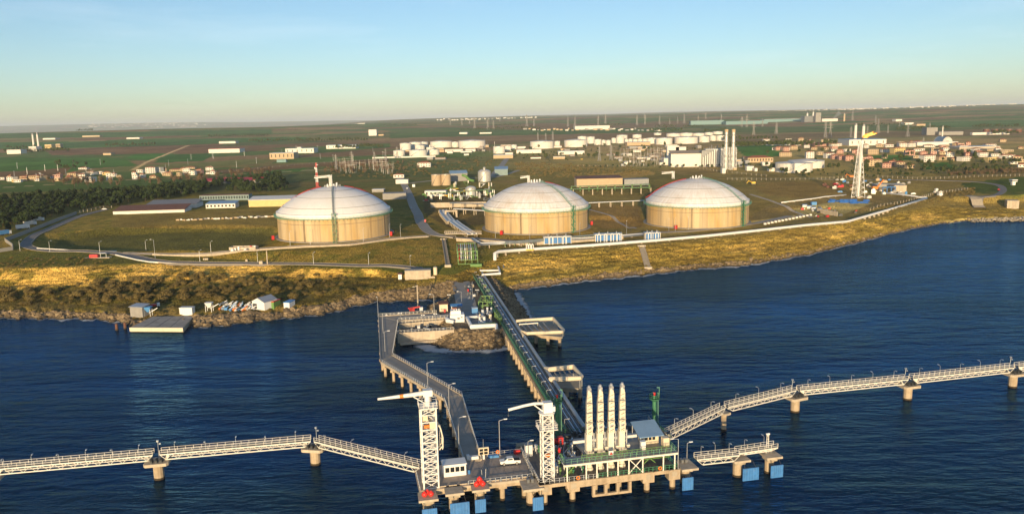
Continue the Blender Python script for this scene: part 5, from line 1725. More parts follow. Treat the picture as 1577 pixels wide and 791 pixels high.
# ---------------------------------------------------------------- causeway with rubble slopes
CT = [at(*p, 5.0) for p in ((684, 421), (704, 446), (693, 462), (668, 470), (668, 487), (692, 494), (700, 507), (735, 508.5), (772, 507), (785, 498), (789, 486), (780, 468), (768, 446), (755, 425), (742, 412))]
CW = [at(*p, -1.0) for p in ((675, 447), (690, 458), (676, 466), (659, 472), (657, 492), (650, 512), (652, 532), (695, 545), (768, 542), (796, 520), (822, 500), (812, 482), (800, 466), (793, 450), (800, 436))]
mb = MB()
n = len(CT)
mid_ = [lerp(a, b_, .5) + V(0, 0, -.2) for a, b_ in zip(CT, CW)]
mb.add([tuple(p) for p in CT] + [tuple(p) for p in mid_] + [tuple(p) for p in CW], [tuple(range(n))] + [(k * n + i, (k + 1) * n + i, (k + 1) * n + (i + 1) % n, k * n + (i + 1) % n) for k in (0, 1) for i in range(n - 1)])
mat('rubble_earth', (.13, .1, .065), .95, var=.3, scale=.6, bump=.3)
structure('causeway', mb, 'rubble_earth')
q4 = [at(693, 421, 5.3), at(718, 417, 5.3), at(736, 476, 5.3), at(705, 481, 5.3)]
structure('road', MB().prism([p[:2] for p in q4], 5.02, lambda p: 5.1), 'asphalt_light')
q4 = [at(672, 484, 5.3), at(735, 474, 5.3), at(768, 505, 5.3), at(692, 492, 5.3)]
structure('yard', MB().prism([p[:2] for p in q4], 5.015, lambda p: 5.06), 'concrete_grey')

# rubble: real stones, far too many to count
ico = [(0, 0, 1)] + [(.894 * math.cos(i * 2 * PI / 5), .894 * math.sin(i * 2 * PI / 5), .447) for i in range(5)] + [(.894 * math.cos((i + .5) * 2 * PI / 5), .894 * math.sin((i + .5) * 2 * PI / 5), -.447) for i in range(5)] + [(0, 0, -1)]
icf = [(0, 1 + i, 1 + (i + 1) % 5) for i in range(5)] + [(1 + i, 6 + i, 1 + (i + 1) % 5) for i in range(5)] + [(1 + (i + 1) % 5, 6 + i, 6 + (i + 1) % 5) for i in range(5)] + [(11, 6 + (i + 1) % 5, 6 + i) for i in range(5)]
ICV = np.array(ico); ICF = np.array(icf)
def stones(name, P, S, m, flat=.7):
    "one mesh of many angular stones at points P with sizes S"
    n = len(P)
    P = np.asarray(P); S = np.asarray(S)
    jit = 1 + rng.uniform(-.34, .34, (n, 12, 1))
    v = ICV[None] * jit
    sc_ = np.stack([rng.uniform(.75, 1.3, n), rng.uniform(.75, 1.3, n), rng.uniform(.5, .95, n) * flat / .7], 1)
    v = v * sc_[:, None, :]
    a = rng.uniform(0, 2 * PI, n); c, s = np.cos(a), np.sin(a)
    x = v[..., 0] * c[:, None] - v[..., 1] * s[:, None]; y = v[..., 0] * s[:, None] + v[..., 1] * c[:, None]
    b_ = rng.uniform(-.6, .6, n); cb, sb = np.cos(b_), np.sin(b_)
    z = v[..., 2] * cb[:, None] + y * sb[:, None]; y = y * cb[:, None] - v[..., 2] * sb[:, None]
    v = np.stack([x, y, z], -1) * S[:, None, None] + P[:, None, :]
    f = (ICF[None] + (np.arange(n) * 12)[:, None, None]).reshape(-1, 3)
    me = bpy.data.meshes.new(name)
    me.from_pydata(v.reshape(-1, 3).tolist(), [], f.tolist())
    me.materials.append(MATS[m])
    # a tone per stone
    at_ = me.attributes.new('tone', 'FLOAT', 'POINT')
    at_.data.foreach_set('value', np.repeat(rng.uniform(0, 1, n), 12).astype(np.float32))
    me.update()
    o = obj(name, me)
    o['kind'] = 'stuff'
    return o
def stone_mat(name, c0, c1):
    m, nt, b = nodes_of(name)
    N, L = nt.nodes, nt.links
    a = N.new('ShaderNodeAttribute'); a.attribute_name = 'tone'
    r = N.new('ShaderNodeMix'); r.data_type = 'RGBA'
    r.inputs['A'].default_value = (*c0, 1); r.inputs['B'].default_value = (*c1, 1)
    L.new(a.outputs['Fac'], r.inputs['Factor'])
    g_ = N.new('ShaderNodeNewGeometry'); sp = N.new('ShaderNodeSeparateXYZ'); L.new(g_.outputs['Position'], sp.inputs[0])
    mr = N.new('ShaderNodeMapRange'); mr.inputs[1].default_value = .1; mr.inputs[2].default_value = .9; L.new(sp.outputs['Z'], mr.inputs[0])
    wet = N.new('ShaderNodeMix'); wet.data_type = 'RGBA'; wet.inputs['A'].default_value = (.03, .026, .02, 1)
    L.new(mr.outputs[0], wet.inputs['Factor']); L.new(r.outputs['Result'], wet.inputs['B'])
    L.new(wet.outputs['Result'], b.inputs['Base Color']); b.inputs['Roughness'].default_value = .95
    MATS[name] = m
stone_mat('stone', (.08, .058, .035), (.34, .25, .14))
P, S = [], []
# on the slopes of the causeway
for i in range(n - 1):
    a, b_, c, d = CT[i], CT[i + 1], CW[i + 1], CW[i]
    L_e = max((b_ - a).length, (c - d).length); Wd = (d - a).length
    k = int(L_e * Wd / 1.3)
    for _ in range(k):
        u, w = random.random(), random.random()
        p = lerp(lerp(a, b_, u), lerp(d, c, u), w)
        P.append((p.x, p.y, p.z)); S.append(random.uniform(.5, 1.15))
stones('rubble', P, S, 'stone').__setitem__('label', 'brown armour stones round the causeway head')
P, S = [], []
tl, tr = at(-80, 487, 0), at(1500, 339, 0)
T0, T1 = tl.x / tl.y, tr.x / tr.y
xs = []
def shore_den(px):
    return float(np.interp(px, [-80, 170, 190, 620, 700, 780, 900, 1500], [.7, .7, 1.6, 1.6, 1.6, .9, .45, .2]))
for _ in range(24000):
    t = random.uniform(T0, T1)
    y0 = float(coast_y(np.array([t]), 0)[0]); y1 = float(coast_y(np.array([t]), 1)[0]); 
    w = random.random()
    yy = y0 - 1.5 + ((y1 - y0) * .62 + 1.5) * w ** 1.2
    xx = t * yy
    z = gz(xx, yy)
    px, py = proj((xx, yy, z))
    if random.random() > shore_den(px) / 1.7: continue
    if 300 < px < 440 and py < 483: continue
    if 200 < px < 300 and py < 495: continue
    P.append((xx, yy, max(z, -.5))); S.append(random.uniform(.35, 1.0) ** 1.5 * (1.5 if px < 760 else 1.1) * (.6 + .9 * float(vnoise(np.array([xx]), np.array([yy]), 9.0, 3)[0])))
for _ in range(2600):      # stone apron below the long white building
    px, py = random.uniform(575, 702), random.uniform(432, 462)
    if py < 470 - (px - 520) * .22 : continue
    p = G(px, py); P.append(tuple(p)); S.append(random.uniform(.4, .95))
stones('shore_rubble', P, S, 'stone')['label'] = 'loose brown stones along the water line'
stone_mat('stone_pale', (.32, .27, .2), (.5, .44, .34))
P, S = [], []
for _ in range(1100):
    px = random.uniform(1495, 1640); py = random.uniform(326, 342) - (px - 1500) * .02
    p = at(px, py, .3 + (342 - py) * .09); P.append((p.x, p.y, p.z)); S.append(random.uniform(.6, 1.3))
stones('breakwater_rubble', P, S, 'stone_pale')['label'] = 'pale armour stones of the breakwater by the beach'
q = [at(*p) for p in ((1497, 334, 1.5), (1540, 327, 2.5), (1660, 320, 2.5), (1660, 345, -.5), (1570, 343.5, -.5), (1515, 341, -.5))]
structure('breakwater', MB().add([tuple(p) for p in q], [tuple(range(6))]), 'rubble_earth')

# ---------------------------------------------------------------- intake basin and pump station on the causeway
IZ = 5.3
T = Thing('intake_basin', 'sunlit concrete intake basin walls beside the rock mound', 'basin', at(650, 508, 0))
bw0, bw1 = at(614, 498, IZ), at(692, 491, IZ)
fw0, fw1 = at(612, 522, 3.9), at(699, 507, IZ)
def wallseg(nm, a, b_, zt, zb_, t=.7):
    T.part(nm, MB().beam(V(a.x, a.y, (zt + zb_) / 2), V(b_.x, b_.y, (zt + zb_) / 2), t, zt - zb_), 'concrete_pale')
wallseg('back_wall', bw0, bw1, IZ, -1)
wallseg('front_wall', at(612, 512, IZ), fw1, IZ, .9)
wallseg('front_sill', at(616, 516, IZ - .6), lerp(at(616, 516, IZ - .6), fw1, .8), 1.6, .6, 1.6)
for i in range(3):
    p = lerp(at(612, 512, IZ), fw1, .05 + i * .22)
    add_pile(T, p.x, p.y, .5, 1.0)
T.part('equipment_deck', MB().prism([lerp(bw0, bw1, .03)[:2], lerp(bw0, bw1, .97)[:2], lerp(at(612, 512, IZ), fw1, .97)[:2], lerp(at(612, 512, IZ), fw1, .03)[:2]], 2.6, 3.0), 'deck_dark')
rr = random.Random(3)
for i in range(26):
    a = lerp(bw0, bw1, rr.uniform(.08, .92)); b_ = lerp(at(612, 512, IZ), fw1, rr.uniform(.08, .92))
    p = lerp(a, b_, rr.uniform(.2, .8))
    T.part('screen_unit', MB().box((p.x, p.y, 3.0), (rr.uniform(.6, 2.4), rr.uniform(.5, 1.4), rr.uniform(.6, 2.2)), rr.uniform(-.2, .2)), rr.choice(['dark_steel', 'steel_grey', 'pipe_dark', 'galvanised', 'steel_grey']))
mb = MB(); rail(mb, [V(*bw0[:2], IZ), V(*bw1[:2], IZ)], 1.0, 1.5, .07); rail(mb, [V(*at(612, 512, IZ)[:2], IZ), V(*fw1[:2], IZ)], 1.0, 1.5, .07)
T.part('railing', mb, 'galvanised')
for (px, py) in ((617, 500), (652, 503), (671, 501), (692, 470), (735, 462)):
    p = at(px, py, 3.0)
    T2 = Thing('flood_lamp', 'short twin-headed flood lamp around the intake basin', 'lamp', p, 'flood lamps around the intake basin')
    T2.part('pole', MB().tube(p, p + V(0, 0, 5.2), .09, n=6), 'galvanised')
    T2.part('lamp_head', MB().box(p + V(-.5, 0, 5.1), (.6, .4, .35)).box(p + V(.5, 0, 5.1), (.6, .4, .35)), 'white_clean')

def bld(name, label, cat, c, size, rz=0.0, wall='cream_paint', roof='roof_grey', kind='flat', rh=1.2, wins=(0, 0), group=None, door=False, glass='glass_dark', over=.4, backwins=False):
    "rectangular building in its own frame; front faces local -y"
    T = Local(name, label, cat, c, rz, group)
    x, y, z = size
    T.part('wall', MB().box((0, 0, -1.0), (x, y, z + 1.0)), wall)
    if kind == 'flat':
        T.part('roof', MB().box((0, 0, z), (x + .3, y + .3, .35)), roof)
    elif kind == 'gable':
        T.part('roof', MB().gable((0, 0, z + .02), (x, y), rh, 0, over), roof)
        mb = MB()
        for s in (-1, 1):
            mb.add([(s * x / 2, -y / 2, z), (s * x / 2, y / 2, z), (s * x / 2, 0, z + rh * .94)], [(0, 1, 2)])
        T.part('gable_end', mb, wall)
    elif kind == 'hip':
        a, b_ = x / 2 + over, y / 2 + over
        r_ = max(.2, a - b_)
        T.part('roof', MB().add([(-a, -b_, z), (a, -b_, z), (a, b_, z), (-a, b_, z), (-r_, 0, z + rh), (r_, 0, z + rh)], [(0, 1, 5, 4), (1, 2, 5), (2, 3, 4, 5), (3, 0, 4), (3, 2, 1, 0)]), roof)
    elif kind == 'mono':
        a, b_ = x / 2 + over, y / 2 + over
        p = [(-a, -b_, z), (a, -b_, z), (a, b_, z + rh), (-a, b_, z + rh)]
        T.part('roof', MB().add(p + [(u, v, w + .25) for u, v, w in p], [(3, 2, 1, 0), (4, 5, 6, 7), (0, 1, 5, 4), (1, 2, 6, 5), (2, 3, 7, 6), (3, 0, 4, 7)]), roof)
    nx, nz_ = wins
    for k in range(nz_):
        for i in range(nx):
            ww, hh = min(1.6, x / (nx + 1) * .62), z / nz_ * .46
            T.part('window', MB().box((-x / 2 + x * (i + .5) / nx, -y / 2 - .02, z / nz_ * (k + .32)), (ww, .1, hh)), glass)
    if door:
        T.part('door', MB().box((x * .38, -y / 2 - .02, 0), (1.2, .1, min(2.2, z * .8))), 'steel_grey')
    return T
def onc(px, py, z=5.05):
    return at(px, py, z)
bld('pump_house', 'small pale yellow pump house with brown roof on the causeway', 'building', onc(683, 478), (3.8, 3.6, 3.4), R(8), 'cream_paint', 'roof_brown', 'mono', .4)
tag(obj('red_cabinet', MB().box(onc(685, 480.6), (.9, .5, 1.2)).box(onc(685, 480.6) + V(0, 0, 1.2), (1.0, .6, .1)).mesh('red_cabinet', 'red_paint')), 'small red cabinet against the yellow pump house', 'cabinet')
T = Thing('canopy_store', 'open store under a bright blue tarpaulin roof beside the pump house', 'canopy', onc(703, 477))
c = onc(703, 477)
T.part('tarpaulin', MB().gable(c + V(0, 0, 2.3), (5.0, 3.2), .7, R(5), .3, .12), 'blue_paint')
for s in (-2.2, 2.2):
    for w_ in (-1.3, 1.3):
        T.part('post', MB().beam(c + V(s, w_, 0), c + V(s, w_, 2.35), .14), 'galvanised')
T.part('stacked_boards', MB().box(c + V(0, 0, 0), (4.0, 2.2, 1.0)), 'orange_paint')
c = onc(704, 494)
T = Thing('compressor_house', 'white two-step compressor housing at the basin edge', 'machine', c)
T.part('housing', MB().box(c, (6.2, 5.0, 3.4), R(6)), 'white_clean')
T.part('upper_housing', MB().box(c + V(-.6, .4, 3.4), (4.4, 3.6, 1.5), R(6)), 'white_clean')
for i in range(3):
    T.part('vent_port', MB().lathe(c + V(-1.2 + i * 1.1, .4, 4.9), [(.45, 0), (.45, .5), (.01, .6)], 10), 'galvanised')
T.part('intake_duct', MB().path([c + V(-2.6, -2.2, .6), c + V(-4.2, -3.4, 1.8), c + V(-3.8, -5.6, 1.6), c + V(-1, -6.4, 1.2)], .8, 10), 'pipe_white')
T.part('louvre', MB().box(c + V(.8, -2.6, 1.4), (1.0, .3, .8), R(6)).box(c + V(2.2, -2.45, 2.0), (.8, .3, .5), R(6)), 'steel_grey')
T = Thing('suction_header', 'large white bent suction pipe along the mound edge', 'pipework', onc(720, 503))
T.part('pipe', MB().path([onc(719, 489, 6.2), onc(726, 503, 6.4), onc(764, 501, 6.4), onc(765, 507, 5.2)], .75, 10), 'pipe_white')
T.part('branch_pipe', MB().path([onc(719, 489, 6.2), onc(738, 487, 6.2)], .6, 10), 'pipe_white')
mb = MB(); rail(mb, [onc(727, 506, 5.1), onc(763, 503.5, 5.1)], 2.0, 1.6, .16, (.4, 1.1))
T.part('green_frame', mb, 'green_bright')
T = Thing('pump_set', 'cluster of pale pumps and pipes beside the green steel racks', 'pump', onc(745, 492))
rr = random.Random(8)
for i in range(14):
    p = onc(rr.uniform(736, 757), rr.uniform(480, 498))
    T.part('pump', MB().tube(p, p + V(0, 0, rr.uniform(1.2, 3.2)), rr.uniform(.3, .7), n=8).box(p, (1.2, 1.2, .5)), rr.choice(['pipe_white', 'galvanised', 'cream_paint', 'pipe_grey', 'white_clean']))
for i in range(7):
    p = onc(rr.uniform(734, 755), rr.uniform(482, 498), 6.5)
    T.part('pipe', MB().path([p, p + V(rr.uniform(-2, 2), rr.uniform(1, 3), 0), p + V(rr.uniform(-2, 2), 3, -1.4)], .22, 6), rr.choice(['pipe_white', 'pipe_grey']))
T = Thing('blue_tank_box', 'pale blue square tank by the end of the causeway road', 'tank', onc(731, 482))
T.part('case', MB().box(onc(731, 482), (2.6, 2.4, 2.6), R(10)), 'blue_light')
T.part('lid', MB().box(onc(731, 482) + V(0, 0, 2.6), (2.8, 2.6, .15), R(10)), 'galvanised')
def green_rack(name, label, quad, z0_, z1_, legs=3):
    T = Thing(name, label, 'steel rack', quad[0])
    q_ = [V(p.x, p.y, 0) for p in quad]
    for a, b_ in zip(q_, q_[1:] + q_[:1]):
        for z in np.linspace(z0_ + (z1_ - z0_) * .45, z1_, 2):
            T.part('beam', MB().beam(V(a.x, a.y, z), V(b_.x, b_.y, z), .3), 'green_bright')
        for k in range(legs):
            p = lerp(a, b_, k / legs)
            T.part('column', MB().beam(V(p.x, p.y, z0_), V(p.x, p.y, z1_), .28), 'green_bright')
        T.part('brace', MB().beam(V(a.x, a.y, z0_), V(b_.x, b_.y, z1_), .18), 'green_bright')
    return T
green_rack('steel_rack', 'bright green steel rack straddling pipes beside the trestle', [onc(737, 475), onc(757, 475), onc(760, 466), onc(741, 466)], 5, 8.4)
green_rack('steel_rack', 'narrow green steel stair rack leaning against the trestle walkway', [onc(762, 488), onc(770, 500), onc(773, 498), onc(765, 486)], 5, 8.0, 4)
for i, (px, py) in enumerate(((741, 436), (747, 445), (752, 452))):
    p = onc(px, py)
    T = Thing('valve_stand', 'small bright green valve stand beside the upper trestle', 'valve', p, 'green valve stands beside trestle')
    T.part('frame', MB().box(p, (2.0, 1.4, .3)).beam(p + V(-.8, 0, .3), p + V(-.8, 0, 2.2), .25).beam(p + V(.8, 0, .3), p + V(.8, 0, 2.2), .25).beam(p + V(-.8, 0, 2.2), p + V(.8, 0, 2.2), .3), 'green_bright')
    T.part('valve', MB().lathe(p + V(0, 0, .3), [(.4, 0), (.5, .5), (.3, 1), (.3, 1.3), (.01, 1.4)], 8), 'yellow_paint' if i == 1 else 'green_bright')
# drums and stores beside the causeway road
rr = random.Random(21)
for i in range(14):
    p = onc(rr.uniform(716, 738), rr.uniform(432, 462))
    if p.x < q4[0].x: pass
    o = obj('pipe_fitting', MB().box(p, (rr.uniform(.6, 1.8), rr.uniform(.5, 1.2), rr.uniform(.4, 1.1)), rr.uniform(0, 3)).box(p + V(.2, .1, .4), (.5, .5, .9), .4).mesh('pipe_fitting', rr.choice(['galvanised', 'steel_grey', 'concrete_pale', 'dark_steel'])))
    tag(o, 'grey pipe fitting lying beside the causeway road', 'fitting', 'pipe fittings beside the causeway road')
T = Thing('hydrant', 'red hydrant with white hose reel beside the causeway road', 'hydrant', onc(721, 449))
p = onc(721, 449)
T.part('body', MB().tube(p, p + V(0, 0, 1.5), .4, n=10), 'red_paint')
T.part('reel', MB().tube(p + V(1.2, 0, .8), p + V(1.6, 0, .8), .7, n=12), 'white_clean')
tall_lamp('road_lamp', 'lamp post on the causeway road beside the blue tarpaulin', onc(711, 470), 6.5, (-1, 0))
tall_lamp('road_lamp', 'lamp post beside the pipe fittings on the causeway', onc(728, 462), 6.5, (-1, 0))
tall_lamp('road_lamp', 'tall grey lamp post at the quay corner behind the road bridge', at(669, 486, RZ), 9.5, (-1, .2))
tall_lamp('road_lamp', 'tall lamp post at the outer corner of the road bridge', at(582.5, 487, RZ), 9, (0, -1))
# mobile crane on the basin quay
c = at(640, 482, 3.0)
structure('quay', MB().prism([at(*p, 3)[:2] for p in ((622, 484), (668, 479), (674, 486), (620, 488.5))], -1, 3.0), 'concrete_grey')
T = Local('crane_truck', 'red and white crane truck parked by the small basin', 'crane truck', c, R(10))
T.part('chassis', MB().box((0, 0, .6), (7.0, 2.2, .5)), 'dark_steel')
T.part('cab', MB().prism([(1.9, -1.1), (3.5, -1.1), (3.5, 1.1), (1.9, 1.1)], 1.1, 2.8), 'white_clean')
T.part('windscreen', MB().box((3.52, 0, 1.9), (.06, 1.9, .7)), 'glass_dark')
T.part('boom', MB().beam((-3.4, 0, 2.5), (2.2, 0, 3.0), .7, .6), 'red_paint')
T.part('crane_body', MB().box((-1.6, 0, 1.1), (2.4, 2.0, 1.3)), 'red_paint')
for x in (-2.6, -1.4, 2.4):
    for s in (-1, 1):
        T.part('wheel', MB().tube((x, s * .85, .5), (x, s * 1.15, .5), .5, n=12), 'rubber')
T = Thing('mast', 'tall pale mooring mast standing in the small basin', 'mast', at(644, 477, 0))
p = at(644, 477, 0)
T.part('pole', MB().tube(p, p + V(0, 0, 12.5), .38, .34, 10), 'concrete_pale')
T.part('cross_arm', MB().beam(p + V(-2.4, 0, 11.6), p + V(.2, 0, 12.0), .12), 'galvanised')

# ---------------------------------------------------------------- buildings at the shore end
c = G(644, 427); bz = c.z
bld('switch_house', 'long flat-roofed white building at the top of the stone apron', 'building', V(c.x, c.y, bz), (14.0, 5.0, 4.6), R(3), 'concrete_pale', 'concrete_grey', 'flat', wins=(0, 0))
mb = MB()
T = Thing('roof_aerial', 'thin lamp posts behind the long flat-roofed white building', 'lamp post', G(632, 412))
p = G(632, 412); T.part('pole', MB().tube(p, p + V(0, 0, 7), .1, n=6), 'galvanised'); T.part('lamp_head', MB().box(p + V(.4, 0, 7), (.8, .3, .2)), 'white_clean')
c = G(616.5, 430)
bld('hut', 'tiny white hut beside the long flat-roofed building', 'hut', c, (1.9, 1.9, 2.8), 0, 'white_clean', 'roof_brown', 'mono', .4)
c = G(670.5, 423)
T = Thing('silo', 'small cream cylindrical tank beside the long flat-roofed building', 'tank', c)
T.part('shell', MB().tube(c, c + V(0, 0, 4.2), 1.1, n=16), 'cream_paint'); T.part('cap', MB().lathe(c + V(0, 0, 4.2), [(1.15, 0), (.3, .5), (.01, .5)], 16), 'concrete_grey')
for i, (px, py) in enumerate(((640, 430), (655, 429), (665, 427.5))):
    p = G(px, py)
    o = obj('concrete_block', MB().box(p, (3.4, 1.0, .7), R(4)).box(p + V(0, 0, .7), (3.0, .8, .12), R(4)).mesh('concrete_block', 'concrete_pale'))
    tag(o, 'low pale concrete block in front of the long flat-roofed building', 'block', 'blocks before the flat-roofed building')

# pipe riser: green frame where the pipes climb the bank
ra, rb = G(704, 402), G(736, 398)
z0_ = 7.0
T = Thing('pipe_riser', 'green steel frame with upright pipes where the pipes climb the bank', 'pipe rack', V(ra.x, ra.y, z0_))
q_ = [V(-36, 452, 0), V(-23.5, 452, 0), V(-24.5, 468, 0), V(-37.5, 468, 0)]
q_ = [at(*p, 9) for p in ((706, 408), (736, 407), (733, 394), (704, 395))]
zt = 17.0
for k in range(4):
    a, b_ = q_[k], q_[(k + 1) % 4]
    for z in (9.5, 12, 14.5, zt):
        T.part('beam', MB().beam(V(a.x, a.y, z), V(b_.x, b_.y, z), .3), 'green_bright')
    for f in (0, .35, .7):
        p = lerp(a, b_, f)
        T.part('column', MB().beam(V(p.x, p.y, z0_), V(p.x, p.y, zt), .3), 'green_bright')
for i in range(9):
    f = .08 + i * .105
    a, b_ = lerp(q_[0], q_[1], f), lerp(q_[3], q_[2], f)
    m_ = ['red_paint', 'pipe_white', 'pipe_grey', 'pipe_white', 'cream_paint', 'pipe_grey', 'pipe_white', 'green_bright', 'pipe_grey'][i]
    T.part('riser_pipe', MB().path([TT(3, -1.5 + i * .4, 6.2), lerp(a, b_, .3).xy.to_3d() + V(0, 0, 6.8), lerp(a, b_, .5).xy.to_3d() + V(0, 0, 16.2), lerp(a, b_, 1.0).xy.to_3d() + V(0, 3, 16.6)], .3 if i % 2 else .22, 8), m_)
p = at(738, 409, 9)
T.part('green_drum', MB().tube(p + V(-5, 0, .2), p + V(1.5, 0, .2), 1.1, n=12), 'green_bright')
# elevated rack over the road and up the plateau
rk = [G(727, 366), G(712, 356), G(698, 345), G(682, 328)]
T = Thing('pipe_rack', 'grey multi-pipe rack running inland from the riser past the stained tank', 'pipe rack', rk[0])
Q = smooth_path([V(p.x, p.y, 0) for p in rk], 6)
for i, p in enumerate(Q):
    d = (Q[min(i + 1, len(Q) - 1)] - Q[max(i - 1, 0)]).normalized(); nn = V(-d.y, d.x, 0)
    z = gz(p.x, p.y)
    T.part('trestle_bent', MB().beam(p + nn * -3.5 + V(0, 0, z), p + nn * -3.5 + V(0, 0, z + 2.2), .35).beam(p + nn * 3.5 + V(0, 0, z), p + nn * 3.5 + V(0, 0, z + 2.2), .35).beam(p + nn * -3.7 + V(0, 0, z + 2.2), p + nn * 3.7 + V(0, 0, z + 2.2), .35), 'concrete_pale')
for k in range(8):
    o_ = -3.2 + k * .9
    pts = []
    for i, p in enumerate(Q):
        d = (Q[min(i + 1, len(Q) - 1)] - Q[max(i - 1, 0)]).normalized(); nn = V(-d.y, d.x, 0)
        pts.append(p + nn * o_ + V(0, 0, gz(p.x, p.y) + 2.7))
    T.part('pipe', MB().path(pts, .33 if k % 3 else .42, 8), ['pipe_white', 'pipe_grey', 'pipe_blue', 'pipe_white'][k % 4])
c = G(695, 335)
T = Thing('pipe_portal', 'pale concrete portal frame over the inland pipe rack', 'portal', c)
for s in (-4.5, 4.5):
    T.part('leg', MB().box(c + V(s, 0, 0), (1.4, 2.0, 5.0)), 'concrete_pale')
T.part('lintel', MB().box(c + V(0, 0, 5.0), (10.6, 2.2, 1.2)), 'concrete_pale')
c = G(712, 362)
T = Thing('barrier_bridge', 'railed concrete bridge carrying the coast road over the pipe riser', 'bridge', c)
a, b_ = G(685, 364), G(741, 364)
T.part('deck', MB().beam(a + V(0, 0, 2.2), b_ + V(0, 0, 2.2), 5.0, .6), 'concrete_pale')
for w_ in (-2.4, 2.4):
    mb = MB(); rail(mb, [a + V(0, w_, 2.5), b_ + V(0, w_, 2.5)], 1.3, 1.4, .16)
    T.part('parapet_railing', mb, 'concrete_pale')

# white coastal pipeline
def pipeline(label, pts, r, sup=True, m='pipe_white', step=9.0, name='pipeline'):
    T = Thing(name, label, 'pipeline', pts[0])
    T.part('pipe', MB().path(pts, r, 10), m, smooth=True)
    if sup:
        for a, b_ in zip(pts[:-1], pts[1:]):
            a, b_ = V(*a), V(*b_)
            if (b_ - a).length < 3: continue
            n = max(1, int((b_ - a).length / step))
            for i in range(n):
                p = lerp(a, b_, (i + .5) / n)
                z = gz(p.x, p.y)
                if p.z - r - z > .1:
                    T.part('sleeper', MB().box((p.x, p.y, z - .3), (.5, 1.6, p.z - r - z + .35), math.atan2(b_.y - a.y, b_.x - a.x)), 'concrete_pale')
    return T
P = [at(762, 409, 6.4), at(762, 390.5, 13.0), at(768, 387.5, 13.0)] + [G(px, py, 1.3) for px, py in ((830, 386), (900, 381.5), (1000, 374), (1080, 367), (1160, 358.5), (1240, 349.5), (1303, 344), (1313, 341.5), (1370, 325), (1427, 307.5))]
pipeline('thick white pipeline running along the cliff edge to the headland', P, .95)
P2 = [P[-1], G(1400, 303, 1.2), G(1364, 299, 1.2)]
pipeline('white pipeline turning back from the headland to the works', P2, .7)
P3 = [G(1203, 313.5, 1), G(1255, 307, 1), G(1270, 304.5, 1), G(1303, 301.5, 1)]
pipeline('white pipeline leading to the foot of the flare tower', P3, .5)
P4 = [at(727, 366, 15.0), at(741, 374.5, 14.6), at(790, 372, 14.6), at(838, 369, 14.2), at(900, 366, 14), at(960, 362, 13.8), at(1010, 358, 13.6)]
for k in range(3):
    pipeline('grey pipe on the low shore rack in front of the stained tank', [p + V(0, -k * 1.2, -.3 * k) for p in P4], .4, k == 0, ['pipe_white', 'pipe_grey', 'pipe_grey'][k])['x'] if False else pipeline(['upper white pipe', 'middle grey pipe', 'lower grey pipe'][k] + ' on the low shore rack in front of the stained tank', [p + V(0, -k * 1.2, -.35 * k) for p in P4], .38, k == 0, ['pipe_white', 'pipe_grey', 'pipe_grey'][k])
rr = random.Random(31)
T = Thing('shore_rack', 'low green and grey pipe rack in front of the blue enclosures', 'pipe rack', at(800, 377, 12))
for i in range(26):
    px = 778 + i * 7.2
    p = at(px, 380 - i * .62, 12.0)
    T.part('bent', MB().beam(p, p + V(0, 0, 2.4), .25).beam(p + V(0, 3, 0), p + V(0, 3, 2.4), .25).beam(p + V(0, -.2, 2.4), p + V(0, 3.2, 2.4), .25), rr.choice(['green_bright', 'galvanised', 'green_bright']))
for k in range(4):
    T.part('pipe', MB().tube(at(778, 380, 12) + V(0, k * .8, 2.7), at(958, 364.6, 12) + V(0, k * .8, 2.7), .25, n=7), ['pipe_grey', 'green_bright', 'pipe_white', 'pipe_grey'][k])
for px in (812, 816, 820):
    p = at(px, 384, 13)
    T2 = Thing('goose_neck', 'short white goose-neck pipe on a yellow base at the cliff edge', 'pipe', p, 'goose-neck pipes at the cliff edge')
    T2.part('pipe', MB().path([p + V(-.6, 0, 0), p + V(-.5, 0, 2.8), p + V(0, 0, 3.4), p + V(.5, 0, 2.8), p + V(.6, 0, 1.0)], .28, 8), 'pipe_white')
    T2.part('base', MB().box(p + V(0, 0, -.6), (1.5, 1.2, .7)), 'yellow_paint')
def enclosure(px, py, wpx, label, bays, arches):
    c = G(px, py)
    w_ = wpx * c.y / F
    T = Local('blue_enclosure', label, 'enclosure', c, R(5), 'blue panelled enclosures on the shore')
    T.part('roof', MB().box((0, 0, 4.6), (w_ + .8, 5.6, .5)), 'galvanised')
    T.part('back_wall', MB().box((0, 2.4, 0), (w_, .3, 4.6)), 'concrete_grey')
    for i in range(bays):
        x = -w_ / 2 + w_ * (i + .5) / bays
        T.part('blue_panel', MB().box((x, -2.4, .6), (w_ / bays * .84, .16, 3.6)), 'blue_paint')
    for i in range(bays + 1):
        x = -w_ / 2 + w_ * i / bays
        T.part('column', MB().beam((x, -2.5, 0), (x, -2.5, 4.6), .3), 'white_clean')
    for i in range(arches):
        x = -w_ / 2 + w_ * (i + .5) / arches
        T.part('pipe_arch', MB().path([(x - .9, -3.4, 0), (x - .9, -3.4, 4.4), (x - .4, -3.4, 5.2), (x + .4, -3.4, 5.2), (x + .9, -3.4, 4.4), (x + .9, -3.4, 0)], .3, 8), 'pipe_white')
    for i in range(3):
        T.part('roof_vent', MB().lathe((-w_ / 3 + i * w_ / 3, 0, 5.1), [(.3, 0), (.3, .9), (.5, 1.0), (.01, 1.3)], 8), 'galvanised')
enclosure(858, 375, 42, 'widest blue-panelled enclosure with grey roof in front of the stained tank', 6, 2)
enclosure(936, 371, 41, 'blue-panelled enclosure with white pipe arches between the two mottled tanks', 5, 4)
enclosure(1004, 369, 23, 'narrow blue-panelled enclosure with two tall white pipe arches', 2, 2)
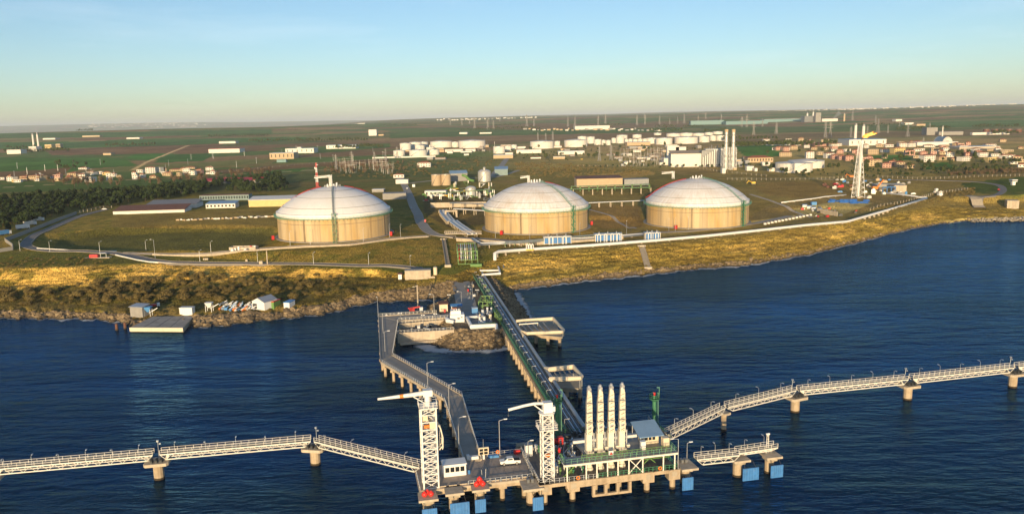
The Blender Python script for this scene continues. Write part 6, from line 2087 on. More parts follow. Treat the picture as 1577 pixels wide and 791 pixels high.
# drainage chutes down the banks
def chute(label, a, b_, w_, head=None):
    A, Bp = G(*a), G(*b_)
    T = Thing('drain_chute', label, 'drain', Bp)
    d = (Bp - A).normalized(); n = V(-d.y, d.x, 0).normalized()
    T.part('channel_bed', MB().beam(A + V(0, 0, .15), Bp + V(0, 0, .15), w_, .3), 'concrete')
    for s in (-1, 1):
        T.part('channel_wall', MB().beam(A + n * s * w_ / 2 + V(0, 0, .5), Bp + n * s * w_ / 2 + V(0, 0, .5), .4, 1.0), 'concrete')
    T.part('outfall_box', MB().box(Bp, (w_ + 1.4, 2.0, 1.4)), 'concrete_pale')
    T.part('inlet_box', MB().box(A, (w_ + 1.8, 1.8, .9)), 'concrete_pale')
chute('concrete drain chute down the grass bank beside the pipe riser', (683, 369), (690, 411), 2.2)
chute('ruined concrete drain chute down the seaward cliff below the mottled tank', (988, 378), (998, 414), 3.2)
p0, p1 = at(775, 408, 7.5), at(778, 429, 2.5)
tag(obj('outfall_pipe', MB().path([p0, lerp(p0, p1, .5), p1], .35, 8).mesh('outfall_pipe', 'pipe_grey')), 'slanting outfall pipe running down the shaded rocks', 'pipe')
T = Thing('pipe_loop', 'white U-shaped pipe loop at the trestle head below the bank', 'pipework', at(760, 415, 6))
T.part('pipe', MB().path([at(745, 407, 7), at(763, 405, 7), at(768, 412, 7), at(770, 421, 7), at(742, 423, 7)], .55, 10), 'pipe_white')
T.part('pipe_inner', MB().path([at(736, 410, 7), at(740, 417, 7), at(768, 416, 7)], .45, 10), 'pipe_white')
for px, py in ((745, 407), (763, 405), (769, 418), (742, 423)):
    p = at(px, py, 7)
    T.part('stand', MB().beam(V(p.x, p.y, 4.0), p, .35), 'concrete_pale')

# ---------------------------------------------------------------- old quay and yard below the yellow cliff
QZ = 2.2
q_ = [at(200, 504, QZ), at(282, 504.5, QZ), at(299, 486, QZ), at(235, 487, QZ)]
T = Thing('old_quay', 'weathered concrete quay slab at the foot of the scrub slope', 'quay', q_[0])
T.part('slab', MB().prism([p[:2] for p in q_], .2, QZ), 'concrete')
T.part('fascia', MB().beam(V(q_[0].x, q_[0].y - .2, QZ - .75), V(q_[1].x, q_[1].y - .2, QZ - .75), .5, 1.7), 'cream_paint')
mat('quay_top', (.36, .33, .29), .9, var=.35, scale=.25, rust=.5, rustc=(.13, .1, .07))
T.part('paving', MB().prism([lerp(p, sum(q_, V(0, 0, 0)) / 4, .03)[:2] for p in q_], QZ, QZ + .05), 'quay_top')
for i in range(1, 4):
    a, b_ = lerp(q_[0], q_[1], i / 4), lerp(q_[3], q_[2], i / 4)
    T.part('joint', MB().beam(V(a.x, a.y, QZ + .06), V(b_.x, b_.y, QZ + .06), .25, .06), 'dark_steel')
for px, py in ((180, 508), (193, 506)):
    p = at(px, py, 0)
    T = Thing('timber_pile', 'rust-brown broken pile standing off the old quay', 'pile', p, 'broken piles off the old quay')
    T.part('pile', MB().tube(p + V(0, 0, -1), p + V(0, 0, 3.0), .7, .6, 10), 'roof_brown')
    T.part('tide_band', MB().tube(p + V(0, 0, -.9), p + V(0, 0, .6), .76, n=10), 'weed')
def hopper(c, label, m):
    T = Thing('hopper', label, 'hopper', c)
    for s in (-1.4, 1.4):
        for w_ in (-1.2, 1.2):
            T.part('leg', MB().beam(c + V(s, w_, 0), c + V(s, w_, 3.4), .25), 'galvanised')
    T.part('bin', MB().add([(c.x + x, c.y + y, c.z + z) for x, y, z in ((-.5, -.5, 2.0), (.5, -.5, 2.0), (.5, .5, 2.0), (-.5, .5, 2.0), (-1.8, -1.5, 4.6), (1.8, -1.5, 4.6), (1.8, 1.5, 4.6), (-1.8, 1.5, 4.6))], [(0, 1, 5, 4), (1, 2, 6, 5), (2, 3, 7, 6), (3, 0, 4, 7), (4, 5, 6, 7), (3, 2, 1, 0)]), m)
    T.part('conveyor', MB().beam(c + V(.5, 0, 1.6), c + V(4.5, .4, 3.8), .9, .3), 'galvanised')
hopper(G(229, 486), 'pale blue-green hopper machine behind the old quay', 'blue_light')
hopper(G(323, 480), 'tall white hopper with slanting conveyor beside the old quay', 'white_paint')
c = G(216, 484); bld('shed', 'open-fronted grey shed behind the old quay', 'shed', c, (7, 5, 4.0), R(-15), 'concrete_grey', 'galvanised', 'mono', .6)
c = G(289, 484); T = bld('container', 'white box container on the old quay', 'container', V(c.x, c.y, QZ), (6.2, 3.2, 3.2), R(-4), 'white_clean', 'white_paint', 'flat')
for i in range(6):
    T.part('side_rib', MB().box((-2.6 + i * 1.04, -1.64, .2), (.18, .08, 2.7)), 'white_paint')
c = G(240, 473); T = Local('dumper', 'small red and white dumper truck below the scrub slope', 'truck', c, R(20))
T.part('cab', MB().box((1.3, 0, .6), (1.3, 1.7, 1.5)), 'white_clean'); T.part('skip', MB().box((-.9, 0, .8), (2.6, 1.8, .9)), 'red_paint')
for x in (-1.4, 1.3):
    for s in (-.8, .8):
        T.part('wheel', MB().tube((x, s - .15, .42), (x, s + .15, .42), .42, n=10), 'rubber')
rr = random.Random(44)
for i in range(60):
    p = G(rr.uniform(338, 392), rr.uniform(468, 479))
    s_ = rr.uniform(.5, 1.4)
    m_ = rr.choice(['white_clean', 'galvanised', 'blue_light', 'galvanised', 'white_clean', 'concrete_grey', 'orange_paint'])
    o = obj('scrap_item', MB().box(p, (s_ * rr.uniform(.5, 2), s_ * rr.uniform(.4, 1), s_ * rr.uniform(.3, 1)), rr.uniform(0, 3)).beam(p + V(-s_, 0, .4), p + V(s_, .3, .5 + s_), .2).mesh('scrap_item', m_))
    tag(o, {'white_clean': 'white', 'galvanised': 'silvery', 'blue_light': 'blue', 'concrete_grey': 'grey', 'orange_paint': 'orange'}[m_] + ' bit of scrap in the heap beside the white tent', 'scrap', 'scrap heap beside the white tent')
c = G(408, 473)
T = Local('tent', 'white marquee tent with grey pitched roof on the shore', 'tent', c, R(-28))
T.part('wall', MB().box((0, 0, -.5), (8, 8.5, 4.0)), 'white_clean')
T.part('roof', MB().gable((0, 0, 3.5), (8.5, 8), 2.0, PI / 2, .3, .2), 'galvanised')
T.part('gable_end', MB().add([(-4, -4.26, 3.5), (4, -4.26, 3.5), (0, -4.26, 5.4)], [(0, 1, 2)]), 'white_clean')
T.part('entrance', MB().box((-2.2, -4.28, 0), (2.6, .1, 2.4)), 'dark_steel')
def container(px, py, label, m, roof, rz=0.0, s=(3.0, 6.0, 2.6)):
    c = G(px, py)
    T = bld('container', label, 'container', c, s, rz, m, roof, 'flat', over=.05)
    T.part('door', MB().box((0, -s[1] / 2 - .04, .15), (s[0] * .8, .08, s[2] * .85)), m)
    for i in range(5):
        T.part('side_rib', MB().box((-s[0] / 2 - .03, -s[1] * .4 + i * s[1] * .2, .1), (.06, .2, s[2] * .9)), m)
container(423, 472, 'green container with red roof beside the white tent', 'green_bright', 'red_paint', R(-15))
container(446, 472, 'white container with blue roof standing alone on the shore yard', 'white_clean', 'blue_light', R(-12))
p = at(30, 500, 0)

# road furniture on the left bank
RL = [(31, 386), (77, 388), (154, 389), (225, 386), (308, 403), (325, 389), (397, 404), (483, 407), (568, 408)]
for px, py in RL:
    p = G(px, py)
    tall_lamp('street_lamp', 'thin grey street lamp beside the coast road', p, 6.6, (.3, 1), group='street lamps along the coast road')
p = G(239, 397); tall_lamp('street_lamp', 'tallest street lamp at the fork of the coast road', p, 11, (-1, 0))
for px, py in ((447, 378), (478, 376), (560, 373), (600, 366), (617, 366), (763, 366), (816, 368), (893, 364), (965, 360), (1030, 356), (1040, 355), (1060, 353), (1122, 348), (1143, 342)):
    p = G(px, py)
    tall_lamp('street_lamp', 'thin street lamp on the road round the domed tanks', p, 8.5, (.2, 1), group='street lamps round the domed tanks')
p = G(412, 407)
T = Thing('pylon_post', 'thick pale concrete post at the road below the cleanest tank', 'post', p)
T.part('post', MB().tube(p, p + V(0, 0, 8), .35, .3, 8), 'concrete_pale'); T.part('box', MB().box(p + V(-4, 1, 0), (2, 1.4, 2)), 'concrete_pale')
c = G(148, 396.5)
T = Thing('red_kiosk', 'red kiosk with white canopy on a concrete pad at the cliff road', 'kiosk', c)
T.part('pad', MB().box(c + V(0, 0, -.3), (17, 4, .5), R(4)), 'concrete_pale'); T.part('body', MB().box(c + V(-1, 0, .2), (5, 2.4, 1.8)), 'red_paint')
T.part('canopy', MB().box(c + V(4.5, 0, 2.6), (4, 2.6, .2)), 'white_clean')
for s in (2.8, 6.2): T.part('post', MB().beam(c + V(s, 0, .2), c + V(s, 0, 2.6), .15), 'white_clean')
for px, py, w_ in ((317, 400), (380, 402)) and ((317, 400, 3), (380, 402, 1.2), (20, 485, 1)):
    if px < 30: continue
    p = G(px, py); tag(obj('concrete_block', MB().box(p, (w_, 1.0, 1.0)).box(p + V(0, 0, 1), (w_ * .8, .8, .1)).mesh('concrete_block', 'concrete_pale')), 'pale block on the grass between the coast roads' if px > 350 else 'longer pale block on the grass between the coast roads', 'block')
c = G(375, 384)
T = Thing('pump_pit', 'pale walled pump pit with red valves near the cleanest tank', 'pit', c)
for a, b_ in (((-8, -2), (8, -2)), ((8, -2), (8, 4)), ((8, 4), (-8, 4)), ((-8, 4), (-8, -2))):
    T.part('wall', MB().beam(c + V(*a, .9), c + V(*b_, .9), .5, 1.8), 'concrete_pale')
rr = random.Random(2)
for i in range(9):
    p = c + V(rr.uniform(-7, 7), rr.uniform(-4, 3), 0)
    T.part('valve', MB().box(p, (1.0, 1.0, rr.uniform(1, 2.6))), rr.choice(['red_paint', 'galvanised', 'white_clean', 'red_paint']))
for i, (dx) in enumerate((-5, 3)):
    p = c + V(dx, -5.5, 0)
    T.part('cone_base', MB().lathe(p, [(1.4, 0), (.6, 1.4), (.01, 1.4)], 8), 'white_clean')

# ---------------------------------------------------------------- vegetation
def leaf_mat(name, c0, c1, rough=.8):
    m, nt, b = nodes_of(name)
    N, L = nt.nodes, nt.links
    oi = N.new('ShaderNodeObjectInfo'); g_ = N.new('ShaderNodeNewGeometry')
    nz = N.new('ShaderNodeTexNoise'); nz.inputs['Scale'].default_value = .6; nz.inputs['Detail'].default_value = 3
    L.new(g_.outputs['Position'], nz.inputs['Vector'])
    ad = N.new('ShaderNodeMath'); ad.operation = 'MULTIPLY_ADD'; ad.inputs[1].default_value = .5
    L.new(oi.outputs['Random'], ad.inputs[0])
    ml = N.new('ShaderNodeMath'); ml.operation = 'MULTIPLY'; ml.inputs[1].default_value = .6; L.new(nz.outputs['Fac'], ml.inputs[0]); L.new(ml.outputs[0], ad.inputs[2])
    r = N.new('ShaderNodeMix'); r.data_type = 'RGBA'; r.inputs['A'].default_value = (*c0, 1); r.inputs['B'].default_value = (*c1, 1)
    L.new(ad.outputs[0], r.inputs['Factor']); L.new(r.outputs['Result'], b.inputs['Base Color'])
    b.inputs['Roughness'].default_value = rough; b.inputs['Specular IOR Level'].default_value = .15
    MATS[name] = m
leaf_mat('pine_leaf', (.012, .028, .01), (.04, .06, .018))
leaf_mat('tree_leaf', (.03, .05, .015), (.08, .095, .03))
leaf_mat('scrub_leaf', (.11, .088, .032), (.22, .165, .06))
leaf_mat('bare_twig', (.12, .08, .045), (.2, .14, .08))
mat('bark', (.09, .065, .045), .95, var=.25)
def crown_mesh(name, m, n, rx, rz, zc, leaf, seed, shape='oval', up=.5):
    rr = random.Random(seed)
    mb = MB()
    lumps = [(rr.uniform(-.45, .45), rr.uniform(-.45, .45), rr.uniform(-.5, .6), rr.uniform(.4, .65)) for _ in range(7)]
    for i in range(n):
        lx, ly, lz, lr = rr.choice(lumps)
        th, ph = rr.uniform(0, 2 * PI), math.acos(rr.uniform(-.75, 1))
        k = lr * rr.uniform(.75, 1.05)
        d = V(math.sin(ph) * math.cos(th), math.sin(ph) * math.sin(th), math.cos(ph))
        p = V(lx + d.x * k, ly + d.y * k, lz + d.z * k)
        if shape == 'cone':
            zz = rr.random() ** 1.3
            rad = (1 - zz) * rr.uniform(.55, 1.0) + .05
            p = V(math.cos(th) * rad, math.sin(th) * rad, zz * 2 - 1)
            d = V(math.cos(th) * .8, math.sin(th) * .8, .6).normalized()
        c = V(p.x * rx, p.y * rx, zc + p.z * rz)
        nrm = (d + V(rr.uniform(-.6, .6), rr.uniform(-.6, .6), rr.uniform(-.4, .6))).normalized()
        a = nrm.cross(V(rr.uniform(-1, 1), rr.uniform(-1, 1), rr.uniform(-1, 1))).normalized(); b_ = nrm.cross(a)
        s = leaf * rr.uniform(.6, 1.3)
        mb.add([c + a * s, c + b_ * s * .7, c - a * s * .9, c - b_ * s * .8], [(0, 1, 2, 3)])
    return mb.mesh(name, m)
def trunk_mesh(h, r, seed, limbs=4, m='bark'):
    rr = random.Random(seed)
    mb = MB().tube((0, 0, -.4), (0, 0, h), r, r * .55, 7)
    for i in range(limbs):
        a = rr.uniform(0, 2 * PI); z = h * rr.uniform(.45, .9)
        mb.tube((0, 0, z), (math.cos(a) * h * .35, math.sin(a) * h * .35, z + h * .35), r * .45, r * .15, 5)
    return mb.mesh('trunk', m)
PINES = [(crown_mesh('crown', 'pine_leaf', 170, 2.6, 2.6, 4.4, .75, 50 + i), trunk_mesh(3.6, .2, i)) for i in range(3)]
TREES = [(crown_mesh('crown', 'tree_leaf', 200, 3.2, 2.8, 5.2, .75, 60 + i), trunk_mesh(4.0, .25, i + 5)) for i in range(3)]
BARES = [(crown_mesh('crown', 'bare_twig', 150, 2.6, 3.2, 5.4, .5, 70 + i), trunk_mesh(5.5, .22, i + 9, 7)) for i in range(2)]
SCRUB = [(crown_mesh('foliage', 'scrub_leaf', 560, 3.0, 1.6, .9, .27, 90 + i), trunk_mesh(1.4, .12, i + 30, 5)) for i in range(4)]
SCRUB_LOW = [(crown_mesh('foliage', 'scrub_leaf', 150, 3.0, 1.35, .7, .45, 80 + i), trunk_mesh(1.4, .12, i + 20, 5)) for i in range(3)]
def plant(kind, name, p, s, label, cat, group):
    cr_, tk = random.choice(kind)
    e = bpy.data.objects.new(name, None); col.objects.link(e)
    e.location = p; e.rotation_euler = (0, 0, random.uniform(0, 6.28)); e.scale = (s, s, s * random.uniform(.85, 1.15))
    tag(e, label, cat, group)
    obj(cr_.name.split('.')[0], cr_, e); obj('trunk' if name != 'scrub_bush' else 'stem', tk, e)
    return e
def poly_pts(poly, n, seed):
    "random ground points inside a photo outline, even over the ground"
    rr = random.Random(seed)
    W_ = [G(*p) for p in poly]
    x0, x1 = min(p.x for p in W_), max(p.x for p in W_); y0, y1 = min(p.y for p in W_), max(p.y for p in W_)
    out = []
    px_, py_ = np.array([p.x for p in W_]), np.array([p.y for p in W_])
    pl = [(p.x, p.y) for p in W_]
    k = 0
    while len(out) < n and k < n * 60:
        k += 1
        x, y = rr.uniform(x0, x1), rr.uniform(y0, y1)
        if in_poly(np.array([x]), np.array([y]), pl)[0]:
            out.append(V(x, y, gz(x, y)))
    return out
WOOD = [(-40, 322), (0, 312), (60, 304), (150, 299), (240, 293), (300, 286), (345, 287), (300, 302), (240, 311), (205, 312), (172, 321), (140, 323), (100, 330), (40, 348), (0, 362), (-40, 372)]
pts = poly_pts(WOOD, 620, 4)
pts += poly_pts([(330, 284), (430, 272), (446, 283), (440, 296), (390, 300), (350, 297)], 130, 9)
pts.sort(key=lambda p: p.y)
for p in pts[:300]:
    plant(PINES, 'pine_tree', p, random.uniform(.8, 1.35), 'dark green pine in the dense wood behind the grey boundary wall', 'tree', 'pines of the dense wood')
def mass(name, label, kind, pts, s0, s1):
    vs_, fs = [], []
    o_ = 0
    m = kind[0][0].materials[0]
    for p in pts:
        me = random.choice(kind)[0]
        s = random.uniform(s0, s1); a = random.uniform(0, 6.28)
        co = np.zeros(len(me.vertices) * 3); me.vertices.foreach_get('co', co); co = co.reshape(-1, 3) * s
        c, sn = math.cos(a), math.sin(a)
        co = np.stack([co[:, 0] * c - co[:, 1] * sn + p.x, co[:, 0] * sn + co[:, 1] * c + p.y, co[:, 2] + p.z], 1)
        vs_.append(co); k = len(co) // 4
        fs.append(np.arange(k * 4).reshape(-1, 4) + o_); o_ += len(co)
    me = bpy.data.meshes.new(name)
    me.from_pydata(np.concatenate(vs_).tolist(), [], np.concatenate(fs).tolist())
    me.materials.append(m)
    o = obj(name, me); o['kind'] = 'stuff'; o['label'] = label
    return o
mass('pine_wood', 'far part of the dense dark pine wood', PINES, pts[300:], .85, 1.4)
for p in poly_pts([(70, 288), (210, 289), (330, 284), (420, 268), (380, 265), (300, 277), (180, 282), (75, 280)], 70, 12):
    plant(BARES, 'bare_tree', p, random.uniform(.8, 1.4), 'leafless tan tree in the belt behind the pine wood', 'tree', 'bare trees behind the pine wood')
for p in poly_pts([(500, 258), (620, 252), (650, 262), (560, 270), (500, 270)], 60, 13):
    plant(BARES, 'bare_tree', p, random.uniform(.7, 1.1), 'leafless tan tree around the substation behind the cleanest tank', 'tree', 'bare trees round the substation')
# scrub on the slope below the cliff
sp_ = []
rr = random.Random(77)
while len(sp_) < 295:
    px, py = rr.uniform(-10, 600), rr.uniform(424, 474)
    lo = np.interp(px, [-10, 100, 130, 330, 420, 600], [446, 444, 434, 424, 428, 424]); hi = np.interp(px, [-10, 120, 200, 330, 440, 600], [468, 470, 466, 462, 460, 446])
    if lo < py < hi and rr.random() < np.interp(px, [0, 110, 140, 340, 420, 600], [.3, .5, 1, 1, .5, .15]):
        sp_.append(G(px, py))
for p in sp_:
    plant(SCRUB, 'scrub_bush', p, rr.uniform(.35, 1.0) + .35 * (rr.random() < .2), 'brown olive scrub bush on the slope below the yellow cliff', 'bush', 'scrub on the slope below the cliff')
def on_land(px0, px1, py0, py1, n, seed):
    r_ = random.Random(seed)
    return [G(r_.uniform(px0, px1), r_.uniform(py0, py1)) for _ in range(n)]
for p in on_land(1330, 1570, 238, 268, 60, 3):
    plant(TREES, 'garden_tree', p, random.uniform(.7, 1.3), 'dark garden tree between the houses of the hillside town', 'tree', 'garden trees in the hillside town')
for p in on_land(1180, 1320, 232, 262, 22, 5):
    plant(TREES, 'garden_tree', p, random.uniform(.7, 1.2), 'dark tree near the large white fuel tanks', 'tree', 'trees near the large white fuel tanks')
for p in on_land(800, 1120, 225, 246, 45, 6):
    plant(TREES, 'roadside_tree', p, random.uniform(.7, 1.4), 'dark green tree between the fuel depot and the power station', 'tree', 'trees before the fuel depot')
for i in range(38):
    p = G(1460 + i * 3.1 + random.uniform(-1, 1), 272 - i * .12 + random.uniform(-1.5, 1))
    plant(BARES, 'bare_tree', p, random.uniform(.6, .9), 'leafless tree in the row above the headland road', 'tree', 'bare trees above the headland road')
for i in range(30):
    p = G(905 + i * 9.2 + random.uniform(-2, 2), 258 + random.uniform(-2, 2))
    plant(TREES, 'hedge_tree', p, random.uniform(.45, .75), 'low tree in the hedge in front of the power station', 'tree', 'hedge before the power station')
for p in on_land(85, 160, 250, 262, 14, 8) + on_land(1180, 1215, 261, 268, 9, 18):
    plant(TREES, 'village_tree', p, random.uniform(.8, 1.2), 'dark tree at the edge of the field village' if p.x < 0 else 'dark tree in the row below the large white fuel tanks', 'tree', 'trees at the field village' if p.x < 0 else 'trees below the large white fuel tanks')

def bushes(label, poly, n, kind, s0, s1, seed):
    mass('undergrowth', label, kind, poly_pts(poly, n, seed), s0, s1)
bushes('brown scrub covering the slope behind the stained tank', [(790, 250), (960, 256), (1010, 266), (890, 276), (800, 270)], 420, SCRUB_LOW, .5, .9, 41)
bushes('brown scrub on the headland behind the pipeline', [(1340, 322), (1440, 296), (1500, 286), (1500, 300), (1440, 315), (1360, 330)], 160, SCRUB_LOW, .4, .8, 42)
bushes('rough scrub between the switchyard and the inland road', [(500, 256), (640, 248), (760, 246), (750, 262), (640, 272), (520, 274)], 260, SCRUB_LOW, .5, .9, 43)
bushes('dark bushes around the depots', [(640, 246), (800, 232), (1120, 226), (1180, 262), (1000, 252), (800, 250)], 150, TREES, .3, .6, 44)
bushes('dark bushes below the hillside town', [(1190, 268), (1330, 262), (1560, 258), (1570, 270), (1400, 275), (1220, 274)], 130, TREES, .35, .7, 45)
bushes('tufts of brown scrub on the bank below the coast road', [(0, 398), (150, 397), (160, 410), (0, 412)], 60, SCRUB_LOW, .25, .5, 46)
# ---------------------------------------------------------------- buildings by photo position
mat('wall_pink', (.55, .32, .25), .8, var=.12)
mat('wall_tan', (.5, .38, .24), .8, var=.12)
mat('wall_yellow', (.66, .5, .22), .8, var=.1)
mat('wall_white', (.72, .69, .63), .8, var=.08)
mat('wall_teal', (.22, .3, .3), .8, var=.12)
mat('roof_crimson', (.5, .03, .04), .6, var=.15)
mat('roof_teal', (.15, .27, .28), .6, var=.12)
mat('roof_white', (.7, .7, .68), .6, var=.1)
mat('silver', (.55, .55, .53), .45, .3, var=.12, streak=.2)
def pb(name, label, cat, px, py, wpx, hpx, dm, **k):
    c = G(px, py)
    s = c.y / F
    hh = max(2.2, hpx * s)
    c = V(c.x, c.y + dm / 2, min(c.z, gz(c.x, c.y + dm / 2)) )
    return bld(name, label, cat, c, (wpx * s, dm, hh), **k)
pb('warehouse', 'long low white warehouse with rusty brown roof above the grass bowl', 'warehouse', 228, 328.5, 107, 4.5, 20, rz=R(5), wall='wall_white', roof='roof_brown', kind='mono', rh=3)
pb('warehouse', 'grey-roofed white warehouse behind the rusty brown roof', 'warehouse', 263, 321, 76, 6.5, 20, rz=R(4), wall='wall_white', roof='roof_grey', kind='mono', rh=2.5)
pb('warehouse', 'small white warehouse with pale blue roof', 'warehouse', 339.5, 320.5, 45, 6.5, 12, rz=R(2), wall='wall_white', roof='roof_blue', kind='mono', rh=1.5, wins=(8, 1))
pb('office_block', 'dark teal office block with small windows beside the pine wood', 'building', 331, 308.5, 47, 7.5, 12, rz=R(2), wall='wall_teal', roof='roof_brown', kind='flat', wins=(12, 1))
pb('office_block', 'second dark teal office block next to the cream store', 'building', 369, 308, 28, 8, 12, rz=R(2), wall='wall_teal', roof='roof_brown', kind='flat', wins=(7, 1))
pb('store', 'long cream store with white roof next to the cleanest tank', 'building', 417, 318, 68, 10.5, 18, rz=R(3), wall='wall_yellow', roof='roof_white', kind='mono', rh=2.0)
pb('canopy', 'long crimson canopy roof among the trees', 'building', 342, 282, 58, 3.5, 14, wall='concrete_grey', roof='roof_crimson', kind='mono', rh=2.5)
pb('canopy', 'shorter crimson canopy roof beside the wood', 'building', 387, 281.5, 30, 4, 14, wall='concrete_grey', roof='roof_crimson', kind='mono', rh=2.5)
pb('shed', 'white shed in the bare tree belt', 'shed', 276, 297, 20, 3, 8, wall='wall_white', roof='roof_white')
pb('workshop', 'dark grey workshop in the shadow behind the cleanest tank', 'building', 607, 307, 36, 9, 14, wall='concrete_grey', roof='roof_grey', rz=R(3))
pb('workshop', 'low pale-roofed workshop behind the cleanest tank', 'building', 582, 296, 18, 4, 10, wall='concrete_grey', roof='roof_white')
pb('gatehouse', 'white gatehouse with red roof stripe beside the tank road', 'building', 614, 274, 16, 5, 8, wall='wall_white', roof='roof_tile', kind='hip', rh=1.5, wins=(3, 1))
pb('gatehouse', 'low white gatehouse below the red-roofed one', 'building', 619, 283, 19, 6, 8, wall='wall_white', roof='roof_white')
pb('villa', 'lone white villa with red roof in the scrub', 'house', 653, 257.5, 20, 6.5, 12, wall='wall_white', roof='roof_tile', kind='hip', rh=2.5, wins=(5, 2))
pb('utility_house', 'low white utility building beside the process tanks', 'building', 671, 302, 33, 7.5, 10, wall='wall_white', roof='roof_white', wins=(5, 1), rz=R(-4))
pb('compressor_hall', 'grey hall with pale blue roof between the process tanks', 'building', 705, 279, 26, 12, 18, wall='concrete_grey', roof='roof_blue', kind='gable', rh=3, rz=R(10))
pb('compressor_hall', 'small blue-roofed hall behind the silver tank tower', 'building', 772, 270, 20, 9, 14, wall='wall_teal', roof='roof_blue', kind='mono', rh=3)
pb('warehouse', 'cream warehouse with dull red roof edge between two domed tanks', 'warehouse', 923, 288, 71, 13, 22, wall='wall_tan', roof='roof_brown', kind='mono', rh=1.5, rz=R(2))
pb('workshop', 'grey open workshop beside the cream warehouse', 'building', 980, 286, 38, 10, 14, wall='steel_grey', roof='roof_grey', rz=R(2))
pb('retaining_wall', 'long cream retaining wall below the process area', 'wall', 706, 319, 86, 7, 1.2, wall='concrete_pale', roof='concrete_pale', rz=R(-1))
pb('kiosk', 'white cubicle on the plot between the tank road and the process area', 'kiosk', 637, 288, 4, 3.5, 3, wall='white_clean', roof='white_clean')
pb('store', 'tan building with red-brown roof next to the power station', 'building', 1171, 250, 39, 7, 20, wall='wall_tan', roof='roof_tile', kind='hip', rh=3, wins=(9, 1))
pb('annex', 'white annex below the red-brown roofed building', 'building', 1180, 255, 12, 5, 10, wall='wall_white', roof='roof_white')
pb('shed', 'white shed at the edge of the power station yard', 'shed', 1195, 264, 20, 5, 10, wall='wall_white', roof='roof_white')
pb('harbour_store', 'beige block building on the breakwater', 'building', 1563, 321, 16, 12, 10, wall='concrete_pale', roof='concrete_pale', rz=R(-20))
c = G(1560, 285)
T = Thing('lookout_tower', 'white lookout tower with overhanging cabin on the headland', 'tower', c)
T.part('shaft', MB().box(c, (3, 3, 3.4)), 'white_clean'); T.part('cabin', MB().box(c + V(0, 0, 3.4), (5.2, 5.2, 1.9)), 'white_clean'); T.part('window_band', MB().box(c + V(0, 0, 4.0), (5.3, 5.3, .8)), 'glass_dark'); T.part('roof', MB().box(c + V(0, 0, 5.3), (5.8, 5.8, .3)), 'white_clean')

# round tanks by photo position
_tank_cache = {}
def rtank(px, py, wpx, hpx, label, group, m='wall_white', name='fuel_tank', roof='cone', stair=True):
    c = G(px, py)
    s = c.y / F
    r, h = wpx * s / 2, hpx * s
    c = V(c.x, c.y + r * .9, gz(c.x, c.y + r * .9))
    T = Thing(name, label, 'tank', c, group)
    T.part('shell', MB().lathe(c, [(r, -1), (r, h), (r * .98, h)], 28), m)
    T.part('roof', MB().lathe(c, [(r * .985, h - .02), (r * .5, h + r * .05), (.01, h + r * .09)], 28) if roof == 'cone' else MB().lathe(c, [(r * .985, h), (r * .8, h + r * .2), (r * .45, h + r * .34), (.01, h + r * .4)], 28), m)
    T.part('rim', MB().lathe(c, [(r + .25, h - .5), (r + .25, h - .15), (r, h - .15)], 28), 'galvanised')
    if stair:
        mb = MB()
        a0 = -2.4
        n = 8
        for i in range(n):
            a, b_ = a0 + i * .14, a0 + (i + 1) * .14
            mb.beam(c + V((r + .5) * math.cos(a), (r + .5) * math.sin(a), h * i / n), c + V((r + .5) * math.cos(b_), (r + .5) * math.sin(b_), h * (i + 1) / n), .9, .3)
        T.part('spiral_stair', mb, 'steel_grey')
    return T
z2 = lambda x0, x1, b_, h, ox: (ox + (x0 + x1) / 2 / 3.9425, 160 + b_ / 3.9425, (x1 - x0) / 3.9425, h / 3.9425)
for a in ((905, 980, 272, 38), (960, 1020, 262, 30), (1030, 1165, 266, 36), (1165, 1208, 264, 32), (1205, 1368, 268, 42), (848, 916, 280, 40), (940, 1000, 278, 26), (808, 878, 318, 34), (903, 1012, 318, 36), (1018, 1088, 310, 32), (1010, 1060, 300, 36)):
    rtank(*z2(*a, 400), 'white fuel tank in the depot behind the scrubland villa', 'white tanks of the depot behind the villa')
for a in ((1485, 1530, 286, 30), (1525, 1562, 275, 26), (1418, 1490, 302, 42)):
    rtank(*z2(*a, 400), 'white fuel tank in the trio at the end of the inland road', 'three white tanks at the inland road')
for a in ((213, 248, 265, 38), (68, 212, 272, 42), (277, 417, 262, 40)):
    rtank(*z2(*a, 800), 'broad white fuel tank standing apart in front of the large depot', 'broad tanks before the large depot')
for a in ((1180, 1240, 185, 16), (1130, 1180, 190, 16), (820, 865, 190, 13), (1060, 1130, 195, 16), (980, 1060, 196, 18), (900, 985, 199, 18), (690, 745, 207, 20), (595, 660, 210, 20), (355, 410, 220, 22), (1200, 1250, 225, 32), (1160, 1197, 225, 32), (1095, 1160, 234, 36), (560, 592, 238, 30), (410, 460, 241, 40), (590, 640, 240, 40), (955, 1096, 242, 38), (775, 840, 242, 34), (640, 662, 241, 28), (662, 690, 241, 28), (690, 720, 242, 28), (720, 750, 242, 30), (750, 780, 242, 30), (835, 936, 247, 38), (455, 500, 249, 33), (500, 526, 250, 30), (526, 556, 251, 30)):
    rtank(*z2(*a, 800), 'white fuel tank in the large depot beside the power station stacks', 'white tanks of the large depot')
rtank(1250, 259.5, 54, 11, 'large flat white tank behind its twin below the town', None)
rtank(1231, 266, 56, 14, 'largest flat white tank with conveyor-like roof edge below the town', None)
rtank(671.5, 286, 15, 17, 'cream process tank of the pair next to the tank road', 'pair of cream process tanks', 'wall_tan', 'process_tank')
rtank(686.5, 285.5, 15, 17, 'cream process tank of the pair next to the tank road', 'pair of cream process tanks', 'wall_tan', 'process_tank')
rtank(746, 280, 20, 15, 'silver tank with turreted top among the process buildings', None, 'silver', 'process_tank', 'dome')
rtank(725, 303, 16, 13, 'low silver tank with neck in the middle of the process area', None, 'silver', 'process_tank', 'dome')
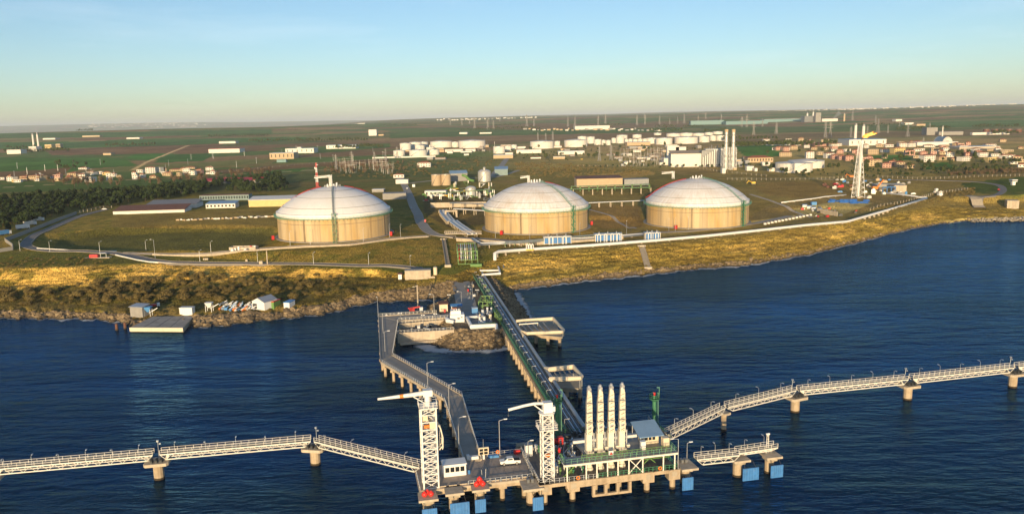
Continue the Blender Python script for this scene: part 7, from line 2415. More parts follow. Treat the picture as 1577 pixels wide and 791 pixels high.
c = G(746, 280); c = V(c.x, c.y + 4, c.z + 15 * c.y / F + 1.8)
T = Thing('vent_turret', 'small turret with rails on the silver turreted tank', 'turret', c); T.part('drum', MB().tube(c, c + V(0, 0, 2.6), 1.3, n=12), 'silver'); T.part('cap', MB().lathe(c + V(0, 0, 2.6), [(1.7, 0), (1.7, .3), (.2, 1.6), (.01, 1.7)], 12), 'silver')
rr = random.Random(91)
T = Thing('process_plant', 'jumble of silver vessels and yellow-green pipes in the process area', 'process plant', G(715, 300))
for i in range(46):
    p = G(rr.uniform(694, 765), rr.uniform(284, 309))
    h = rr.uniform(1.5, 5.5)
    k = rr.random()
    if k < .45:
        T.part('vessel', MB().tube(p, p + V(0, 0, h), rr.uniform(.5, 1.4), n=10).lathe(p + V(0, 0, h), [(.9, 0), (.3, .5), (.01, .5)], 8), rr.choice(['silver', 'galvanised', 'wall_white', 'cream_paint']))
    else:
        T.part('pipe_run', MB().path([p, p + V(0, 0, h), p + V(rr.uniform(-9, 9), rr.uniform(-3, 3), h), p + V(rr.uniform(-9, 9), rr.uniform(-3, 3), 0)], rr.uniform(.18, .4), 6), rr.choice(['green_bright', 'yellow_paint', 'galvanised', 'pipe_white', 'pipe_grey', 'green_bright']))
c = G(717, 282)
T = Thing('green_duct', 'thick olive green duct bending down beside the blue-roofed hall', 'duct', c)
T.part('duct', MB().path([c + V(-4, 6, 9), c + V(0, 4, 8), c + V(5, 0, 3.5), c + V(10, -2, 2.6)], 1.5, 10), 'green_bright'); T.part('leg', MB().beam(c + V(3, 2, 0), c + V(3, 2, 5), .5), 'galvanised')
c = G(656, 309)
T = Thing('green_vent', 'green bent vent pipe with red drum beside the tank road', 'vent', c)
T.part('pipe', MB().path([c, c + V(0, 0, 5), c + V(-1.5, -1, 6.5), c + V(-3, -2, 6)], 1.0, 10), 'green_bright'); T.part('drum', MB().tube(c + V(-1, -2, 1), c + V(2, -2, 1), 1.0, n=10), 'red_paint'); T.part('plinth', MB().box(c + V(0, 0, -.2), (6, 5, .6)), 'concrete_pale')
# pipe bridges between tanks
def pipe_bridge(label, a, b_, h, n, mats, sup='concrete_pale'):
    A, Bq = G(*a), G(*b_)
    T = Thing('pipe_bridge', label, 'pipe bridge', A)
    d = (Bq - A); L_ = d.length; d.normalize(); nn = V(-d.y, d.x, 0)
    zt = max(A.z, Bq.z) + h
    k = max(2, int(L_ / 9))
    for i in range(k + 1):
        p = lerp(A, Bq, i / k); z = gz(p.x, p.y)
        for s in (-1, 1):
            T.part('column', MB().beam(V(p.x, p.y, z) + nn * s * n * .35, V(p.x, p.y, zt) + nn * s * n * .35, .5), sup)
        T.part('cross_beam', MB().beam(V(p.x, p.y, zt) + nn * -n * .42, V(p.x, p.y, zt) + nn * n * .42, .5), sup)
    for j in range(n):
        o_ = (j - (n - 1) / 2) * .7
        T.part('pipe', MB().tube(V(A.x, A.y, zt + .6) + nn * o_, V(Bq.x, Bq.y, zt + .6) + nn * o_, .3, n=7), mats[j % len(mats)])
pipe_bridge('pipe bridge on pale columns between the stained and the mottled tank', (905, 320), (992, 316), 3.5, 4, ['pipe_white', 'pipe_grey'])
pipe_bridge('pipe bridge on pale columns leading to the stained tank', (700, 330), (748, 332), 3.5, 4, ['pipe_white', 'pipe_grey', 'pipe_white'])
pipe_bridge('upper pipe bridge beside the concrete portal', (694, 322), (748, 324), 5, 5, ['pipe_grey', 'pipe_white', 'green_bright'])
pipe_bridge('long green pipe rack below the cream warehouse', (868, 301), (1002, 298), 5.5, 6, ['green_bright', 'pipe_grey', 'pipe_white', 'green_bright'])
pipe_bridge('second green pipe rack in front of the cream warehouse', (880, 295), (1000, 291), 4.5, 5, ['green_bright', 'pipe_grey', 'pipe_white'], 'green_bright')
pipe_bridge('high pipe rack crossing the process area', (664, 308), (760, 300), 5, 5, ['green_bright', 'pipe_grey', 'yellow_paint', 'pipe_white'], 'galvanised')
c = G(489, 288)
T = Thing('radio_mast', 'red and white lattice radio mast behind the cleanest tank', 'mast', c)
hh = 37 * c.y / F
for i in range(5):
    T.part('mast_section', lattice(MB(), c + V(0, 0, hh * i / 5), c.z + hh * (i + 1) / 5, 2.6 - i * .3, 2.3 - i * .3, 2.2, .28, .16), 'red_paint' if i % 2 == 0 else 'white_clean')
T.part('dish', MB().lathe(c + V(1.5, -1, hh * .9), [(.01, 0), (1.2, .2), (1.2, .6)], 12).box(c + V(-1.4, -1, hh * .75), (.9, .6, 2.2)), 'white_clean')

# power station
c0 = G(1061, 257)
pb('turbine_hall', 'cream turbine hall with bright roof beside the twin power station stacks', 'power station', 1061, 257, 50, 20, 40, wall='wall_white', roof='wall_tan', kind='mono', rh=3, rz=R(-6))
pb('annex', 'white annex on the depot side of the turbine hall', 'building', 1030, 254, 15, 10, 20, wall='wall_white', roof='roof_white', wins=(0, 0))
c = G(1049, 250); c = V(c.x, c.y + 45, c.z)
T = Thing('intake_house', 'white stepped air intake house rising behind the turbine hall', 'power station', c)
s = c.y / F
T.part('housing', MB().box(c + V(-4, 0, 0), (18 * s, 10, 23 * s)), 'wall_white'); T.part('intake_hood', MB().prism([(c.x, c.y - 5), (c.x + 16, c.y - 5), (c.x + 12, c.y + 6), (c.x, c.y + 6)], c.z + 10, c.z + 21 * s), 'wall_white')
c = G(1100, 257)
T = Thing('boiler_house', 'row of upright silver boiler casings beside the stacks', 'power station', c)
s = c.y / F
for i in range(11):
    T.part('casing_column', MB().tube(c + V((-16 + i * 3.4) * s, 4, -1), c + V((-16 + i * 3.4) * s, 4, (15 + min(i, 5) * 2.2) * s), 1.55 * s, n=10), 'silver')
T.part('casing', MB().box(c + V(0, 12, -1), (36 * s, 12, 26 * s)), 'steel_grey')
T.part('top_deck', MB().box(c + V(2, 10, 26 * s), (30 * s, 12, .8)), 'galvanised')
for i in range(8):
    T.part('safety_vent', MB().tube(c + V((-8 + i * 3) * s, 9, 26 * s), c + V((-8 + i * 3) * s, 9, (29 + i % 3 * 2) * s), .6 * s, n=8), 'steel_grey')
for px, lb in ((1120, 'tall silver stack beside the boiler casings, nearer to the turbine hall'), (1131, 'tall silver stack of the power station on the town side')):
    c = G(px, 262); c = V(c.x, c.y + 8, c.z); s = c.y / F
    T = Thing('stack', lb, 'stack', c)
    T.part('flue', MB().tube(c, c + V(0, 0, 61 * s), 2.7 * s, 2.5 * s, 18), 'silver')
    T.part('top_band', MB().tube(c + V(0, 0, 57 * s), c + V(0, 0, 61.2 * s), 2.75 * s, 2.75 * s, 18), 'wall_tan')
    T.part('support_frame', lattice(MB(), c, c.z + 34 * s, 9 * s, 8 * s, 7, .5 * s, .35 * s), 'galvanised')
    for k in (20, 40, 52):
        T.part('gallery', MB().lathe(c + V(0, 0, k * s), [(2.6 * s, 0), (3.8 * s, 0), (3.8 * s, 1.0), (3.7 * s, 1.0)], 14), 'steel_grey')
rr = random.Random(55)
for i in range(16):
    px, py = rr.uniform(1110, 1165), rr.uniform(250, 268)
    pb('plant_unit', 'pale equipment block in the yard below the power station stacks', 'equipment', px, py, rr.uniform(4, 12), rr.uniform(3, 9), 8, wall=rr.choice(['wall_white', 'galvanised', 'wall_tan', 'steel_grey']), roof='roof_white', group='equipment blocks in the power station yard')
# switchyard gantries
mat('gantry_steel', (.38, .36, .33), .6, .2)
def gantry(px, py, wpx, hpx, label, group):
    c = G(px, py); s = c.y / F
    w_, h = wpx * s, hpx * s
    T = Local('gantry', label, 'gantry', c, R(random.uniform(-6, 6)), group)
    for x in (-w_ / 2, w_ / 2):
        T.part('post', MB().beam((x, 0, 0), (x, 0, h), .3), 'gantry_steel')
        T.part('spike', MB().beam((x, 0, h), (x, 0, h * 1.3), .14), 'gantry_steel')
    T.part('beam', MB().beam((-w_ / 2, 0, h * .9), (w_ / 2, 0, h * .9), .3, .3), 'gantry_steel')
    for i in range(3):
        x = -w_ / 3 + i * w_ / 3
        T.part('insulator', MB().tube((x, 0, h * .9), (x, 0, h * .55), .2, n=6), 'roof_brown')
        T.part('breaker', MB().beam((x, -3, 0), (x, -3, h * .45), .25), 'gantry_steel')
rr = random.Random(66)
for i in range(22):
    gantry(rr.uniform(522, 608), rr.uniform(254, 268), rr.uniform(6, 14), rr.uniform(9, 15), 'steel switchyard gantry behind the cleanest tank', 'gantries behind the cleanest tank')
for i in range(34):
    gantry(rr.uniform(953, 1022), rr.uniform(240, 256), rr.uniform(5, 12), rr.uniform(9, 16), 'steel switchyard gantry beside the turbine hall', 'gantries beside the turbine hall')
for i in range(12):
    px, py = rr.uniform(955, 1020), rr.uniform(246, 257)
    pb('transformer', 'pale transformer block in the switchyard beside the turbine hall', 'transformer', px, py, rr.uniform(3, 8), rr.uniform(2, 4), 6, wall=rr.choice(['wall_white', 'steel_grey']), roof='steel_grey', group='transformers beside the turbine hall')

# pylons
mat('pylon_steel', (.3, .29, .28), .6, .2)
def pylon_proto(h=40):
    mb = lattice(MB(), (0, 0, 0), h * .55, h * .2, h * .07, h * .11, .5, .28)
    mb2 = lattice(MB(), (0, 0, h * .55), h, h * .07, h * .02, h * .09, .42, .24, x=False)
    mb3 = MB()
    for k, w_ in ((.62, .17), (.76, .14), (.89, .11)):
        mb3.beam((-h * w_, 0, h * k), (h * w_, 0, h * k), .5).beam((-h * w_, 0, h * k), (0, 0, h * (k + .05)), .3).beam((h * w_, 0, h * k), (0, 0, h * (k + .05)), .3)
    return mb.mesh('tower_body', 'pylon_steel'), mb2.mesh('tower_head', 'pylon_steel'), mb3.mesh('cross_arm', 'pylon_steel')
PY = pylon_proto()
PYL = [(465 / 3.94 + 400, 262, 24), (560 / 3.94 + 400, 255, 22), (594, 247, 18), (577, 251, 17), (612, 244, 18), (1157, 193, 11, 400), (1228, 193, 13, 400), (1305, 198, 17, 400), (1385, 200, 17, 400), (1420, 200, 14, 400), (1457, 187, 8, 400), (1275, 191, 9, 400),
       (45, 195, 18, 800), (88, 195, 12, 800), (295, 195, 14, 800), (337, 195, 15, 800), (478, 194, 15, 800), (522, 194, 17, 800), (713, 193, 15, 800), (762, 192, 15, 800), (850, 191, 12, 800), (912, 191, 9, 800), (1000, 190, 14, 800), (960, 190, 10, 800), (1085, 187, 9, 800),
       (485, 248, 23, 800), (556, 247, 24, 800), (160, 216, 11, 800), (112, 216, 12, 800), (203, 216, 14, 800), (1130, 183, 10, 800), (1225, 187, 11, 800), (1350, 196, 16, 800), (1380, 196, 18, 800), (1422, 208, 20, 800), (1558, 206, 18, 800), (1475, 195, 12, 800),
       (75, 206, 16, 1177), (370, 212, 24, 1177), (400, 212, 24, 1177), (535, 186, 15, 1177), (675, 193, 15, 1177), (690, 205, 22, 1177), (870, 211, 20, 1177), (525, 212, 17, 1177), (820, 195, 9, 1177), (1005, 200, 11, 1177), (625, 210, 16, 1177), (965, 224, 12, 1177), (750, 205, 12, 1177)]
for t_ in PYL:
    px = t_[0] if len(t_) == 3 else t_[3] + t_[0] / 3.9425
    p = G(px, t_[1])
    h = t_[2] * p.y / F
    e = bpy.data.objects.new('pylon', None); col.objects.link(e)
    k = h / 40
    e.location = p; e.scale = (k, k, k); e.rotation_euler = (0, 0, R(random.uniform(-25, 25)))
    lab_ = 'steel lattice pylon in the fields behind the fuel depots' if p.y > 1500 else ('steel lattice pylon beside the switchyard near the turbine hall' if px > 700 else 'steel lattice pylon over the switchyard behind the cleanest tank')
    tag(e, lab_, 'pylon', 'pylons ' + ('in the fields' if p.y > 1500 else 'by the switchyards ' + ('near the turbine hall' if px > 700 else 'behind the cleanest tank')))
    for me, nm in zip(PY, ('tower_body', 'tower_head', 'cross_arm')):
        obj(nm, me, e)
# thin poles along far roads
pole_me = MB().tube((0, 0, 0), (0, 0, 9), .22, .15, 6).beam((-1.2, 0, 8.2), (1.2, 0, 8.2), .18).mesh('pole', 'galvanised')
rr = random.Random(5)
for i in range(46):
    px = rr.uniform(20, 780); py = float(np.interp(px, [0, 200, 400, 600, 800], [272, 262, 245, 235, 225])) + rr.uniform(-12, 10)
    p = G(px, py); o = obj('utility_pole', pole_me, None, p, rr.uniform(0, 3))
    o.scale = (1.3, 1.3, 1.2)
    tag(o, 'thin utility pole standing in the fields behind the works', 'pole', 'utility poles in the fields')

# ---------------------------------------------------------------- flare tower
c = G(1320, 304)
s = c.y / F
fh = 88 * s
T = Thing('flare_tower', 'tall pale three-legged flare tower burning a yellow flame', 'flare tower', c)
T.part('derrick', lattice(MB(), c, c.z + fh * .97, 11.5 * s, 2.4 * s, 7.6 * s, .34, .15, R(20), True, 3), 'white_paint')
T.part('riser', MB().tube(c + V(1, 0, 0), c + V(2.0, 0, fh), .75, n=10), 'white_paint')
T.part('riser_small', MB().tube(c + V(-.9, -1, 0), c + V(.6, -.4, fh * .96), .3, n=8), 'white_paint')
T.part('burner_tip', MB().tube(c + V(2.0, 0, fh), c + V(2.0, 0, fh + 2.2), .9, .8, 10), 'dark_steel')
for k in (.35, .7, .95):
    T.part('gallery', MB().lathe(c + V(1.4, 0, fh * k), [(1, 0), (2.6 - k, 0), (2.6 - k, .3), (1, .3)], 12), 'white_paint')
for a in (0, 120, 240):
    q = c + V(math.cos(R(a + 20)) * 7 * s, math.sin(R(a + 20)) * 7 * s, -.4)
    T.part('footing', MB().box(q, (2.6, 2.6, 1.4)), 'concrete_pale')
fm_m, nt, b = nodes_of('flame')
for n_ in list(nt.nodes):
    if n_.type == 'BSDF_PRINCIPLED': nt.nodes.remove(n_)
em = nt.nodes.new('ShaderNodeEmission'); g_ = nt.nodes.new('ShaderNodeTexNoise'); g_.inputs['Scale'].default_value = .35
rp = nt.nodes.new('ShaderNodeMix'); rp.data_type = 'RGBA'; rp.inputs['A'].default_value = (1, .18, .01, 1); rp.inputs['B'].default_value = (1, .68, .12, 1)
ge = nt.nodes.new('ShaderNodeNewGeometry'); nt.links.new(ge.outputs['Position'], g_.inputs['Vector'])
rg = nt.nodes.new('ShaderNodeMapRange'); rg.inputs[1].default_value = .35; rg.inputs[2].default_value = .6
nt.links.new(g_.outputs['Fac'], rg.inputs[0]); nt.links.new(rg.outputs[0], rp.inputs['Factor']); nt.links.new(rp.outputs['Result'], em.inputs['Color'])
em.inputs['Strength'].default_value = 1.6
nt.links.new(em.outputs[0], nt.nodes['Material Output'].inputs['Surface'])
MATS['flame'] = fm_m
fl = c + V(2.0, 0, fh + 2.0)
mb = MB()
rr = random.Random(4)
for j, (L_, r0, dz) in enumerate(((13.5, 1.25, .33), (10, .9, .55), (7, .7, .12))):
    pts_ = []
    for i in range(9):
        f = i / 8
        pts_.append((fl + V(L_ * f + rr.uniform(-.2, .2), rr.uniform(-.4, .4), L_ * f * dz + .7 * math.sin(f * 5 + j) + j * .25), r0 * (math.sin(PI * min(1, f * .85 + .15)) ** .8) + .05))
    for (p, ra_), (q, rb_) in zip(pts_[:-1], pts_[1:]):
        mb.tube(p, q, ra_, rb_, 8, cap=False)
T.part('flame', mb, 'flame')

# ---------------------------------------------------------------- construction yard beside the flare
HUE = {'wall_white': 'white', 'white_clean': 'clean white', 'blue_paint': 'dark blue', 'blue_light': 'light blue', 'wall_tan': 'tan', 'galvanised': 'silvery', 'dark_steel': 'black', 'red_paint': 'bright red', 'roof_brown': 'rusty', 'roof_crimson': 'crimson'}
def jitter_boxes(n, px0, px1, py0, py1, name, label, cat, group, mats, s0, s1, seed):
    r_ = random.Random(seed)
    for i in range(n):
        p = G(r_.uniform(px0, px1), r_.uniform(py0, py1))
        a = (r_.uniform(s0, s1), r_.uniform(s0, s1) * .6, r_.uniform(s0, s1) * .5)
        m_ = r_.choice(mats)
        o = obj(name, MB().box((0, 0, -.2), a).box((a[0] * .1, 0, a[2] - .2), (a[0] * .5, a[1] * .6, a[2] * .3)).mesh(name, m_), None, p, r_.uniform(-.4, .4))
        tag(o, HUE.get(m_, 'grey') + ' ' + label, cat, group)
T = pb('site_building', 'unfinished concrete building with flat cream roof in the construction yard', 'building', 1388, 296, 18, 10, 14, wall='concrete_pale', roof='concrete_pale', rz=R(-8))
pb('site_building', 'low cream-roofed shed behind the blue steel portal', 'building', 1372, 291, 38, 6, 16, wall='concrete_grey', roof='cream_paint', rz=R(-6))
c = G(1369, 296)
T = Thing('steel_portal', 'bright blue steel portal frame in front of the site building', 'portal', c)
for i in range(4):
    T.part('post', MB().beam(c + V(-6 + i * 4, 0, 0), c + V(-6 + i * 4, 0, 5), .6), 'blue_paint')
T.part('beam', MB().beam(c + V(-6.4, 0, 5), c + V(6.4, 0, 5), .6, .8), 'blue_paint')
c = G(1350, 293)
T = Thing('crawler_crane', 'orange crawler crane with a dark raised boom beside the flare tower', 'crane', c)
T.part('track', MB().box(c + V(-.5, 0, 0), (6, 1.0, 1.2)).box(c + V(-.5, 3, 0), (6, 1.0, 1.2)), 'dark_steel')
T.part('house', MB().box(c + V(-1, 1.5, 1.2), (5.5, 3.2, 2.6)), 'orange_paint')
T.part('boom_foot', MB().beam(c + V(.5, 1.5, 2.4), c + V(7, 1.5, 10), 1.3, 1.0), 'orange_paint')
T.part('boom', lattice(MB(), V(0, 0, 0), 18, 1.0, .5, 1.8, .22, .12), 'dark_steel').matrix_local = Matrix.Translation(c + V(7, 1.5, 10) - c) @ Matrix.Rotation(R(41), 4, 'Y')
c = G(1311, 274)
T = Thing('excavator', 'small orange excavator on the bank above the yard', 'excavator', c)
T.part('body', MB().box(c + V(0, 0, 1), (4, 3, 2)), 'orange_paint'); T.part('track', MB().box(c, (4.6, 3.2, 1)), 'dark_steel'); T.part('arm', MB().path([c + V(-1.5, 0, 2.4), c + V(-5, 0, 4.5), c + V(-7, 0, 1.5)], .35, 6), 'orange_paint')
c = G(1160, 284)
T = Thing('excavator', 'small yellow excavator on the bare bank behind the mottled tank', 'excavator', c)
T.part('body', MB().box(c + V(0, 0, 1), (4, 3, 1.8)), 'yellow_paint'); T.part('track', MB().box(c, (4.6, 3.2, 1)), 'dark_steel'); T.part('arm', MB().path([c + V(-1.5, 0, 2.4), c + V(-5, 0, 4), c + V(-7, 0, 1.2)], .35, 6), 'yellow_paint')
mat('tarp_blue', (.03, .13, .42), .5, var=.35, scale=.4)
rr = random.Random(19)
for i in range(22):
    p = G(rr.uniform(1276, 1336), rr.uniform(308.5, 313.5))
    L_, w_ = rr.uniform(3, 8), rr.uniform(1.5, 3)
    o = obj('tarp_bundle', MB().add([(-L_ / 2, -w_ / 2, 0), (L_ / 2, -w_ / 2, 0), (L_ / 2, w_ / 2, 0), (-L_ / 2, w_ / 2, 0), (-L_ / 2.4, 0, 1.5), (L_ / 2.4, 0, 1.2)], [(0, 1, 5, 4), (1, 2, 5), (2, 3, 4, 5), (3, 0, 4)]).mesh('tarp_bundle', 'tarp_blue'), None, p, rr.uniform(-.3, .3))
    tag(o, 'blue tarpaulin covered bundle on the ground below the flare tower', 'tarpaulin', 'blue tarpaulin bundles below the flare tower')
jitter_boxes(10, 1270, 1312, 283, 290, 'scaffold_stack', 'stack of steel in the yard behind the flare tower', 'steel stack', 'red steel stacks behind the flare tower', ['roof_brown', 'roof_brown', 'roof_crimson'], 2, 5, 1)
jitter_boxes(34, 1285, 1400, 277, 300, 'site_cabin', 'site cabin or crate in the construction yard', 'crate', 'cabins and crates in the construction yard', ['wall_white', 'blue_paint', 'galvanised', 'wall_white', 'concrete_grey', 'blue_light', 'wall_tan'], 2, 5, 2)
jitter_boxes(12, 1330, 1460, 288, 308, 'white_crate', 'crate on the open ground near the headland pipeline', 'crate', 'white crates near the headland pipeline', ['white_clean', 'wall_white'], 2, 4.5, 3)
jitter_boxes(20, 1235, 1320, 318, 334, 'rubble_block', 'block lying on the ground inside the pipeline loop', 'block', 'blocks inside the pipeline loop', ['dark_steel', 'red_paint', 'galvanised', 'concrete_grey', 'wall_white'], 1.2, 3.2, 4)
for i in range(14):
    p = G(1178 + i * 5.4, 345.5 - i * 1.05)
    o = obj('concrete_block', MB().box((0, 0, -.2), (1.9, 1.2, 1.3)).box((0, 0, 1.1), (1.6, 1.0, .15)).mesh('concrete_block', 'wall_white'), None, p, R(8))
    tag(o, 'white concrete block in the row along the track past the mottled tank', 'block', 'row of white blocks past the mottled tank')
for i, (px, py) in enumerate(((1239, 319), (1246, 321), (1253, 323), (1262, 325), (1270, 327), (1278, 329), (1286, 331))):
    c = G(px, py)
    T = Local('cable_box', 'white and blue module in the row of modules beside the tarpaulins', 'module', c, R(-12), 'modules beside the tarpaulins')
    T.part('case', MB().box((0, 0, 0), (3.6, 2.6, 2.0)), 'wall_white'); T.part('lid', MB().box((0, 0, 2.0), (3.8, 2.8, .5)), 'blue_paint')
c = G(1253, 315.5); tag(obj('blue_crate', MB().box(c, (4.2, 3, 2.4)).box(c + V(0, 0, 2.4), (4.4, 3.2, .2)).mesh('blue_crate', 'blue_light')), 'single bright blue crate inside the pipeline loop', 'crate')
p0, p1 = G(1258, 327), G(1290, 333)
T = Thing('barrier_wall', 'pale upright panel wall beside the modules', 'wall', p0)
for i in range(6):
    a, b_ = lerp(p0, p1, i / 6), lerp(p0, p1, (i + .95) / 6)
    T.part('panel', MB().beam(V(a.x, a.y, gz(a.x, a.y) + 1.8), V(b_.x, b_.y, gz(b_.x, b_.y) + 1.8), .3, 3.8), 'concrete_pale')

for i in range(30):
    p = G(274 + i * 5.2 + random.uniform(-1, 1), 339.5 - i * .2 + random.uniform(-.6, .6))
    o = obj('spoil_block', MB().box((0, 0, -.3), (random.uniform(1.5, 4), 1.4, random.uniform(.8, 1.6))).box((.3, 0, .3), (1, 1, .8)).mesh('spoil_block', random.choice(['wall_white', 'wall_tan', 'concrete_grey'])), None, p, random.uniform(-.5, .5))
    tag(o, 'pale block in the row along the top of the grass bowl', 'block', 'row of blocks above the grass bowl')
# fences
def fence(label, px, step, h=2.4, m='concrete_pale'):
    P = [G(*p) for p in px]
    Q = smooth_path([V(p.x, p.y, 0) for p in P], step)
    T = Thing('fence', label, 'fence', V(Q[0].x, Q[0].y, gz(Q[0].x, Q[0].y)))
    me = MB().box((0, 0, -.3), (.3, .3, h + .3)).mesh('post', m)
    for p in Q[:300]:
        T.inst('post', me, (p.x, p.y, gz(p.x, p.y)))
    for r_ in (.45, .95):
        T.part('wire', MB().path([V(p.x, p.y, gz(p.x, p.y) + h * r_) for p in Q], .05, 4), 'galvanised')
fence('pale post fence along the works boundary behind the mottled tank', [(1120, 277), (1180, 277.5), (1240, 277), (1310, 274)], 5)
fence('pale post fence above the headland road', [(1330, 272), (1420, 276), (1500, 273), (1577, 271)], 5)
fence('pale post fence beside the pine wood road', [(118, 330), (135, 326), (160, 321), (172, 320)], 5)
fence('long pale fence in front of the power station hedge', [(890, 256.5), (980, 257), (1060, 259), (1120, 266), (1180, 272)], 8)
fence('pale roadside fence across the brown field behind the pine wood', [(330, 267), (420, 258), (520, 250), (600, 246)], 14)
fence('cliff-top fence inside the headland pipeline', [(1340, 325), (1400, 311), (1440, 300), (1490, 292)], 5)
# parked vehicles
def lorry(px, py, label, m, rz):
    c = G(px, py)
    T = Local('lorry', label, 'lorry', c, rz)
    T.part('cab', MB().prism([(2.6, -1.2), (4.4, -1.2), (4.4, 1.2), (2.6, 1.2)], .7, 3.0), 'white_clean')
    T.part('windscreen', MB().box((4.42, 0, 1.8), (.06, 2.0, .8)), 'glass_dark')
    T.part('box', MB().box((-1.2, 0, 1.0), (7.2, 2.5, 2.7)), m)
    for x in (-3.4, -2.2, 3.2):
        for s_ in (-1.05, 1.05):
            T.part('wheel', MB().tube((x, s_ - .15, .5), (x, s_ + .15, .5), .5, n=10), 'rubber')
lorry(36, 353, 'white lorry parked at the boundary wall corner', 'white_clean', R(55))
lorry(47, 347, 'white lorry in the middle of the three by the wall', 'wall_white', R(55))
lorry(59, 341, 'white lorry highest up beside the boundary wall', 'wall_white', R(50))
lorry(8, 362, 'blue and white lorry behind the zigzag wall', 'blue_light', R(70))
def car(px, py, label, m, rz, group=None):
    c = G(px, py, .1)
    T = Local('car', label, 'car', c, rz, group)
    prof = [(-2.1, .4), (2.1, .4), (2.15, .8), (1.3, .95), (.7, 1.45), (-1.1, 1.45), (-1.9, .95), (-2.15, .85)]
    k = len(prof)
    vs_ = [(x, s_ * (.85 if z < 1.2 else .7), z) for s_ in (-1, 1) for x, z in prof]
    T.part('body', MB().add(vs_, [tuple(range(k)), tuple(range(2 * k - 1, k - 1, -1))] + [(i, k + i, k + (i + 1) % k, (i + 1) % k) for i in range(k)]), m)
    T.part('glasshouse', MB().box((-.2, 0, 1.0), (1.9, 1.62, .36)), 'glass_dark')
    for x in (-1.35, 1.35):
        for s_ in (-.8, .8):
            T.part('wheel', MB().tube((x, s_ - .1, .33), (x, s_ + .1, .33), .33, n=10), 'rubber')
car(161, 323, 'white car parked on the road beside the brown-roofed warehouse', 'white_clean', R(15))
car(627, 291, 'white car driving on the tank road', 'white_clean', R(100))
car(1538, 293, 'dark red car on the headland road', 'red_paint', R(60))
car(633, 322, 'silver car on the tank road beside the grey workshop', 'galvanised', R(100))
car(896, 246, 'yellow car on the far depot road', 'yellow_paint', R(0))
p = G(655, 342); tag(obj('red_box', MB().box(p, (1.2, 1.2, 2)).box(p + V(0, 0, 2), (1.4, 1.4, .2)).mesh('red_box', 'red_paint')), 'small red box at the edge of the tank road', 'box')

# ---------------------------------------------------------------- houses
HW = {'c': ('wall_tan', 'cream'), 'w': ('wall_white', 'white'), 'p': ('wall_pink', 'pink'), 'y': ('wall_yellow', 'yellow'), 't': ('wall_tan', 'tan')}
def house(zx, zy, zw, zh, k, ox, place, grp, roof=None):
    px, py = ox + zx / 3.9425, 160 + zy / 3.9425
    m_, cn = HW[k]
    c = G(px, py); s = c.y / F
    w_, h = zw / 3.9425 * s, max(3.0, zh / 3.9425 * s)
    roof = roof or random.choice(['r', 'r', 'f'])
    st = max(1, int(h / 2.8))
    T = bld('house', f'{cn} {"flat-roofed" if roof == "f" else "tile-roofed"} house {place}', 'house', c + V(0, w_ * .35, 0), (w_, w_ * .7, h * .85), R(random.uniform(-22, 22)), m_, 'concrete_pale' if roof == 'f' else 'roof_tile', 'flat' if roof == 'f' else 'hip', 1.6, (max(2, int(w_ / 3)), st), grp)
    if roof != 'f' and random.random() < .6:
        T.part('chimney', MB().box((w_ * .2, 0, h * .85 + .4), (.7, .7, 1.8)), m_)
    return T
TOWN = [(135, 320, 70, 30, 'c'), (400, 330, 55, 35, 'w'), (432, 335, 40, 28, 'p'), (475, 340, 40, 28, 'p'), (520, 345, 45, 33, 'p'), (610, 345, 45, 22, 'p'), (655, 378, 55, 45, 't'), (695, 362, 40, 28, 't'), (665, 307, 60, 35, 't'),
        (750, 388, 48, 30, 'p'), (783, 378, 45, 34, 'p'), (830, 384, 48, 35, 't'), (890, 392, 50, 25, 't'), (820, 302, 70, 40, 'y'), (890, 312, 55, 34, 'p'), (970, 310, 40, 22, 'p'), (1000, 352, 75, 45, 'w'), (1082, 342, 50, 25, 'c'), (1105, 292, 35, 30, 'w'),
        (1135, 322, 40, 32, 'w'), (1205, 300, 40, 25, 'p'), (1220, 348, 62, 30, 'w'), (1242, 330, 36, 36, 'p'), (1330, 322, 58, 30, 'w'), (1383, 356, 58, 36, 'y'), (855, 262, 60, 28, 'w'), (895, 262, 50, 28, 'w'), (505, 292, 40, 20, 'w'), (560, 300, 40, 22, 'p'),
        (430, 287, 36, 16, 'w'), (340, 310, 36, 20, 'c'), (130, 283, 48, 20, 'w'), (180, 278, 44, 26, 'c'), (270, 252, 84, 20, 'p'), (355, 256, 90, 20, 'p'), (70, 252, 88, 10, 'w'), (440, 255, 60, 16, 'w'), (280, 330, 46, 45, 'w'), (1040, 285, 44, 20, 't'), (955, 288, 40, 18, 'w'),
        (760, 262, 50, 18, 'w'), (705, 262, 40, 18, 't'), (830, 255, 36, 22, 'p'), (1010, 262, 60, 14, 'w'), (640, 332, 36, 14, 'p'), (930, 330, 40, 16, 't'), (1290, 300, 44, 18, 'w'), (1410, 320, 50, 18, 'w'), (1380, 255, 60, 12, 'w'), (1100, 262, 50, 14, 't'), (1180, 270, 60, 14, 'w'),
        (1300, 282, 70, 12, 'w'), (1400, 285, 90, 12, 't'), (1480, 290, 70, 12, 't'), (1250, 272, 60, 12, 'w'), (1350, 268, 70, 10, 'w'), (1450, 302, 60, 12, 't'), (1500, 325, 50, 16, 'w'), (1545, 335, 50, 18, 't'), (1560, 355, 50, 20, 't'), (1520, 365, 40, 16, 'w'), (1570, 385, 40, 20, 'w'),
        (150, 225, 34, 14, 'w'), (15, 225, 40, 12, 'w'), (25, 245, 44, 12, 'w'), (1420, 345, 40, 14, 't'), (1160, 345, 40, 18, 't')]
for t_ in sorted(TOWN, key=lambda q: -q[1]):
    house(*t_, 1177, 'in the hillside town behind the flare tower', 'houses of the hillside town')
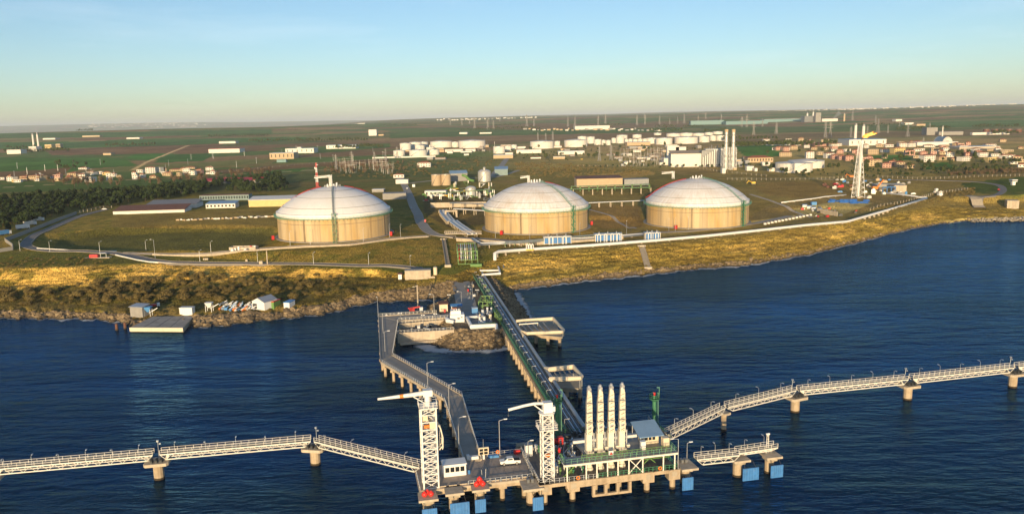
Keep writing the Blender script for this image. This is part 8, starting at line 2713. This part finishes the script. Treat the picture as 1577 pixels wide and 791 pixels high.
VILL = [(65, 470, 50, 30, 'w'), (90, 476, 36, 20, 'y'), (145, 466, 58, 30, 'c'), (215, 466, 84, 34, 'c'), (345, 456, 44, 30, 'p'), (440, 450, 60, 34, 'c'), (500, 445, 58, 30, 'c'), (543, 475, 55, 36, 'w'), (550, 432, 50, 22, 'w'), (660, 462, 34, 46, 'w'), (642, 432, 44, 20, 'y'), (820, 457, 34, 30, 'w'), (860, 450, 34, 26, 'w'),
        (850, 417, 40, 20, 'w'), (910, 422, 55, 42, 'w'), (960, 417, 44, 36, 'w'), (1130, 432, 40, 46, 'w'), (1168, 432, 34, 30, 'w'), (1208, 426, 40, 30, 'p'), (1265, 426, 30, 12, 'w'), (500, 397, 50, 10, 'w'), (600, 428, 40, 20, 'w'), (1060, 410, 70, 14, 't'), (1150, 395, 60, 12, 't'), (925, 450, 36, 14, 't')]
for t_ in VILL:
    house(*t_, 0, 'in the roadside village behind the pine wood', 'houses of the roadside village', 'f' if t_[4] in 'w' and random.random() < .6 else None)
rr = random.Random(101)
for i in range(62):
    zx, zy = rr.uniform(60, 1570), rr.uniform(225, 345)
    if 480 < zx < 760 and zy < 262 or (zx < 420 and zy > 300): continue
    house(zx, zy, rr.uniform(24, 46), rr.uniform(12, 26), rr.choice('wwcptw'), 1177, 'in the hillside town behind the flare tower', 'houses of the hillside town')
for i in range(26):
    zx = rr.uniform(0, 1300); zy = float(np.interp(zx, [0, 500, 1300], [472, 452, 420])) + rr.uniform(-22, 12)
    house(zx, zy, rr.uniform(22, 44), rr.uniform(12, 28), rr.choice('wwcct'), 0, 'in the roadside village behind the pine wood', 'houses of the roadside village')
for i in range(44):
    px, py = rr.uniform(620, 1160), rr.uniform(226, 246)
    pb('yard_shed', 'low pale shed between the fuel depots and the power station', 'shed', px, py, rr.uniform(5, 18), rr.uniform(1.6, 4), 12, wall=rr.choice(['wall_white', 'wall_tan', 'concrete_grey']), roof=rr.choice(['roof_white', 'roof_grey', 'roof_tile', 'roof_white']), rz=R(rr.uniform(-10, 10)), group='sheds between depots and power station')
for i in range(34):
    pb('plain_shed', 'small pale shed in the thin row on the brown plain', 'shed', 808 + i * 6.3 + rr.uniform(-2, 2), 200.5 + rr.uniform(-1.5, 1.5), rr.uniform(2, 6), rr.uniform(1, 2.4), 20, wall=rr.choice(['wall_white', 'wall_tan', 'concrete_grey']), roof=rr.choice(['roof_white', 'roof_grey', 'roof_tile']), group='sheds in a row on the brown plain')
# farther buildings on the plain
FARB = [('warehouse', 'long white warehouse with red roof edge alone in the green fields', 'warehouse', 345, 235.5, 47, 6, 40, 'wall_white', 'roof_crimson'),
        ('farm_shed', 'small white farm shed beyond the red-edged warehouse', 'shed', 350, 221, 25, 3, 30, 'wall_white', 'roof_white'),
        ('silo_block', 'square white silo block standing alone on the brown plain', 'silo', 574, 209, 12, 9, 25, 'wall_white', 'roof_white'),
        ('farm_shed', 'low red-roofed shed beside the square white silo block', 'shed', 587, 209, 8, 2, 18, 'wall_tan', 'roof_tile'),
        ('factory', 'tan and orange factory block with white roof in the fields', 'factory', 434, 245, 37, 9, 35, 'wall_tan', 'roof_white'),
        ('factory', 'white factory wing behind the tan and orange block', 'factory', 462, 236, 44, 7, 35, 'wall_white', 'roof_white'),
        ('factory_tower', 'narrow white tower of the field factory', 'tower', 461, 235, 6, 8, 12, 'wall_white', 'roof_white'),
        ('factory', 'long white shed with blue end in the fields', 'shed', 526, 229, 46, 5.5, 30, 'wall_white', 'roof_blue'),
        ('canopy', 'teal skip shelter in front of the field factory', 'shed', 433, 250, 14, 4, 12, 'roof_teal', 'roof_teal'),
        ('depot_office', 'low red-roofed depot office between white tanks', 'building', 724, 233.5, 15, 4, 25, 'wall_white', 'roof_tile'),
        ('depot_office', 'long low white depot office with red stripe', 'building', 699, 234, 27, 4, 25, 'wall_white', 'roof_tile'),
        ('depot_wall', 'long pale loading wall below the depot behind the villa', 'wall', 622, 243, 96, 1.6, 6, 'wall_white', 'wall_white'),
        ('depot_office', 'row of low white depot offices before the broad tanks', 'building', 880, 238, 40, 5, 25, 'wall_white', 'roof_white'),
        ('depot_office', 'low white building beside the broad tanks', 'building', 815, 236, 38, 5, 25, 'wall_white', 'roof_white'),
        ('depot_office', 'blue-roofed depot hall in the trees', 'building', 983, 224, 36, 5, 25, 'wall_tan', 'roof_blue'),
        ('hall', 'long white hall on the plain with silo-like end', 'hall', 912, 199.5, 53, 5.5, 50, 'wall_white', 'roof_white'),
        ('mill', 'long turquoise rolling mill hall on the plain', 'hall', 1090, 192, 50, 6, 60, 'roof_teal', 'roof_teal'),
        ('mill', 'long turquoise mill hall beyond the first one', 'hall', 1150, 191.5, 64, 5, 60, 'roof_teal', 'roof_teal'),
        ('mill', 'pale roofed turquoise hall next to the smoking works', 'hall', 1205, 187.5, 56, 4, 60, 'roof_teal', 'roof_white'),
        ('works', 'dark boxy works building with pipes beside pale chimneys', 'works', 1250, 188, 24, 9, 40, 'steel_grey', 'roof_grey'),
        ('works', 'tall grey tower block of the smoking works', 'works', 1260, 188, 8, 14, 25, 'concrete_grey', 'roof_grey'),
        ('works', 'white low works buildings beneath the smoke plume', 'works', 1278, 187, 24, 4, 40, 'wall_white', 'roof_white'),
        ('power_block', 'blue and white power block with two short stacks behind the town', 'power station', 1337, 224, 56, 9, 60, 'wall_white', 'roof_blue'),
        ('long_wall', 'long pale wall in front of the row of red tanks', 'wall', 1526, 207.5, 57, 3.6, 10, 'wall_white', 'wall_white'),
        ('cement_works', 'grey cement works blocks beside the white drum', 'works', 1436, 208, 16, 11, 30, 'concrete_grey', 'concrete_grey'),
        ('cement_works', 'low grey cement hall behind the white drum', 'works', 1465, 208, 36, 5, 30, 'concrete_grey', 'roof_grey'),
        ('hall', 'white halls at the foot of the white drum', 'hall', 1445, 224, 60, 5, 30, 'wall_white', 'roof_white'),
        ('hall', 'long low pale market halls beyond the town', 'hall', 1510, 230, 60, 4, 40, 'concrete_pale', 'roof_white'),
        ('house_row', 'white house row in the far green valley', 'house', 1400, 192, 14, 3, 30, 'wall_white', 'roof_tile'),
        ('house_row', 'small white house pair in the far green valley', 'house', 1384, 187, 10, 3, 30, 'wall_white', 'roof_white'),
        ('house_row', 'pale house row below the far green valley', 'house', 1418, 194, 14, 3, 30, 'wall_tan', 'roof_tile'),
        ('barn', 'long white barn beside the twin field stacks', 'barn', 76, 215, 20, 2, 30, 'wall_white', 'roof_white'),
        ('mosque_hall', 'white domed hall at the foot of the twin field stacks', 'building', 22, 237, 22, 6, 25, 'wall_white', 'roof_white'),
        ('plant_hall', 'white hall below the twin field stacks', 'building', 51, 233, 12, 7, 25, 'wall_white', 'roof_white'),
        ('plant_hall', 'yellow hall beside the twin field stacks', 'building', 74, 229, 10, 6, 25, 'wall_yellow', 'roof_white'),
        ('plant_hall', 'small tan block beyond the yellow hall', 'building', 89, 227, 7, 5, 20, 'wall_tan', 'roof_white'),
        ('farm_shed', 'pale farm sheds in the far green field', 'shed', 140, 211, 26, 2, 30, 'wall_tan', 'roof_white'),
        ('farm_shed', 'farther pale farm sheds in the green field', 'shed', 205, 214, 20, 2, 30, 'wall_white', 'roof_white'),
        ('farm_shed', 'tan shed with dark heap in the green field', 'shed', 165, 239, 12, 3, 20, 'wall_tan', 'roof_grey'),
        ('farm_shed', 'pale blue-white sheds on the brown plain near pylons', 'shed', 714, 206.5, 12, 2.5, 30, 'wall_white', 'roof_blue'),
        ('farm_shed', 'white sheds among pylons on the plain', 'shed', 748, 206, 18, 2, 30, 'wall_white', 'roof_tile'),
        ('station', 'pale station building at the end of the inland road', 'building', 775, 244, 30, 5, 25, 'wall_tan', 'roof_white')]
for n_, lb, ct_, px, py, w_, h_, d_, wl, rf in FARB:
    pb(n_, lb, ct_, px, py, w_, h_, d_, wall=wl, roof=rf, rz=R(random.uniform(-6, 6)), wins=(6, 1) if n_ in ('factory', 'plant_hall', 'power_block') else (0, 0))
def far_stack(px, py, wpx, hpx, label, m='wall_white', lean=False):
    c = G(px, py); s = c.y / F
    T = Thing('chimney', label, 'chimney', c)
    T.part('shaft', MB().tube(c, c + V(0, 0, hpx * s), wpx * s / 2, wpx * s * .4, 14), m)
    T.part('top_band', MB().tube(c + V(0, 0, hpx * s * .9), c + V(0, 0, hpx * s * 1.005), wpx * s * .44, wpx * s * .43, 14), 'steel_grey')
far_stack(52.5, 228, 3, 22, 'slim white field stack, the one beside the domed hall')
far_stack(60, 231, 3, 26, 'slim white field stack, the taller of the twin pair')
far_stack(1317, 217, 5, 26, 'short pale stack of the blue power block, nearer the plain')
far_stack(1329, 218, 5, 26, 'short pale stack of the blue power block behind the flare')
far_stack(1243, 187, 3, 13, 'pale chimney of the smoking works beside the dark box')
far_stack(1252, 186, 3, 14, 'pale chimney of the smoking works above the dark box')
far_stack(1236, 187, 2, 8, 'short brown chimney of the smoking works', 'wall_tan')
far_stack(1300, 187, 3, 12, 'lone brown tower beyond the smoke plume', 'wall_tan')
far_stack(1451, 212, 2, 18, 'thin white chimney beside the white drum')
for i in range(5):
    rtank((1521, 1534, 1545, 1556, 1571)[i], 204, 9, 5, 'dark red tank in the row behind the long pale wall', 'row of dark red tanks', 'roof_brown', 'red_tank', 'cone', False)
c = G(1459, 223); s = c.y / F
T = Thing('drum_shed', 'huge white barrel-vaulted drum shed beyond the town', 'shed', c)
mb = MB()
prof = [(math.cos(PI * i / 12), math.sin(PI * i / 12)) for i in range(13)]
r_ = 8.5 * s; L_ = 26 * s
vs_ = [(c.x + x * r_, c.y + k * L_, c.z + z * r_ * 1.45) for k in (0, 1) for x, z in prof]
mb.add(vs_, [(i, i + 1, 14 + i, 13 + i) for i in range(12)] + [tuple(range(13))])
T.part('vault', mb, 'wall_white', smooth=True); T.part('door', MB().box(c + V(0, -.3, 0), (r_ * .6, .3, r_ * .7)), 'steel_grey')
# smoke of the works
sm = bpy.data.materials.new('smoke'); sm.use_nodes = True
nt = sm.node_tree
for n_ in list(nt.nodes): nt.nodes.remove(n_)
so = nt.nodes.new('ShaderNodeOutputMaterial'); sv = nt.nodes.new('ShaderNodeVolumePrincipled'); sv.inputs['Color'].default_value = (.9, .92, .95, 1); sv.inputs['Density'].default_value = .03
nt.links.new(sv.outputs[0], so.inputs['Volume'])
MATS['smoke'] = sm
c = G(1282, 187); s = c.y / F
mb = MB()
rr = random.Random(3)
prev = None
for i in range(7):
    f = i / 6
    p = c + V(f * 11 * s, 0, (2 + 11 * f ** .8) * s); r_ = (1.0 + 2.6 * f) * s
    if prev: mb.tube(prev[0], p, prev[1], r_, 12, cap=(i in (1, 6)))
    prev = (p, r_)
o = obj('smoke', mb.mesh('smoke', 'smoke')); o['kind'] = 'stuff'; o['label'] = 'pale smoke plume drifting from the far works'
# far towns: reads as a sprinkle of pale dots on the sky line
def speckle(name, label, spots, seed, m='wall_white'):
    r_ = random.Random(seed)
    mb = MB()
    for (px0, px1, d0, d1, n) in spots:
        for i in range(n):
            px = r_.uniform(px0, px1); D = r_.uniform(d0, d1)
            x = (px - W / 2) / F * D * 1.0
            z = gz(x, D)
            w_ = r_.uniform(6, 20) * (1 if D < 15000 else 2.5); h = r_.uniform(4, 12) * (1 if D < 15000 else 2)
            mb.box((x, D, z - 2), (w_, 14, h), r_.uniform(-.5, .5))
    o = obj(name, mb.mesh(name, m)); o['kind'] = 'stuff'; o['label'] = label
speckle('distant_town', 'far pale town strung along the sky line', [(480, 570, 7000, 8500, 60), (680, 830, 7500, 9500, 80), (1150, 1330, 8000, 10500, 150), (1320, 1560, 8000, 10500, 160), (150, 330, 22000, 26000, 120)], 4)
# dark tree lines in the far fields
P = []
r_ = random.Random(14)
for _ in range(26):
    D = r_.uniform(1500, 5200); x = r_.uniform(-.66, .66) * D
    a = r_.uniform(-.25, .25); n = r_.randint(8, 26)
    for i in range(n):
        xx, yy = x + i * 9 * math.cos(a), D + i * 9 * math.sin(a)
        P.append(V(xx, yy, gz(xx, yy)))
mass('hedge_tree_lines', 'dark far tree lines between the fields', TREES, P, 1.0, 1.8)
